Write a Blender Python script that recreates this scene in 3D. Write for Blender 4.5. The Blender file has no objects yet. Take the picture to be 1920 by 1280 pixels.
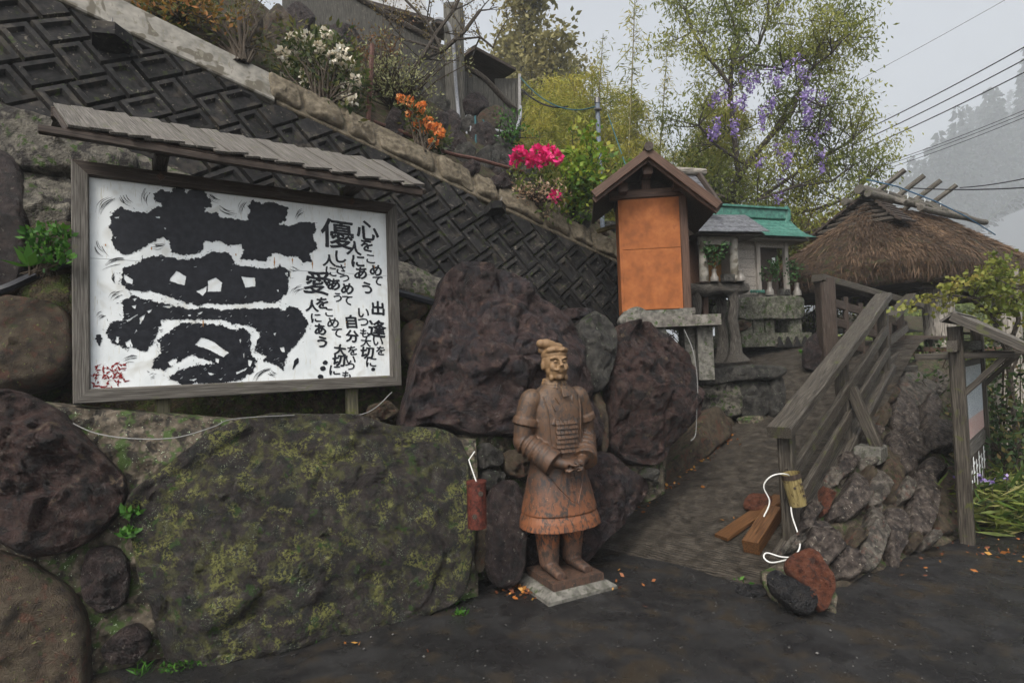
import bpy, bmesh, math, random
import numpy as np
from mathutils import Vector, Matrix, noise
R = math.radians
rnd = random.Random(7)
sc = bpy.context.scene
col = sc.collection

# ------------------------------------------------------------------ camera, sky, sun, exposure
F = 1067.0
CAM = Vector((0, 0, 1.6))
PITCH, ROLL = R(1.9), R(1.9)
_f = Vector((0, math.cos(PITCH), math.sin(PITCH)))
_r0 = Vector((1, 0, 0)); _u0 = Vector((0, -math.sin(PITCH), math.cos(PITCH)))
_r = math.cos(ROLL)*_r0 - math.sin(ROLL)*_u0
_u = math.sin(ROLL)*_r0 + math.cos(ROLL)*_u0
cam = bpy.data.cameras.new('camera'); camo = bpy.data.objects.new('camera', cam); col.objects.link(camo)
cam.sensor_width = 36; cam.lens = F/1920*36; cam.clip_start = .05; cam.clip_end = 2000
m = Matrix((_r, _u, -_f)).transposed().to_4x4(); m.translation = CAM
camo.matrix_world = m
sc.camera = camo

SUN_EL, SUN_AZ = R(50), R(203)          # azimuth clockwise from +Y
w = bpy.data.worlds.new('World'); sc.world = w; w.use_nodes = True
nt = w.node_tree; nt.nodes.clear()
sky = nt.nodes.new('ShaderNodeTexSky'); sky.sky_type = 'NISHITA'; sky.sun_disc = False
sky.sun_elevation = SUN_EL; sky.sun_rotation = SUN_AZ; sky.air_density = 1.0; sky.dust_density = 6; sky.ozone_density = 1.5
hsv = nt.nodes.new('ShaderNodeHueSaturation'); hsv.inputs['Saturation'].default_value = .34
bg = nt.nodes.new('ShaderNodeBackground'); bg.inputs['Strength'].default_value = .15
out = nt.nodes.new('ShaderNodeOutputWorld')
nt.links.new(sky.outputs[0], hsv.inputs['Color']); nt.links.new(hsv.outputs[0], bg.inputs[0]); nt.links.new(bg.outputs[0], out.inputs[0])
sl = bpy.data.lights.new('sun', 'SUN'); sl.energy = 1.5; sl.angle = R(14); sl.color = (1, .94, .85)
slo = bpy.data.objects.new('sun', sl); col.objects.link(slo)
sdir = Vector((math.sin(SUN_AZ)*math.cos(SUN_EL), math.cos(SUN_AZ)*math.cos(SUN_EL), math.sin(SUN_EL)))
slo.rotation_euler = sdir.to_track_quat('Z', 'Y').to_euler(); slo.location = (-4, -6, 12)
sc.view_settings.view_transform = 'Standard'; sc.view_settings.look = 'None'
sc.view_settings.exposure = 0.68; sc.view_settings.gamma = 1; sc.view_settings.use_curve_mapping = False
sc.render.engine = 'CYCLES'
sc.cycles.use_denoising = True; sc.cycles.max_bounces = 6; sc.cycles.diffuse_bounces = 3; sc.cycles.glossy_bounces = 2
sc.cycles.transmission_bounces = 3; sc.cycles.volume_bounces = 1; sc.cycles.transparent_max_bounces = 4
sc.cycles.sample_clamp_indirect = 4

# ------------------------------------------------------------------ picture ray -> place helpers
def ray(px, py):
    return _f + (px-960)/F*_r + (640-py)/F*_u
def P(px, py, Y):
    d = ray(px, py); return CAM + d*(Y/d.y)
def PL(px, py, n, D):
    d = ray(px, py); return CAM + d*((D - n.dot(CAM))/n.dot(d))
def G(px, py, z=0.0):
    return PL(px, py, Vector((0, 0, 1)), z)
class Plane:
    def __init__(s, p, n): s.n = n.normalized(); s.D = s.n.dot(p)
    def at(s, px, py, off=0.0): return PL(px, py, s.n, s.D+off)
    def frame(s):
        h = Vector((0, 0, 1)).cross(s.n)
        h = h.normalized() if h.length > 1e-4 else Vector((1, 0, 0))
        return h, s.n.cross(h)
def plane2(a, b, batter):      # through two foot points, leaning back by batter, facing the camera
    h = (b-a).normalized(); n = h.cross(Vector((0, 0, 1))).normalized()
    if n.dot(CAM-a) < 0: n = -n
    n = n*math.cos(batter)+Vector((0, 0, 1))*math.sin(batter)
    n = (n - h*n.dot(h))
    return Plane(a, n)

# ------------------------------------------------------------------ objects
def link(name, me, mat=None, parent=None, **kw):
    o = bpy.data.objects.new(name, me); col.objects.link(o)
    if mat is not None: me.materials.clear(); me.materials.append(mat)
    if parent is not None: setpar(o, parent)
    for k, v in kw.items():
        if v is not None: o[{'cat': 'category'}.get(k, k)] = v
    return o
def setpar(o, p):
    o.parent = p
    o.matrix_parent_inverse = p.matrix_basis.inverted() if p.type == 'EMPTY' else Matrix.Identity(4)
def thing(name, label, cat, loc, group=None, rz=0):
    o = bpy.data.objects.new(name, None); col.objects.link(o); o.location = loc; o.rotation_euler.z = rz
    o.empty_display_size = .1
    o['label'] = label; o['category'] = cat
    if group: o['group'] = group
    return o
def local_child(o, parent):                      # parts modelled in the thing's own coordinates
    o.parent = parent; o.matrix_parent_inverse = Matrix.Identity(4); return o
def copy_tree(o, parent=None):
    c = o.copy(); col.objects.link(c)
    if parent is not None: c.parent = parent
    for ch in list(o.children): copy_tree(ch, c)
    return c

class MB:
    def __init__(s): s.v = []; s.f = []; s.g = []
    def add(s, vs, fs, gs=None):
        b = len(s.v); s.v += [tuple(x) for x in vs]
        s.g += [tuple(x) for x in (gs if gs is not None else vs)]
        s.f += [tuple(b+i for i in f) for f in fs]
    def box(s, c, size, ax=None):
        c = Vector(c); X, Y, Z = ax or (Vector((1, 0, 0)), Vector((0, 1, 0)), Vector((0, 0, 1)))
        s.beam(c-X*size[0]/2, c+X*size[0]/2, size[1], size[2], Z, seg=1, wob=0)
    def beam(s, p0, p1, wd, ht, up=Vector((0, 0, 1)), ch=None, seg=5, wob=.002, taper=1.0, bow=0):
        p0 = Vector(p0); p1 = Vector(p1); d = (p1-p0); L = d.length; d = d/L
        up = Vector(up); sd = d.cross(up)
        if sd.length < 1e-4: sd = d.cross(Vector((1, 0, 0)))
        sd.normalize(); up = sd.cross(d).normalized()
        ch = min(wd, ht)*.12 if ch is None else ch
        a, b = wd/2, ht/2
        sec = [(a-ch, -b), (a, -b+ch), (a, b-ch), (a-ch, b), (-a+ch, b), (-a, b-ch), (-a, -b+ch), (-a+ch, -b)]
        off = Vector((rnd.uniform(0, 50), rnd.uniform(0, 9), rnd.uniform(0, 9)))
        vs, gs = [], []
        for k in range(seg+1):
            t = k/seg; c = p0+d*L*t + up*(bow*math.sin(math.pi*t)); sc_ = 1+(taper-1)*t
            wx, wz = rnd.uniform(-wob, wob), rnd.uniform(-wob, wob)
            for (x, z) in sec:
                vs.append(c+sd*(x*sc_+wx)+up*(z*sc_+wz)); gs.append(off+Vector((L*t, x, z)))
        fs = [tuple(range(7, -1, -1)), tuple(range(8*seg, 8*seg+8))]
        for k in range(seg):
            for i in range(8):
                j = (i+1) % 8; fs.append((8*k+i, 8*k+j, 8*k+8+j, 8*k+8+i))
        s.add(vs, fs, gs)
    def tube(s, pts, rad, n=8, wob=0.0, cap=True, ell=1.0):
        pts = [Vector(p) for p in pts]
        if not hasattr(rad, '__len__'): rad = [rad]*len(pts)
        vs, gs, L = [], [], 0
        off = Vector((rnd.uniform(0, 50), rnd.uniform(0, 9), 0))
        ref = Vector((.31, .17, .93)); sd = None
        for k, p in enumerate(pts):
            d = (pts[min(k+1, len(pts)-1)]-pts[max(k-1, 0)]).normalized()
            if sd is None:
                sd = d.cross(ref)
                if sd.length < 1e-3: sd = d.cross(Vector((1, 0, 0)))
            else: sd = sd - d*sd.dot(d)
            sd.normalize(); up = sd.cross(d)
            if k: L += (p-pts[k-1]).length
            for i in range(n):
                a = 2*math.pi*i/n; r = rad[k]*(1+rnd.uniform(-wob, wob))
                vs.append(p+sd*math.cos(a)*r+up*math.sin(a)*r*ell)
                gs.append(off+Vector((L, r*math.cos(a), r*math.sin(a))))
        fs = []
        for k in range(len(pts)-1):
            for i in range(n):
                j = (i+1) % n; fs.append((n*k+i, n*k+j, n*k+n+j, n*k+n+i))
        if cap:
            fs.append(tuple(range(n-1, -1, -1))); b = n*(len(pts)-1); fs.append(tuple(range(b, b+n)))
        s.add(vs, fs, gs)
    def prism(s, poly, vec):           # closed solid from a planar polygon swept by vec
        n = len(poly); poly = [Vector(p) for p in poly]; vec = Vector(vec)
        vs = poly+[p+vec for p in poly]
        nn = sum(((poly[i]-poly[0]).cross(poly[(i+1) % n]-poly[0]) for i in range(n)), Vector())
        if nn.dot(vec) > 0:
            fs = [tuple(range(n-1, -1, -1)), tuple(range(n, 2*n))]+[(i, (i+1) % n, n+(i+1) % n, n+i) for i in range(n)]
        else:
            fs = [tuple(range(n)), tuple(range(2*n-1, n-1, -1))]+[((i+1) % n, i, n+i, n+(i+1) % n) for i in range(n)]
        s.add(vs, fs)
    def mesh(s, name, smooth=False, angle=None):
        me = bpy.data.meshes.new(name); me.from_pydata(s.v, [], s.f)
        at = me.attributes.new('g', 'FLOAT_VECTOR', 'POINT')
        at.data.foreach_set('vector', np.array(s.g, dtype=np.float32).ravel())
        if smooth: me.shade_smooth()
        if angle is not None: me.set_sharp_from_angle(angle=angle)
        me.update(); return me
    def build(s, name, mat, parent=None, smooth=False, angle=None, **kw):
        if smooth and angle is None: angle = R(45)
        return link(name, s.mesh(name, smooth, angle), mat, parent, **kw)

def np_mesh(name, V, Fq, rndv=None):               # quads from numpy, a random value for each vertex
    me = bpy.data.meshes.new(name)
    nv, nf = len(V), len(Fq)
    me.vertices.add(nv); me.vertices.foreach_set('co', V.astype(np.float32).ravel())
    k = Fq.shape[1]
    me.loops.add(nf*k); me.loops.foreach_set('vertex_index', Fq.astype(np.int32).ravel())
    me.polygons.add(nf); me.polygons.foreach_set('loop_start', np.arange(0, nf*k, k, dtype=np.int32))
    at = me.attributes.new('g', 'FLOAT_VECTOR', 'POINT'); at.data.foreach_set('vector', V.astype(np.float32).ravel())
    if rndv is not None:
        at = me.attributes.new('rnd', 'FLOAT', 'POINT'); at.data.foreach_set('value', rndv.astype(np.float32))
    me.update(calc_edges=True); return me

# ------------------------------------------------------------------ materials
def nn(nt, typ, **kw):
    n = nt.nodes.new(typ)
    for k, v in kw.items(): setattr(n, k, v)
    return n
def ramp(nt, fac, stops, interp='LINEAR'):
    r = nn(nt, 'ShaderNodeValToRGB'); r.color_ramp.interpolation = interp
    e = r.color_ramp.elements
    while len(e) < len(stops): e.new(.5)
    for i, (p, c) in enumerate(stops):
        e[i].position = p; e[i].color = (*c, 1) if len(c) == 3 else c
    nt.links.new(fac, r.inputs[0]); return r.outputs[0]
def tex(nt, vec, scale, detail=6, rough=.6, stretch=(1, 1, 1), dist=0.0, kind='noise'):
    mp = nn(nt, 'ShaderNodeMapping'); mp.inputs['Scale'].default_value = tuple(scale*s for s in stretch)
    mp.inputs['Location'].default_value = (rnd.uniform(0, 30), rnd.uniform(0, 30), rnd.uniform(0, 30))
    nt.links.new(vec, mp.inputs[0])
    if kind in ('noise', 'ridge'):
        t = nn(nt, 'ShaderNodeTexNoise')
        if kind == 'ridge': t.noise_type = 'HYBRID_MULTIFRACTAL'; t.inputs['Offset'].default_value = .4; t.inputs['Gain'].default_value = 1.2; t.inputs['Scale'].default_value = 1; t.inputs['Detail'].default_value = detail
        t.inputs['Roughness'].default_value = rough; t.inputs['Distortion'].default_value = dist
        nt.links.new(mp.outputs[0], t.inputs[0]); return t.outputs['Fac']
    t = nn(nt, 'ShaderNodeTexVoronoi', feature='F1' if kind == 'vor' else 'DISTANCE_TO_EDGE')
    t.inputs['Scale'].default_value = 1
    nt.links.new(mp.outputs[0], t.inputs['Vector']); return t.outputs['Distance']
def mixc(nt, fac, a, b):
    mx = nn(nt, 'ShaderNodeMix', data_type='RGBA')
    nt.links.new(fac, mx.inputs['Factor'])
    for s, i in ((a, 6), (b, 7)):
        if isinstance(s, (tuple, list)): mx.inputs[i].default_value = (*s[:3], 1)
        else: nt.links.new(s, mx.inputs[i])
    return mx.outputs[2]
def mat(name, cols, scale=3, stretch=(1, 1, 1), rough=.8, rough2=None, bump=.3, bscale=None, bdist=.01, spots=(), detail=8, dist=0.0,
        spec=.28, metal=0.0, lo=.3, hi=.7, fine=0.0, attr='g', bstretch=None, coarse=0.0, dk=1.0, objrand=0.0):
    """cols run along a noise; spots = (colour, scale, threshold, softness[, stretch[, up]]) patches laid over it"""
    cols = [tuple(x*dk for x in c) for c in cols]
    mt = bpy.data.materials.new(name); mt.use_nodes = True; nt = mt.node_tree; nt.nodes.clear()
    o = nn(nt, 'ShaderNodeOutputMaterial'); b = nn(nt, 'ShaderNodeBsdfPrincipled'); nt.links.new(b.outputs[0], o.inputs[0])
    a = nn(nt, 'ShaderNodeAttribute', attribute_name=attr); vec = a.outputs['Vector']
    n1 = tex(nt, vec, scale, detail, .62, stretch, dist)
    st = [(lo+(hi-lo)*i/max(1, len(cols)-1), c) for i, c in enumerate(cols)]
    c = ramp(nt, n1, st) if len(cols) > 1 else None
    if c is None:
        rgb = nn(nt, 'ShaderNodeRGB'); rgb.outputs[0].default_value = (*cols[0], 1); c = rgb.outputs[0]
    rv = None
    for sp in spots:
        scol, ssc, th, soft = sp[:4]; sst = sp[4] if len(sp) > 4 and sp[4] else (1, 1, 1)
        s = tex(nt, vec, ssc, 10, .72, sst, .4)
        fac = ramp(nt, s, [(max(0, th-soft), (0, 0, 0)), (min(1, th+soft), (1, 1, 1))])
        if len(sp) > 6:                # only inside larger patches
            gt = ramp(nt, tex(nt, vec, sp[6], 7, .66, (1, 1, 1), .6), [(sp[7]-.04, (0, 0, 0)), (sp[7]+.04, (1, 1, 1))])
            mm = nn(nt, 'ShaderNodeMath', operation='MULTIPLY'); nt.links.new(fac, mm.inputs[0]); nt.links.new(gt, mm.inputs[1]); fac = mm.outputs[0]
        if len(sp) > 5 and sp[5]:      # grows on faces that look up
            ge = nn(nt, 'ShaderNodeNewGeometry'); sx = nn(nt, 'ShaderNodeSeparateXYZ'); nt.links.new(ge.outputs['Normal'], sx.inputs[0])
            up = ramp(nt, sx.outputs['Z'], [(.15, (0, 0, 0)), (.75, (1, 1, 1))])
            mm = nn(nt, 'ShaderNodeMath', operation='MULTIPLY'); nt.links.new(fac, mm.inputs[0]); nt.links.new(up, mm.inputs[1]); fac = mm.outputs[0]
        c = mixc(nt, fac, c, scol)
    if fine > 0:
        nf = tex(nt, vec, 160, 3, .6)
        mm = nn(nt, 'ShaderNodeMapRange'); mm.inputs[1].default_value = .25; mm.inputs[2].default_value = .75
        mm.inputs[3].default_value = 1-fine; mm.inputs[4].default_value = 1+fine; nt.links.new(nf, mm.inputs[0])
        hs = nn(nt, 'ShaderNodeHueSaturation'); nt.links.new(mm.outputs[0], hs.inputs['Value']); nt.links.new(c, hs.inputs['Color']); c = hs.outputs[0]
    if objrand > 0:                    # each piece a little lighter or darker than its neighbours
        oi = nn(nt, 'ShaderNodeObjectInfo'); mr_ = nn(nt, 'ShaderNodeMapRange'); mr_.inputs[3].default_value = 1-objrand; mr_.inputs[4].default_value = 1+objrand
        nt.links.new(oi.outputs['Random'], mr_.inputs[0]); h2_ = nn(nt, 'ShaderNodeHueSaturation'); nt.links.new(mr_.outputs[0], h2_.inputs['Value']); nt.links.new(c, h2_.inputs['Color']); c = h2_.outputs[0]
    nt.links.new(c, b.inputs['Base Color'])
    b.inputs['Specular IOR Level'].default_value = spec; b.inputs['Metallic'].default_value = metal
    if rough2 is not None:
        nr = tex(nt, vec, scale*1.7, 4, .6, stretch)
        mr = nn(nt, 'ShaderNodeMapRange'); mr.inputs[1].default_value = .38; mr.inputs[2].default_value = .62
        mr.inputs[3].default_value = rough; mr.inputs[4].default_value = rough2
        nt.links.new(nr, mr.inputs[0]); nt.links.new(mr.outputs[0], b.inputs['Roughness'])
    else: b.inputs['Roughness'].default_value = rough
    if bump > 0:
        nb = tex(nt, vec, bscale or scale*6, 9, .68, bstretch or stretch, .2)
        bp = nn(nt, 'ShaderNodeBump'); bp.inputs['Strength'].default_value = bump; bp.inputs['Distance'].default_value = bdist
        nt.links.new(nb, bp.inputs['Height'])
        if coarse > 0:
            nc = tex(nt, vec, (bscale or scale*6)*.34, 7, .62, (1, 1, 1), .5, 'ridge')
            bc = nn(nt, 'ShaderNodeBump'); bc.inputs['Strength'].default_value = coarse; bc.inputs['Distance'].default_value = bdist*3
            nt.links.new(nc, bc.inputs['Height']); nt.links.new(bc.outputs[0], bp.inputs['Normal'])
        nt.links.new(bp.outputs[0], b.inputs['Normal'])
    return mt
def leafmat(name, cols, trans=.35, rough=.55):
    mt = bpy.data.materials.new(name); mt.use_nodes = True; nt = mt.node_tree; nt.nodes.clear()
    o = nn(nt, 'ShaderNodeOutputMaterial'); b = nn(nt, 'ShaderNodeBsdfPrincipled'); t = nn(nt, 'ShaderNodeBsdfTranslucent')
    mx = nn(nt, 'ShaderNodeMixShader'); mx.inputs[0].default_value = trans
    a = nn(nt, 'ShaderNodeAttribute', attribute_name='rnd')
    c = ramp(nt, a.outputs['Fac'], [(i/(len(cols)-1), c) for i, c in enumerate(cols)])
    nt.links.new(c, b.inputs['Base Color']); nt.links.new(c, t.inputs['Color']); b.inputs['Roughness'].default_value = rough
    b.inputs['Specular IOR Level'].default_value = .3
    nt.links.new(b.outputs[0], mx.inputs[1]); nt.links.new(t.outputs[0], mx.inputs[2]); nt.links.new(mx.outputs[0], o.inputs[0])
    return mt

# ------------------------------------------------------------------ rocks
def smooth_loop(pts, n, ang=0.0):
    m_ = len(pts); seg = []
    for i in range(m_):
        p0, p1, p2, p3 = (Vector(pts[(i+k-1) % m_]) for k in range(4))
        for t in np.linspace(0, 1, 9)[:-1]:
            q = .5*((2*p1)+(p2-p0)*t+(2*p0-5*p1+4*p2-p3)*t*t+(3*p1-p0-3*p2+p3)*t**3)
            seg.append(q.lerp(p1.lerp(p2, t), ang))
    L = [0]
    for i in range(len(seg)): L.append(L[-1]+(seg[(i+1) % len(seg)]-seg[i]).length)
    res = []; j = 0
    for k in range(n):
        s = L[-1]*k/n
        while L[j+1] < s: j += 1
        t = (s-L[j])/max(1e-9, L[j+1]-L[j]); res.append(seg[j].lerp(seg[(j+1) % len(seg)], t))
    return res
def rock_mesh(name, pts3, n, front=.12, back=.2, N=56, K=12, seed=0, rough=.03, rscale=2.5, cuts=5, cutdepth=.5, edge=3.0, chip=.012, facet=None, ang=0.0):
    """a stone whose outline is pts3: flat-ish face with rounded, chiselled edges, body going back behind it"""
    facet = rough*.55 if facet is None else facet
    n = n.normalized(); lp = smooth_loop(pts3, N, ang); c = sum(lp, Vector())/N
    rr = random.Random(seed); size = max((p-c).length for p in lp)
    h = Vector((0, 0, 1)).cross(n); h = h.normalized() if h.length > .01 else Vector((1, 0, 0)); u = n.cross(h)
    planes = []
    for i in range(cuts):
        a = rr.uniform(0, 6.28); planes.append((math.cos(a), math.sin(a), rr.uniform(.72, 1.02), rr.uniform(.25, 1.25)))
    so = Vector((rr.uniform(-90, 90), rr.uniform(-90, 90), rr.uniform(-90, 90)))
    vs, fs = [], []
    def put(p, amp=1.0):
        q = p*rscale/size*.6+so
        d = noise.fractal(q, .9, 2.1, 5)*rough*amp
        r2 = (noise.ridged_multi_fractal(q*2.2+so, .8, 2.1, 4, 1.0, 2.0)-1.0)*chip*amp
        side = noise.noise_vector(q*1.7)*rough*.45*amp
        fa = 0.0
        for fs_, wt_ in ((1.3, 1.0), (3.4, .42)):      # fractured facets: each cell tilted its own way
            qq = q*fs_+side*3
            ds, ps = noise.voronoi(qq)
            h1 = ps[0]; tv = Vector((math.sin(h1.x*12.9+h1.y*7.1), math.sin(h1.y*9.7+h1.z*5.3), math.sin(h1.z*11.3+h1.x*3.7)))
            fa += wt_*((qq-h1).dot(tv)*.8+.35*tv.x)*min(1, (ds[1]-ds[0])*6)-wt_*.25*max(0, 1-(ds[1]-ds[0])*14)
        return p+n*(d+r2+fa*facet*amp)+side
    prof = [1-(k/K)**1.25 for k in range(K)]
    backs = [(1.0, -.35), (.93, -.75), (.8, -1.0)]
    rings = [(r, -b*back if False else b*back) for r, b in reversed(backs)]
    for r, z in rings:
        for p in lp: vs.append(put(c+(p-c)*r+n*z))
    for k in range(K):
        r = prof[k]
        for p in lp:
            hgt = (1-r**edge)**(1/1.7)
            q = (p-c)*r
            x, y = q.dot(h)/size, q.dot(u)/size
            dome = hgt
            for (ca, sa, o_, sl_) in planes:          # flat fracture faces
                hgt = min(hgt, o_-(x*ca+y*sa)*sl_*cutdepth*1.6)
            hgt = max(hgt, min(dome, .10))
            vs.append(put(c+q+n*front*hgt))
    vs.append(put(c+n*front))
    T = len(backs)+K
    for k in range(T-1):
        for i in range(N):
            j = (i+1) % N; fs.append((k*N+i, k*N+j, (k+1)*N+j, (k+1)*N+i))
    ci = len(vs)-1
    for i in range(N): fs.append(((T-1)*N+i, (T-1)*N+(i+1) % N, ci))
    fs.append(tuple(range(N-1, -1, -1)))
    # wind outwards
    a, b, d = (Vector(vs[ci]), Vector(vs[(T-1)*N]), Vector(vs[(T-1)*N+1]))
    if (b-a).cross(d-a).dot(n) < 0: fs = [tuple(reversed(f)) for f in fs]
    mb = MB(); mb.add(vs, fs)
    return mb.mesh(name, True)
def rock(name, px, plane, mt, parent=None, off=0.0, **kw):
    geo = {k: kw.pop(k) for k in list(kw) if k in ('front', 'back', 'N', 'K', 'seed', 'rough', 'rscale', 'cuts', 'cutdepth', 'edge', 'chip', 'facet', 'ang')}
    pts = [plane.at(x, y, off) for x, y in px]
    me = rock_mesh(name, pts, plane.n, **geo)
    return link(name, me, mt, parent, **kw)
def ell(cx, cy, rx, ry, rot=0, n=9, jit=.16, seed=0):
    rr = random.Random(seed+int(cx*7+cy)); a0 = R(rot); res = []
    for i in range(n):
        a = 2*math.pi*(i+rr.uniform(-.25, .25))/n; k = 1+rr.uniform(-jit, jit)
        x, y = rx*k*math.cos(a), ry*k*math.sin(a)
        res.append((cx+x*math.cos(a0)-y*math.sin(a0), cy+x*math.sin(a0)+y*math.cos(a0)))
    return res

# ------------------------------------------------------------------ foliage
nprng = np.random.default_rng(11)
class Leaves:
    def __init__(s): s.V = []; s.Q = []; s.r = []; s.n = 0
    def put(s, c, size, aspect=.45, droop=0.0, rv=None, dirs=None, jit=.3, normal=None):
        """c: (n,3) leaf bases; each leaf a folded four-point blade"""
        c = np.asarray(c, float); n = len(c)
        if n == 0: return
        d = nprng.normal(size=(n, 3)) if dirs is None else np.asarray(dirs, float)+nprng.normal(size=(n, 3))*jit
        d[:, 2] -= droop; d /= np.linalg.norm(d, axis=1)[:, None]+1e-9
        e = nprng.normal(size=(n, 3)); e -= d*(e*d).sum(1)[:, None]; e /= np.linalg.norm(e, axis=1)[:, None]+1e-9
        L = size*nprng.uniform(.6, 1.25, n)[:, None]; W = L*aspect*.5
        up = np.cross(d, e)
        v = np.stack([c, c+d*L*.45+e*W, c+d*L+up*L*.12*nprng.uniform(-1, 1, n)[:, None], c+d*L*.45-e*W], 1)
        v[:, 0] -= up*0; 
        s.V.append(v.reshape(-1, 3)); s.Q.append(s.n+np.arange(n*4).reshape(n, 4)); s.n += n*4
        r = nprng.uniform(0, 1, n) if rv is None else np.clip(np.asarray(rv, float)+nprng.normal(size=n)*.12, 0, 1)
        s.r.append(np.repeat(r, 4))
    def build(s, name, mt, parent=None, **kw):
        me = np_mesh(name, np.concatenate(s.V), np.concatenate(s.Q), np.concatenate(s.r))
        return link(name, me, mt, parent, **kw)
def ball(c, r, n, hollow=.0):
    d = nprng.normal(size=(n, 3)); d /= np.linalg.norm(d, axis=1)[:, None]
    q = (hollow+(1-hollow)*nprng.uniform(0, 1, n))**(1/2.2)
    return np.asarray(c)+d*q[:, None]*np.asarray(r)
def grow(mb, p0, d0, length, r0, depth, tips, rr, spread=.6, nseg=5, up=.15, kids=(2, 4), shrink=.68):
    pts = [Vector(p0)]; d = Vector(d0).normalized(); rad = [r0]
    for k in range(nseg):
        d = (d+Vector((rr.uniform(-1, 1), rr.uniform(-1, 1), rr.uniform(-1, 1)))*.16+Vector((0, 0, up*.25))).normalized()
        pts.append(pts[-1]+d*length/nseg); rad.append(r0*(1-.55*(k+1)/nseg))
    mb.tube(pts, rad, 6 if r0 > .02 else 4, cap=False)
    if depth == 0: tips += pts[2:]; return
    if depth == 1: tips += pts[3:]
    for i in range(rr.randint(*kids)):
        k = rr.randint(max(1, nseg-3), nseg); dd = Vector((rr.uniform(-1, 1), rr.uniform(-1, 1), rr.uniform(-.5, .8)))
        grow(mb, pts[k], (d+dd*spread*1.6), length*shrink*rr.uniform(.7, 1.1), rad[k]*.75, depth-1, tips, rr, spread, nseg, up, kids, shrink)
# ================================================================== materials
LICHEN = (.20, .22, .07); LICHEN2 = (.30, .36, .25); MOSS = (.035, .06, .012); TAN = (.19, .15, .10)
M_red = mat('red_andesite', [(.016, .010, .010), (.078, .047, .045), (.118, .074, .068), (.17, .12, .105)], 2.2, rough=.34, rough2=.62, bump=1, bscale=32, bdist=.05,
            spots=[((.16, .10, .075), 2.3, .66, .05), ((.035, .03, .034), 1.3, .56, .06), ((.28, .30, .22), 26, .70, .015)], fine=.25, coarse=.7, spec=.38, dk=0.62)
M_red2 = mat('dark_red_andesite', [(.016, .009, .009), (.072, .036, .031), (.11, .06, .05), (.14, .095, .078)], 2.6, rough=.4, rough2=.7, bump=1, bscale=34, bdist=.05,
             spots=[((.30, .32, .24), 20, .70, .015), ((.02, .016, .016), 1.7, .56, .06), ((.15, .11, .07), 3.1, .68, .05)], fine=.25, coarse=.7, spec=.38, dk=0.62)
M_mossy = mat('mossy_andesite', [(.024, .02, .018), (.05, .04, .037), (.075, .058, .052), (.09, .082, .062)], 2.4, rough=.4, rough2=.72, bump=1, bscale=30, bdist=.05,
              spots=[((.018, .02, .016), 1.6, .57, .06), ((.08, .08, .03), 5.0, .48, .05, None, False, 1.3, .565), ((.20, .205, .058), 13, .505, .02, None, False, 1.3, .57), ((.15, .16, .05), 17, .68, .012), ((.035, .07, .012), 4, .58, .03, None, False, 1.3, .56), ((.28, .33, .21), 24, .62, .012, None, False, 2.0, .58)], fine=.3, coarse=.7, spec=.38, dk=0.62)
M_tan = mat('tan_stone', [(.05, .038, .03), (.12, .09, .06), (.17, .135, .09)], 3, rough=.6, bump=1, bscale=28, bdist=.05,
            spots=[((.12, .06, .04), 2.2, .60, .05), (MOSS, 2.4, .63, .04, None, True), (LICHEN, 9, .68, .02)], fine=.2, coarse=.35, dk=0.75)
M_grey = mat('grey_stone', [(.045, .042, .038), (.10, .095, .085), (.16, .15, .13)], 3, rough=.65, bump=1, bscale=28, bdist=.05,
             spots=[((.03, .028, .026), 1.7, .58, .05), (LICHEN2, 10, .69, .02), (MOSS, 2.5, .62, .05, None, True)], fine=.25, coarse=.35, dk=0.7)
M_black = mat('black_stone', [(.012, .012, .013), (.03, .03, .032), (.055, .05, .048)], 3.5, rough=.35, rough2=.65, bump=1, bscale=17, bdist=.05,
              spots=[((.14, .13, .10), 6, .70, .02)], fine=.25, coarse=.35, dk=0.62)
M_purple = mat('purple_brown_stone', [(.025, .016, .017), (.065, .042, .04), (.12, .088, .075)], 3.2, rough=.4, rough2=.7, bump=1, bscale=30, bdist=.05,
               spots=[((.24, .22, .18), 7, .68, .02), ((.02, .016, .015), 2, .58, .05)], fine=.25, coarse=.7, spec=.38, dk=0.62)
M_rust = mat('rust_red_stone', [(.06, .018, .010), (.19, .06, .03), (.26, .10, .055)], 4, rough=.6, bump=1, bscale=25, bdist=.05,
             spots=[((.05, .025, .02), 4, .62, .05), ((.35, .22, .15), 40, .68, .02)], fine=.3, coarse=.35, dk=0.7)
M_mortar = mat('mortar', [(.03, .025, .018), (.075, .06, .042), (.15, .125, .095)], 4, rough=.75, bump=.5, bscale=20, bdist=.012,
               spots=[(MOSS, 2.2, .56, .05), ((.02, .017, .013), 3, .56, .05), (LICHEN2, 16, .68, .02)], fine=.3, coarse=.7)
M_soilwall = mat('mossy_soil', [(.012, .010, .006), (.045, .034, .02), (.085, .062, .034)], 4, rough=.9, bump=.9, bscale=16, bdist=.04,
                 spots=[((.035, .05, .008), 2.4, .55, .06), ((.075, .10, .015), 6, .62, .03)], fine=.3)
M_block = mat('precast_concrete', [(.010, .0098, .0100), (.023, .022, .0225), (.040, .037, .034)], 2.5, objrand=.38, dk=.6, spec=.12, rough=.5, rough2=.8, bump=.4, bscale=40, bdist=.006,
              spots=[((.04, .035, .029), 1.1, .60, .06), ((.11, .098, .08), 4, .67, .03), ((.012, .012, .012), 1.8, .60, .05), ((.03, .04, .012), 3.2, .66, .03)], fine=.25)
M_joint = mat('wall_joint', [(.012, .012, .011), (.03, .028, .024)], 6, rough=.9, bump=.6, bscale=30, spots=[((.05, .06, .018), 4, .58, .05)])
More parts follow.
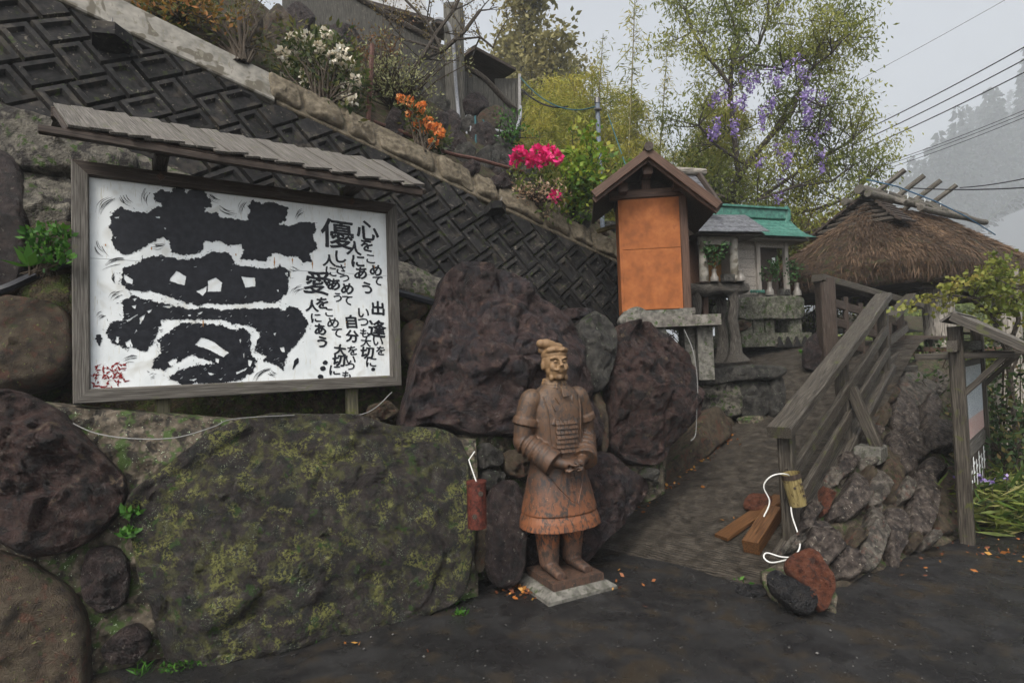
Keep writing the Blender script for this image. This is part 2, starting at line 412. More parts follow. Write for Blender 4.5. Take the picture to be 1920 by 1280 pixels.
M_coping = mat('moulded_concrete', [(.055, .045, .029), (.115, .095, .064), (.165, .14, .10)], 3, rough=.75, bump=.45, bscale=22, bdist=.01,
               spots=[((.07, .055, .035), 2.6, .58, .06), ((.055, .05, .045), 5, .66, .04)], fine=.18)
M_conc = mat('pale_concrete', [(.13, .125, .11), (.20, .19, .165), (.26, .245, .215)], 2, rough=.75, bump=.25, bscale=30, bdist=.006,
             spots=[((.09, .08, .06), .8, .56, .02), ((.15, .14, .11), 4, .62, .04, (1, 1, .4))], fine=.14)
M_concg = mat('grey_concrete', [(.06, .058, .05), (.12, .115, .10), (.18, .172, .15)], 4, rough=.8, bump=.4, bscale=30, bdist=.008,
              spots=[((.06, .06, .045), 2.5, .60, .05), (MOSS, 3.5, .66, .03)], fine=.2)
M_foot = mat('rough_footing', [(.04, .037, .031), (.10, .092, .075), (.17, .155, .125)], 3.2, rough=.85, bump=.9, bscale=15, bdist=.03,
             spots=[(MOSS, 2.5, .60, .04), ((.025, .022, .02), 2, .56, .05)], fine=.3)
M_gwood = mat('grey_weathered_wood', [(.042, .037, .031), (.10, .091, .079), (.17, .158, .14)], 2.0, stretch=(.5, 16, 16), rough=.6, rough2=.8, bump=.5, bscale=3, bdist=.006,
              bstretch=(.7, 30, 30), spots=[((.05, .043, .036), 3, .66, .03, (.4, 9, 9)), ((.10, .10, .06), 2, .66, .05)], fine=.1)
M_dwood = mat('dark_wet_wood', [(.018, .012, .009), (.042, .030, .023), (.072, .054, .042)], 2.0, stretch=(.5, 14, 14), rough=.45, rough2=.7, bump=.5, bscale=3, bdist=.006,
              bstretch=(.7, 26, 26), spots=[((.10, .09, .075), 3, .66, .04, (.4, 7, 7))], fine=.12)
M_rail = mat('wet_grey_rail_wood', [(.017, .014, .011), (.052, .044, .034), (.105, .093, .075)], 2.0, stretch=(.45, 15, 15), rough=.35, rough2=.6, bump=.6, bscale=3, bdist=.006,
             bstretch=(.6, 28, 28), spots=[((.015, .012, .010), 2.5, .60, .03, (.35, 12, 12)), ((.06, .065, .02), 1.8, .67, .04)], fine=.12)
M_bwood = mat('brown_stained_wood', [(.035, .018, .011), (.072, .038, .024), (.11, .062, .04)], 2.2, stretch=(.5, 14, 14), rough=.5, bump=.35, bscale=3, bdist=.004, bstretch=(.7, 26, 26), fine=.1)
M_plank = mat('wet_orange_wood', [(.03, .014, .006), (.09, .042, .017), (.15, .075, .032)], 2.2, stretch=(.5, 13, 13), rough=.35, bump=.3, bscale=3, bdist=.004, bstretch=(.7, 26, 26),
              spots=[((.04, .018, .01), 5, .66, .03, (.3, 4, 4))], fine=.1)
M_pwood = mat('pale_shrine_wood', [(.13, .115, .10), (.24, .22, .195), (.33, .305, .27)], 2.2, stretch=(.5, 13, 13), rough=.7, bump=.35, bscale=3, bdist=.004, bstretch=(.7, 26, 26), fine=.1)
M_bark = mat('bark', [(.02, .016, .012), (.055, .045, .035), (.10, .085, .07)], 6, stretch=(1, 3, 3), rough=.85, bump=.9, bscale=9, bdist=.02, fine=.2)
M_trunk = mat('stripped_trunk', [(.12, .107, .09), (.27, .245, .21), (.40, .375, .33)], 3, stretch=(.5, 8, 8), rough=.75, bump=.6, bscale=4, bdist=.012, bstretch=(.6, 14, 14),
              spots=[((.04, .033, .026), 2.2, .60, .05, (.4, 4, 4))], fine=.12)

M_rpurple = mat('wall_purple_stone', [(.018, .014, .012), (.056, .044, .037), (.115, .095, .078)], 4, rough=.4, rough2=.7, bump=1, bscale=22, bdist=.02, spots=[((.26, .235, .19), 8, .66, .02), ((.02, .016, .015), 2.6, .58, .05)], fine=.25, coarse=.7)
M_rgrey = mat('wall_grey_stone', [(.035, .03, .025), (.09, .078, .064), (.155, .137, .115)], 4, rough=.5, rough2=.75, bump=1, bscale=22, bdist=.02, spots=[((.04, .035, .03), 2.6, .57, .05), (LICHEN2, 12, .68, .02), ((.10, .06, .045), 3, .62, .05)], fine=.25, coarse=.7)
# ================================================================== ground and road
M_ground = mat('soil_ground', [(.03, .028, .018), (.06, .055, .035), (.08, .08, .045)], .6, rough=.95, bump=.5, bscale=6)
g = MB(); g.add([(-1300, -40, -.06), (1300, -40, -.06), (1300, 1300, -.06), (-1300, 1300, -.06)], [(0, 1, 2, 3)])
g.build('ground', M_ground, kind='structure')

M_road = mat('wet_asphalt', [(.009, .009, .0095), (.016, .016, .0165), (.024, .024, .0245)], .8, rough=.20, rough2=.5, bump=.6, bscale=150, bdist=.004,
             spots=[((.028, .021, .013), .8, .57, .06), ((.007, .007, .008), .6, .55, .07), ((.075, .07, .064), 130, .64, .02), ((.05, .047, .043), 55, .60, .03), ((.006, .006, .006), 40, .62, .03)], fine=.55, spec=.2)
def sheet(x0, x1, y0, y1, nx, ny, zf):
    V = np.zeros((nx*ny, 3)); i = 0
    for a in np.linspace(x0, x1, nx):
        for b in np.linspace(y0, y1, ny): V[i] = (a, b, zf(a, b)); i += 1
    Q = np.array([(a*ny+b, (a+1)*ny+b, (a+1)*ny+b+1, a*ny+b+1) for a in range(nx-1) for b in range(ny-1)])
    return V, Q
V, Q = sheet(-7, 11, -5, 5.3, 180, 110, lambda x, y: .008*noise.noise(Vector((x*.5, y*.5, 3)))-.004)
me = np_mesh('road', V, Q); me.shade_smooth(); link('road', me, M_road, kind='structure')

# ================================================================== ramp
RDIR = Vector((.70, .714, 0)).normalized(); RL = Vector((-RDIR.y, RDIR.x, 0)); RO = Vector((1.66, 3.87, 0)); SLOPE = .32
def ramp_z(s):
    if s < 0: return s*.05
    if s < 4.6: return SLOPE*s
    t = min(1, (s-4.6)/1.6); return SLOPE*4.6+SLOPE*1.6*(t-t*t/2)
RN = Vector((-RDIR.x*SLOPE, -RDIR.y*SLOPE, 1)).normalized()
def RP(px, py): return PL(px, py, RN, RN.dot(RO))
M_ramp = bpy.data.materials.new('ribbed_ramp_concrete'); M_ramp.use_nodes = True; nt = M_ramp.node_tree
b = nt.nodes['Principled BSDF']; a = nn(nt, 'ShaderNodeAttribute', attribute_name='g'); vec = a.outputs['Vector']
n1 = tex(nt, vec, 2.0, 8, .65, (1, 1, 1)); c = ramp(nt, n1, [(.3, (.03, .025, .019)), (.55, (.075, .063, .049)), (.75, (.125, .108, .085))])
n2 = tex(nt, vec, 4, 8, .7, (9, .35, 1), .3)
c = mixc(nt, ramp(nt, n2, [(.5, (0, 0, 0)), (.62, (1, 1, 1))]), c, (.014, .012, .010))
n3 = tex(nt, vec, 60, 3, .5); c = mixc(nt, ramp(nt, n3, [(.66, (0, 0, 0)), (.70, (1, 1, 1))]), c, (.12, .105, .08))
nt.links.new(c, b.inputs['Base Color'])
rr_ = ramp(nt, tex(nt, vec, 1.7, 4), [(.4, (.3, .3, .3)), (.62, (.65, .65, .65))]); nt.links.new(rr_, b.inputs['Roughness']); b.inputs['Specular IOR Level'].default_value = .22
wv = nn(nt, 'ShaderNodeTexWave', wave_type='BANDS', bands_direction='X'); wv.inputs['Scale'].default_value = 13; wv.inputs['Distortion'].default_value = 4.5
wv.inputs['Detail'].default_value = 3; wv.inputs['Detail Scale'].default_value = 1.6; nt.links.new(vec, wv.inputs['Vector'])
ad = nn(nt, 'ShaderNodeMath', operation='MULTIPLY_ADD'); nt.links.new(tex(nt, vec, 30, 6, .7), ad.inputs[0]); ad.inputs[1].default_value = 2.6; nt.links.new(wv.outputs['Fac'], ad.inputs[2])
bp = nn(nt, 'ShaderNodeBump'); bp.inputs['Strength'].default_value = .85; bp.inputs['Distance'].default_value = .012
nt.links.new(ad.outputs[0], bp.inputs['Height']); nt.links.new(bp.outputs[0], b.inputs['Normal'])
V, Q, GG = [], [], []
ss = np.linspace(-.25, 13.0, 170); ww = np.linspace(-.10, 9.0, 70)
for s in ss:
    for wv_ in ww:
        p = RO+RDIR*s+RL*wv_; z = ramp_z(s)+.008*noise.noise(p*2.2)
        e_ = .14+.16*noise.noise(Vector((wv_*2.2, 0, 4)))+.05*noise.noise(Vector((wv_*9, 0, 1)))
        if s < e_: z -= (e_-s)*.16
        V.append((p.x, p.y, z)); GG.append((s, wv_, 0))
ny = len(ww); Q = np.array([(i*ny+j, i*ny+j+1, (i+1)*ny+j+1, (i+1)*ny+j) for i in range(len(ss)-1) for j in range(ny-1)])
me = np_mesh('ramp', np.array(V), Q); me.attributes['g'].data.foreach_set('vector', np.array(GG, dtype=np.float32).ravel()); me.shade_smooth()
link('path', me, M_ramp, kind='structure')
def plateau_z(): return ramp_z(8)

# ================================================================== retaining wall of moulded blocks
WN = Vector((.578, -.737, .35)).normalized()
WALL = Plane(CAM-WN*4.45, WN); WH, WU = WALL.frame()
if WH.x < 0: WH = -WH; WU = WH.cross(WN)*-1
WU = WN.cross(WH); WU = WU if WU.z > 0 else -WU
WO = WALL.at(745, 480)
def wab(px, py): d = WALL.at(px, py)-WO; return Vector((d.dot(WH), d.dot(WU)))
def wpt(a, b, off=0.0): return WO+WH*a+WU*b+WN*off
t1, t2 = wab(240, 66), wab(1165, 497); f1, f2 = wab(20, 205), wab(840, 532)
tk = (t2.y-t1.y)/(t2.x-t1.x); fk = (f2.y-f1.y)/(f2.x-f1.x)
def wtop(a): return t1.y+tk*(a-t1.x)
def wbot(a): return min(f1.y+fk*(a-f1.x), wtop(a)-.2) if a < f2.x else f2.y-.9*(a-f2.x)-.2
wall = thing('retaining_wall', 'dark retaining wall of diamond-laid hollow concrete blocks behind the painted board', 'retaining wall', wpt(0, wbot(0)))
A0, A1 = wab(-160, 100).x, wab(1215, 560).x
mb = MB()
NA = 40
for lay in (0,):
    pts = []
    for i in range(NA+1):
        a = A0+(A1-A0)*i/NA
        pts.append((wpt(a, wbot(a)-.3, -.015), wpt(a, wtop(a), -.015), wpt(a, wtop(a), -.30), wpt(a, wbot(a)-.3, -.30)))
    vs = [p for q in pts for p in q]
    fs = []
    for i in range(NA):
        for k in range(4): fs.append((4*i+k, 4*i+(k+1) % 4, 4*i+4+(k+1) % 4, 4*i+4+k))
    fs += [(0, 3, 2, 1), (4*NA, 4*NA+1, 4*NA+2, 4*NA+3)]
    mb.add(vs, fs)
mb.build('joint_backing', M_joint, wall)
LB, SB, TH = .345, .240, R(33)
ep = Vector((math.cos(TH), math.sin(TH))); eq = Vector((math.sin(TH), -math.cos(TH)))
def clip_poly(poly, nx, ny, c):            # keep nx*x+ny*y <= c
    res = []
    for i in range(len(poly)):
        p, q = poly[i], poly[(i+1) % len(poly)]; dp, dq = nx*p.x+ny*p.y-c, nx*q.x+ny*q.y-c
        if dp <= 0: res.append(p)
        if dp*dq < 0: res.append(p.lerp(q, dp/(dp-dq)))
    return res
def inset(poly, d):
    res = []; n = len(poly)
    for i in range(n):
        p0, p1, p2 = poly[i-1], poly[i], poly[(i+1) % n]
        e1 = (p1-p0).normalized(); e2 = (p2-p1).normalized()
        n1 = Vector((-e1.y, e1.x)); n2 = Vector((-e2.y, e2.x))
        den = 1+n1.dot(n2)
        if den < .08: return None
        res.append(p1+(n1+n2)*d/den)
    for i in range(n):                        # collapsed?
        if (res[(i+1) % n]-res[i]).dot(poly[(i+1) % n]-poly[i]) <= 0: return None
    return res
def poly_area(p): return .5*sum(p[i].x*p[(i+1) % len(p)].y-p[(i+1) % len(p)].x*p[i].y for i in range(len(p)))
nb = 0
for iv in range(-30, 31):
    for ih in range(-45, 60):
        for kind in (0, 1):
            if kind == 0: rect = (0, SB, 0, LB)
            else: rect = (SB-LB, SB, LB, LB+SB)
            bp_, bq_ = ih*SB-iv*LB, ih*SB+iv*LB
            gp = .007
            cs = [(rect[0]+gp, rect[2]+gp), (rect[0]+gp, rect[3]-gp), (rect[1]-gp, rect[3]-gp), (rect[1]-gp, rect[2]+gp)]
            poly = [ep*(p+bp_)+eq*(q+bq_)+Vector((.07, .05)) for p, q in cs]
            cx = sum(p.x for p in poly)/4
            if cx < A0-.2 or cx > A1: continue
            cy = sum(p.y for p in poly)/4
            if cy > wtop(cx)+.3 or cy < wbot(cx)-.35: continue
            kk = math.hypot(1, tk); poly = clip_poly(poly, -tk/kk, 1/kk, (wtop(0))/kk-.012)
            if len(poly) < 3: continue
            if cx < f2.x+.1:
                kk = math.hypot(1, fk); poly = clip_poly(poly, fk/kk, -1/kk, -(f1.y-fk*f1.x)/kk)
            if len(poly) < 3: continue
            poly = [p for i, p in enumerate(poly) if (p-poly[i-1]).length > .02]
            if len(poly) < 3: continue
            ar = poly_area(poly)
            if ar < 0: poly.reverse(); ar = -ar
            if ar < .006: continue
            dz = rnd.uniform(-.006, .006); tilt = Vector((rnd.uniform(-.02, .02), rnd.uniform(-.02, .02)))
            c0 = sum(poly, Vector((0, 0)))/len(poly)
            rings = [(poly, -.014)]
            for d_, z_ in ((.010, .028), (.048, .030), (.068, -.004)):
                q_ = inset(poly, d_)
                if q_ is None: break
                rings.append((q_, z_))
            vs = []
            for q_, z_ in rings:
                for p in q_: vs.append(wpt(p.x, p.y, z_+dz+(p-c0).dot(tilt) if z_ > -.01 or z_ == -.004 else z_))
            n_ = len(poly); fs = []
            for k in range(len(rings)-1):
                for i in range(n_): j = (i+1) % n_; fs.append((k*n_+i, k*n_+j, (k+1)*n_+j, (k+1)*n_+i))
            fs.append(tuple(range((len(rings)-1)*n_, len(rings)*n_)))
            if WH.cross(WU).dot(WN) < 0: fs = [tuple(reversed(f)) for f in fs]
            bm = MB(); bm.add(vs, fs); bm.build('block', M_block, wall); nb += 1
print('blocks', nb)

# footing below the blocks
M = MB(); vs = []; n_ = 60; fs = []
for i in range(n_+1):
    a = A0+(f2.x+.9-A0)*i/n_; yb = f1.y+fk*(a-f1.x)
    for k, (dy, of) in enumerate(((-.0, -.02), (-.012, .07), (-.1, .10), (-.2, .11), (-.30, .10), (-.36, .05), (-.37, -.1))):
        q = wpt(a, yb+dy, of); d = noise.fractal(q*2.3, .8, 2, 5)*.05; vs.append(q+WN*d+WU*(noise.noise(q*4)*.02))
for i in range(n_):
    for k in range(6): fs.append((7*i+k, 7*i+7+k, 7*i+8+k, 7*i+k+1))
M.add(vs, fs); M.build('footing', M_foot, wall, smooth=True)

# coping: smooth cast panel, then moulded stones along the slanting top edge
cp = wab(512, 178).x
def coping_base(a0, a1, h0, h1, th, mt, name):
    m_ = MB(); vs = []; n_ = 14
    for i in range(n_+1):
        a = a0+(a1-a0)*i/n_; t = wtop(a); hh = h0+(h1-h0)*i/n_
        for (dy, of) in ((-.02, th-.012), (-.008, th), (hh-.015, th*.9), (hh, th*.9-.02), (hh, -.22), (-.02, -.22)): vs.append(wpt(a, t+dy, of))
    fs = []
    for i in range(n_):
        for k in range(6): fs.append((6*i+k, 6*i+(k+1) % 6, 6*i+6+(k+1) % 6, 6*i+6+k))
    fs += [tuple(range(5, -1, -1)), tuple(range(6*n_, 6*n_+6))]
    m_.add(vs, fs); return m_.build(name, mt, wall)
coping_base(A0, cp-.012, .36, .34, .055, M_conc, 'concrete_coping')
coping_base(cp+.012, A1, .385, .365, .035, M_coping, 'stone_coping')
CPX = [(506, 566), (572, 646), (652, 704), (712, 818), (824, 888), (894, 934), (940, 1018), (1022, 1066), (1072, 1110), (1114, 1168), (1172, 1210)]
for k, (x0, x1) in enumerate(CPX):
    y0, y1 = (66+(497-66)*(x-240)/(1165-240) for x in (x0, x1))
    a0, a1 = wab(x0, y0).x, wab(x1, y1).x
    hh = .36
    pts2 = []
    for (ta, tb) in ((.03, .10), (.25, .06), (.55, .10), (.8, .05), (.97, .12), (.99, .5), (.95, .84), (.7, .93), (.4, .88), (.15, .95), (.02, .82), (.0, .45)):
        a = a0+(a1-a0)*ta; pts2.append(wpt(a, wtop(a)+hh*(tb+rnd.uniform(-.03, .03)), .036))
    me = rock_mesh('coping_stone', pts2, WN, front=.075, back=.02, N=44, K=11, seed=60+k, rough=.010, rscale=4, cuts=3, cutdepth=.35, edge=4, chip=.008, facet=.006)
    link('coping_stone', me, M_coping, wall)
# drain blocks jutting out of the coping, each with a steel pin
M_steel = mat('dull_steel', [(.10, .10, .10), (.22, .21, .20)], 20, rough=.4, metal=.8, bump=.1)
for k, (px, py, s_) in enumerate(((208, 62, .20), (930, 385, .17))):
    c_ = WALL.at(px, py, .12)
    o = thing('bracket_block', ['dark concrete bracket block jutting from the plain pale coping with upright pin', 'dark concrete bracket block under the moulded stone coping with slanting pin'][k], 'block', c_, 'bracket blocks on the retaining wall')
    m_ = MB(); q = [c_+WH*(x*s_)+WN*(y*s_) for x, y in ((-.62, -.7), (.6, -.7), (.75, .15), (.1, .62), (-.66, .4))]
    m_.prism(q, -Vector((0, 0, s_*.5))); ob = m_.build('block_body', M_block, o)
    m_ = MB(); m_.tube([c_+WH*(.02+.2*k)*s_, c_+WH*(.05+.5*k)*s_+Vector((0, 0, s_*.65))], .006, 6); m_.build('pin', M_steel, o)

# ================================================================== hillside behind the wall
def hill(a, wd):
    a = max(-9, a)
    top = wpt(a, wtop(a), 0); bk = Vector((-WN.x, -WN.y, 0)).normalized()
    z = max(top.z+.26, 1.9)+(.06 if wd < .3 else .06+(wd-.3)*1.05-max(0, wd-2.6)*.75-max(0, wd-9)*.2)*max(.25, min(1, 1-(a-A1+1.0)*.12))
    q = top+bk*wd; q.z = z
    q.z += .16*noise.fractal(q*.9, .9, 2, 4)*min(1, wd*2); return q
V = []; AA = np.linspace(A0-3, A1+16, 90); WW = np.concatenate([np.linspace(.1, 6, 32), np.linspace(7, 26, 10)])
for a in AA:
    for wd in WW: V.append(hill(a, wd))
ny = len(WW); Q = np.array([(i*ny+j, (i+1)*ny+j, (i+1)*ny+j+1, i*ny+j+1) for i in range(len(AA)-1) for j in range(ny-1)])
M_hill = mat('hillside_soil', [(.018, .013, .008), (.05, .037, .022), (.09, .068, .045)], 2.5, rough=.9, bump=.9, bscale=14, bdist=.05,
             spots=[((.04, .055, .012), 1.6, .56, .06), ((.10, .06, .03), 8, .64, .04)], fine=.3)
me = np_mesh('hillside', np.array([tuple(v) for v in V]), Q); me.shade_smooth(); link('hillside', me, M_hill, kind='structure')
def hill_at(px, py):                          # where a view ray meets the hillside (its smooth form)
    d = ray(px, py); best = None
    bk = Vector((-WN.x, -WN.y, 0)).normalized()
    for t in np.linspace(4, 40, 500):
        p = CAM+d*t
        q = p-WO
        # solve a and back distance
        a = q.dot(WH)
        top = wpt(a, wtop(a), 0); wd = (p-top).dot(bk)
        if wd > .05 and hill(a, wd).z >= p.z: return p
    return P(px, py, 9)
# ================================================================== boulder wall under and beside the painted board
BA, BB = G(300, 1245), G(880, 1125)
BW = plane2(BA, BB, R(12))
sh = lambda pts, dx=0, dy=0: [(x+dx, y+dy) for x, y in pts]
rock('boulder', [(318, 1262), (285, 1150), (262, 1070), (243, 1000), (245, 930), (290, 890), (350, 845), (400, 805), (470, 782), (560, 772), (650, 778), (740, 792), (830, 805), (872, 840), (882, 900), (888, 980), (885, 1060), (870, 1110), (830, 1142), (760, 1168), (680, 1190), (600, 1212), (520, 1233), (430, 1255), (370, 1272)],
     BW, M_mossy, N=150, K=46, front=.24, back=.45, seed=3, facet=.06, rough=.05, rscale=3.2, cuts=10, cutdepth=.45, edge=5, chip=.016,
     label='broad dark boulder blotched with yellow-green lichen below the painted board', cat='boulder')
rock('boulder', [(-80, 770), (0, 735), (60, 745), (120, 780), (180, 840), (225, 890), (235, 930), (215, 970), (170, 1010), (120, 1035), (60, 1040), (0, 1000), (-80, 950)],
     BW, M_red2, off=.05, N=110, K=34, front=.22, back=.4, seed=5, facet=.06, rough=.04, rscale=3, cuts=10, chip=.016,
     label='rounded purple-black boulder with pale lichen specks under the lower corner of the painted board', cat='boulder')
rock('boulder', [(-90, 1050), (20, 1045), (90, 1080), (140, 1120), (160, 1180), (168, 1260), (165, 1360), (20, 1420), (-120, 1400)],
     BW, M_tan, off=.04, N=90, K=28, front=.13, back=.4, seed=8, rough=.035, rscale=3, cuts=4, chip=.012,
     label='brown stained boulder at the road edge, lowest in the boulder wall', cat='boulder')
rock('boulder', [(757, 800), (765, 740), (775, 690), (790, 640), (808, 590), (825, 550), (832, 515), (860, 498), (905, 503), (950, 515), (990, 540), (1030, 570), (1060, 600), (1085, 640), (1100, 690), (1115, 740), (1124, 800), (1120, 840), (1060, 838), (1000, 826), (940, 820), (880, 815), (840, 802), (800, 792)],
     BW, M_red, off=-.2, N=150, K=46, front=.42, back=.55, seed=21, facet=.10, rough=.05, rscale=3.4, cuts=13, cutdepth=.62, edge=3.2, chip=.024,
     label='huge peaked wine-red boulder standing behind the clay warrior', cat='boulder')
rock('boulder', [(1150, 622), (1180, 603), (1220, 605), (1270, 640), (1300, 690), (1308, 740), (1290, 790), (1265, 830), (1235, 865), (1200, 872), (1165, 855), (1148, 830), (1145, 760), (1142, 690)],
     BW, M_red2, off=-.16, N=110, K=36, front=.34, back=.5, seed=14, facet=.08, rough=.045, rscale=3.2, cuts=11, cutdepth=.6, edge=3.4, chip=.02,
     label='dark red-brown boulder below the orange shrine beside the ramp', cat='boulder')
rock('boulder', [(1088, 612), (1112, 585), (1140, 600), (1154, 640), (1147, 690), (1132, 728), (1118, 736), (1104, 700), (1090, 650)],
     BW, M_grey, off=-.12, N=60, K=20, front=.12, back=.3, seed=15, rough=.03, cuts=4, chip=.014,
     label='small upright mottled boulder wedged between the two big red boulders', cat='boulder')
rock('boulder', [(1060, 868), (1085, 853), (1120, 848), (1160, 866), (1200, 893), (1220, 912), (1195, 948), (1150, 990), (1110, 1030), (1080, 1060), (1055, 1010)],
     BW, M_red, off=-.18, N=80, K=26, front=.26, back=.45, seed=17, facet=.06, rough=.04, cuts=9, chip=.018,
     label='low sloping dark red boulder at the foot of the ramp behind the clay warrior', cat='boulder')

bw = thing('boulder_wall', 'mortared rubble wall of small stones filling between the large boulders', 'stone wall', BW.at(600, 1190))
def lumpy(name, px, plane, off, mt, parent, nx=60, ny=40, amp=.05, sc_=2.2, th=.12, **kw):
    """mortar body: a lumpy face over the bilinear patch px (4 corners), with depth behind it"""
    c4 = [plane.at(x, y, off) for x, y in px]; n = plane.n
    V = []
    for i in range(nx+1):
        for j in range(ny+1):
            u_, v_ = i/nx, j/ny
            p = (c4[0]*(1-u_)+c4[1]*u_)*(1-v_)+(c4[3]*(1-u_)+c4[2]*u_)*v_
            e = min(u_, 1-u_, v_, 1-v_)
            p = p+n*(amp*noise.fractal(p*sc_, .9, 2, 5))-n*(th if e == 0 else 0)
            V.append(p)
    w_ = ny+1
    fs = [(i*w_+j, (i+1)*w_+j, (i+1)*w_+j+1, i*w_+j+1) for i in range(nx) for j in range(ny)]
    m_ = MB(); m_.add(V, fs)
    nrm = (V[w_]-V[0]).cross(V[1]-V[0])
    if nrm.dot(n) < 0: m_.f = [tuple(reversed(f)) for f in m_.f]
    return m_.build(name, mt, parent, smooth=True, angle=R(80), **kw)
lumpy('mortar', [(-120, 1400), (905, 1150), (900, 820), (-120, 730)], BW, -.05, M_mortar, bw, 90, 50, .05)
lumpy('mortar', [(860, 1118), (1250, 930), (1260, 640), (860, 720)], BW, -.26, M_mortar, bw, 60, 40, .06)
lumpy('mossy_bank', [(-160, 880), (830, 830), (850, 560), (-160, 330)], BW, -.62, M_soilwall, bw, 110, 60, .14, 1.8)
STONES = [  # px outline, offset, material, front
    ([(160, 1040), (200, 1022), (235, 1040), (243, 1080), (238, 1120), (215, 1143), (180, 1145), (155, 1110)], 0, M_purple, .07),
    ([(190, 1215), (225, 1180), (260, 1170), (282, 1195), (272, 1225), (240, 1245), (205, 1242)], 0, M_purple, .06),
    ([(916, 930), (935, 905), (965, 900), (980, 930), (985, 1000), (980, 1060), (965, 1097), (935, 1100), (913, 1070), (908, 1000)], -.02, M_purple, .10),
    (ell(912, 856, 30, 24), -.12, M_grey, .06), (ell(922, 900, 24, 22), -.12, M_grey, .05), (ell(972, 866, 30, 28), -.14, M_tan, .06),
    (ell(900, 1010, 14, 60), -.06, M_tan, .05), (ell(1000, 960, 26, 50), -.2, M_black, .05), (ell(1000, 1040, 24, 40), -.2, M_purple, .05),
    ([(1116, 742), (1127, 738), (1136, 780), (1140, 835), (1130, 850), (1124, 815)], -.16, M_tan, .03),
    (ell(1222, 888, 14, 12), -.12, M_grey, .04),
    # upper stones beside the board
    ([(-60, 300), (20, 290), (50, 340), (62, 420), (50, 500), (10, 560), (-60, 570)], -.52, M_purple, .14),
    ([(30, 330), (110, 330), (150, 360), (150, 440), (90, 455), (45, 420)], -.55, M_foot, .12),
    ([(60, 430), (150, 425), (155, 500), (80, 505)], -.5, M_tan, .1),
    ([(-40, 570), (60, 560), (130, 590), (140, 700), (60, 735), (-40, 740)], -.42, M_tan, .14),
    ([(0, 215), (120, 235), (250, 290), (240, 330), (110, 330), (10, 300)], -.5, M_foot, .12),
    (ell(780, 640, 26, 50), -.5, M_tan, .05), (ell(770, 580, 30, 24), -.55, M_tan, .06), (ell(720, 770, 30, 18), -.4, M_tan, .05), (ell(690, 790, 26, 14), -.3, M_tan, .04),
    ([(1050, 582), (1080, 578), (1108, 580), (1104, 592), (1075, 598), (1052, 594)], -.25, M_red, .03),
]
for k, (px, of, mt, fr) in enumerate(STONES):
    rock('stone', px, BW, mt, bw, off=of, N=44, K=13, front=fr*1.5, back=.12, seed=100+k, rough=.016, rscale=3, cuts=8, chip=.010)

# stones lining the inner side of the ramp
ra = thing('ramp_edging', 'low mossy stones and flat bench slab edging the ramp below the shrines', 'stone edging', RP(1330, 830))
RE = plane2(RP(1245, 905), RP(1375, 812), R(20))
rock('stone', [(1232, 912), (1250, 870), (1285, 830), (1310, 785), (1340, 762), (1366, 790), (1364, 822), (1325, 855), (1292, 888), (1262, 915)], RE, M_tan, ra, N=60, K=18, front=.10, back=.4, seed=201, rough=.03, chip=.012)
RE2 = plane2(RP(1320, 812), RP(1470, 778), R(4))
rock('bench_slab', [(1306, 700), (1345, 690), (1400, 684), (1468, 687), (1472, 702), (1440, 712), (1380, 716), (1312, 722)], RE2, M_grey, ra, off=.02, N=50, K=12, front=.08, back=.5, seed=202, rough=.02)
for k, (px, mt) in enumerate((([(1310, 720), (1350, 714), (1385, 722), (1390, 775), (1350, 782), (1308, 775)], M_foot), ([(1380, 716), (1420, 712), (1445, 725), (1440, 775), (1400, 782), (1384, 765)], M_grey),
                             ([(1440, 712), (1468, 710), (1468, 770), (1445, 780)], M_grey), ([(1312, 775), (1360, 778), (1375, 800), (1330, 815), (1312, 800)], M_tan), ([(1385, 782), (1440, 780), (1455, 795), (1400, 808)], M_mortar))):
    rock('stone', px, RE2, mt, ra, off=-.05, N=40, K=12, front=.08, back=.4, seed=210+k, rough=.025, chip=.012)
rock('stone', [(1510, 690), (1508, 650), (1525, 626), (1545, 622), (1555, 640), (1558, 690)], Plane(P(1530, 660, 7.4), Vector((-.3, -1, .1))), M_purple, ra, N=40, K=14, front=.12, back=.2, seed=220)
for k, (cx, cy, rx, ry) in enumerate(((1390, 610, 20, 10), (1300, 640, 18, 30))):
    rock('stone', ell(cx, cy, rx, ry), Plane(P(cx, cy, 8.0), Vector((-.2, -1, .15))), [M_tan, M_black, M_grey][k], ra, N=30, K=9, front=.08, back=.2, seed=230+k)

# ================================================================== rubble wall under the railing
PA, PB = G(1540, 1128), G(1805, 1012)
PC = Vector((3.28, 5.32, .62))
nR = (PB-PA).cross(PC-PA).normalized(); nR = nR if nR.dot(CAM-PA) > 0 else -nR
RW = Plane(PA, nR)
M_dmortar = mat('dark_wall_mortar', [(.02, .016, .011), (.055, .043, .029), (.12, .095, .065)], 5, rough=.8, bump=.8, bscale=24, bdist=.02, spots=[(MOSS, 3, .58, .05)], fine=.3)
rw = thing('rubble_wall', 'sloping wall of upright purple and grey stones set in tan mortar under the railing', 'stone wall', PB)
lumpy('mortar', [(1440, 1180), (1830, 1010), (1800, 640), (1640, 700)], RW, -.05, M_dmortar, rw, 60, 50, .05, 3)
z7 = lambda L: [(1300+x/2.666, 800+y/2.666, a/2.666, b_/2.666, r_) for x, y, a, b_, r_ in L]
z6 = lambda L: [(1400+x/3.2, 500+y/3.2, a/3.2, b_/3.2, r_) for x, y, a, b_, r_ in L]
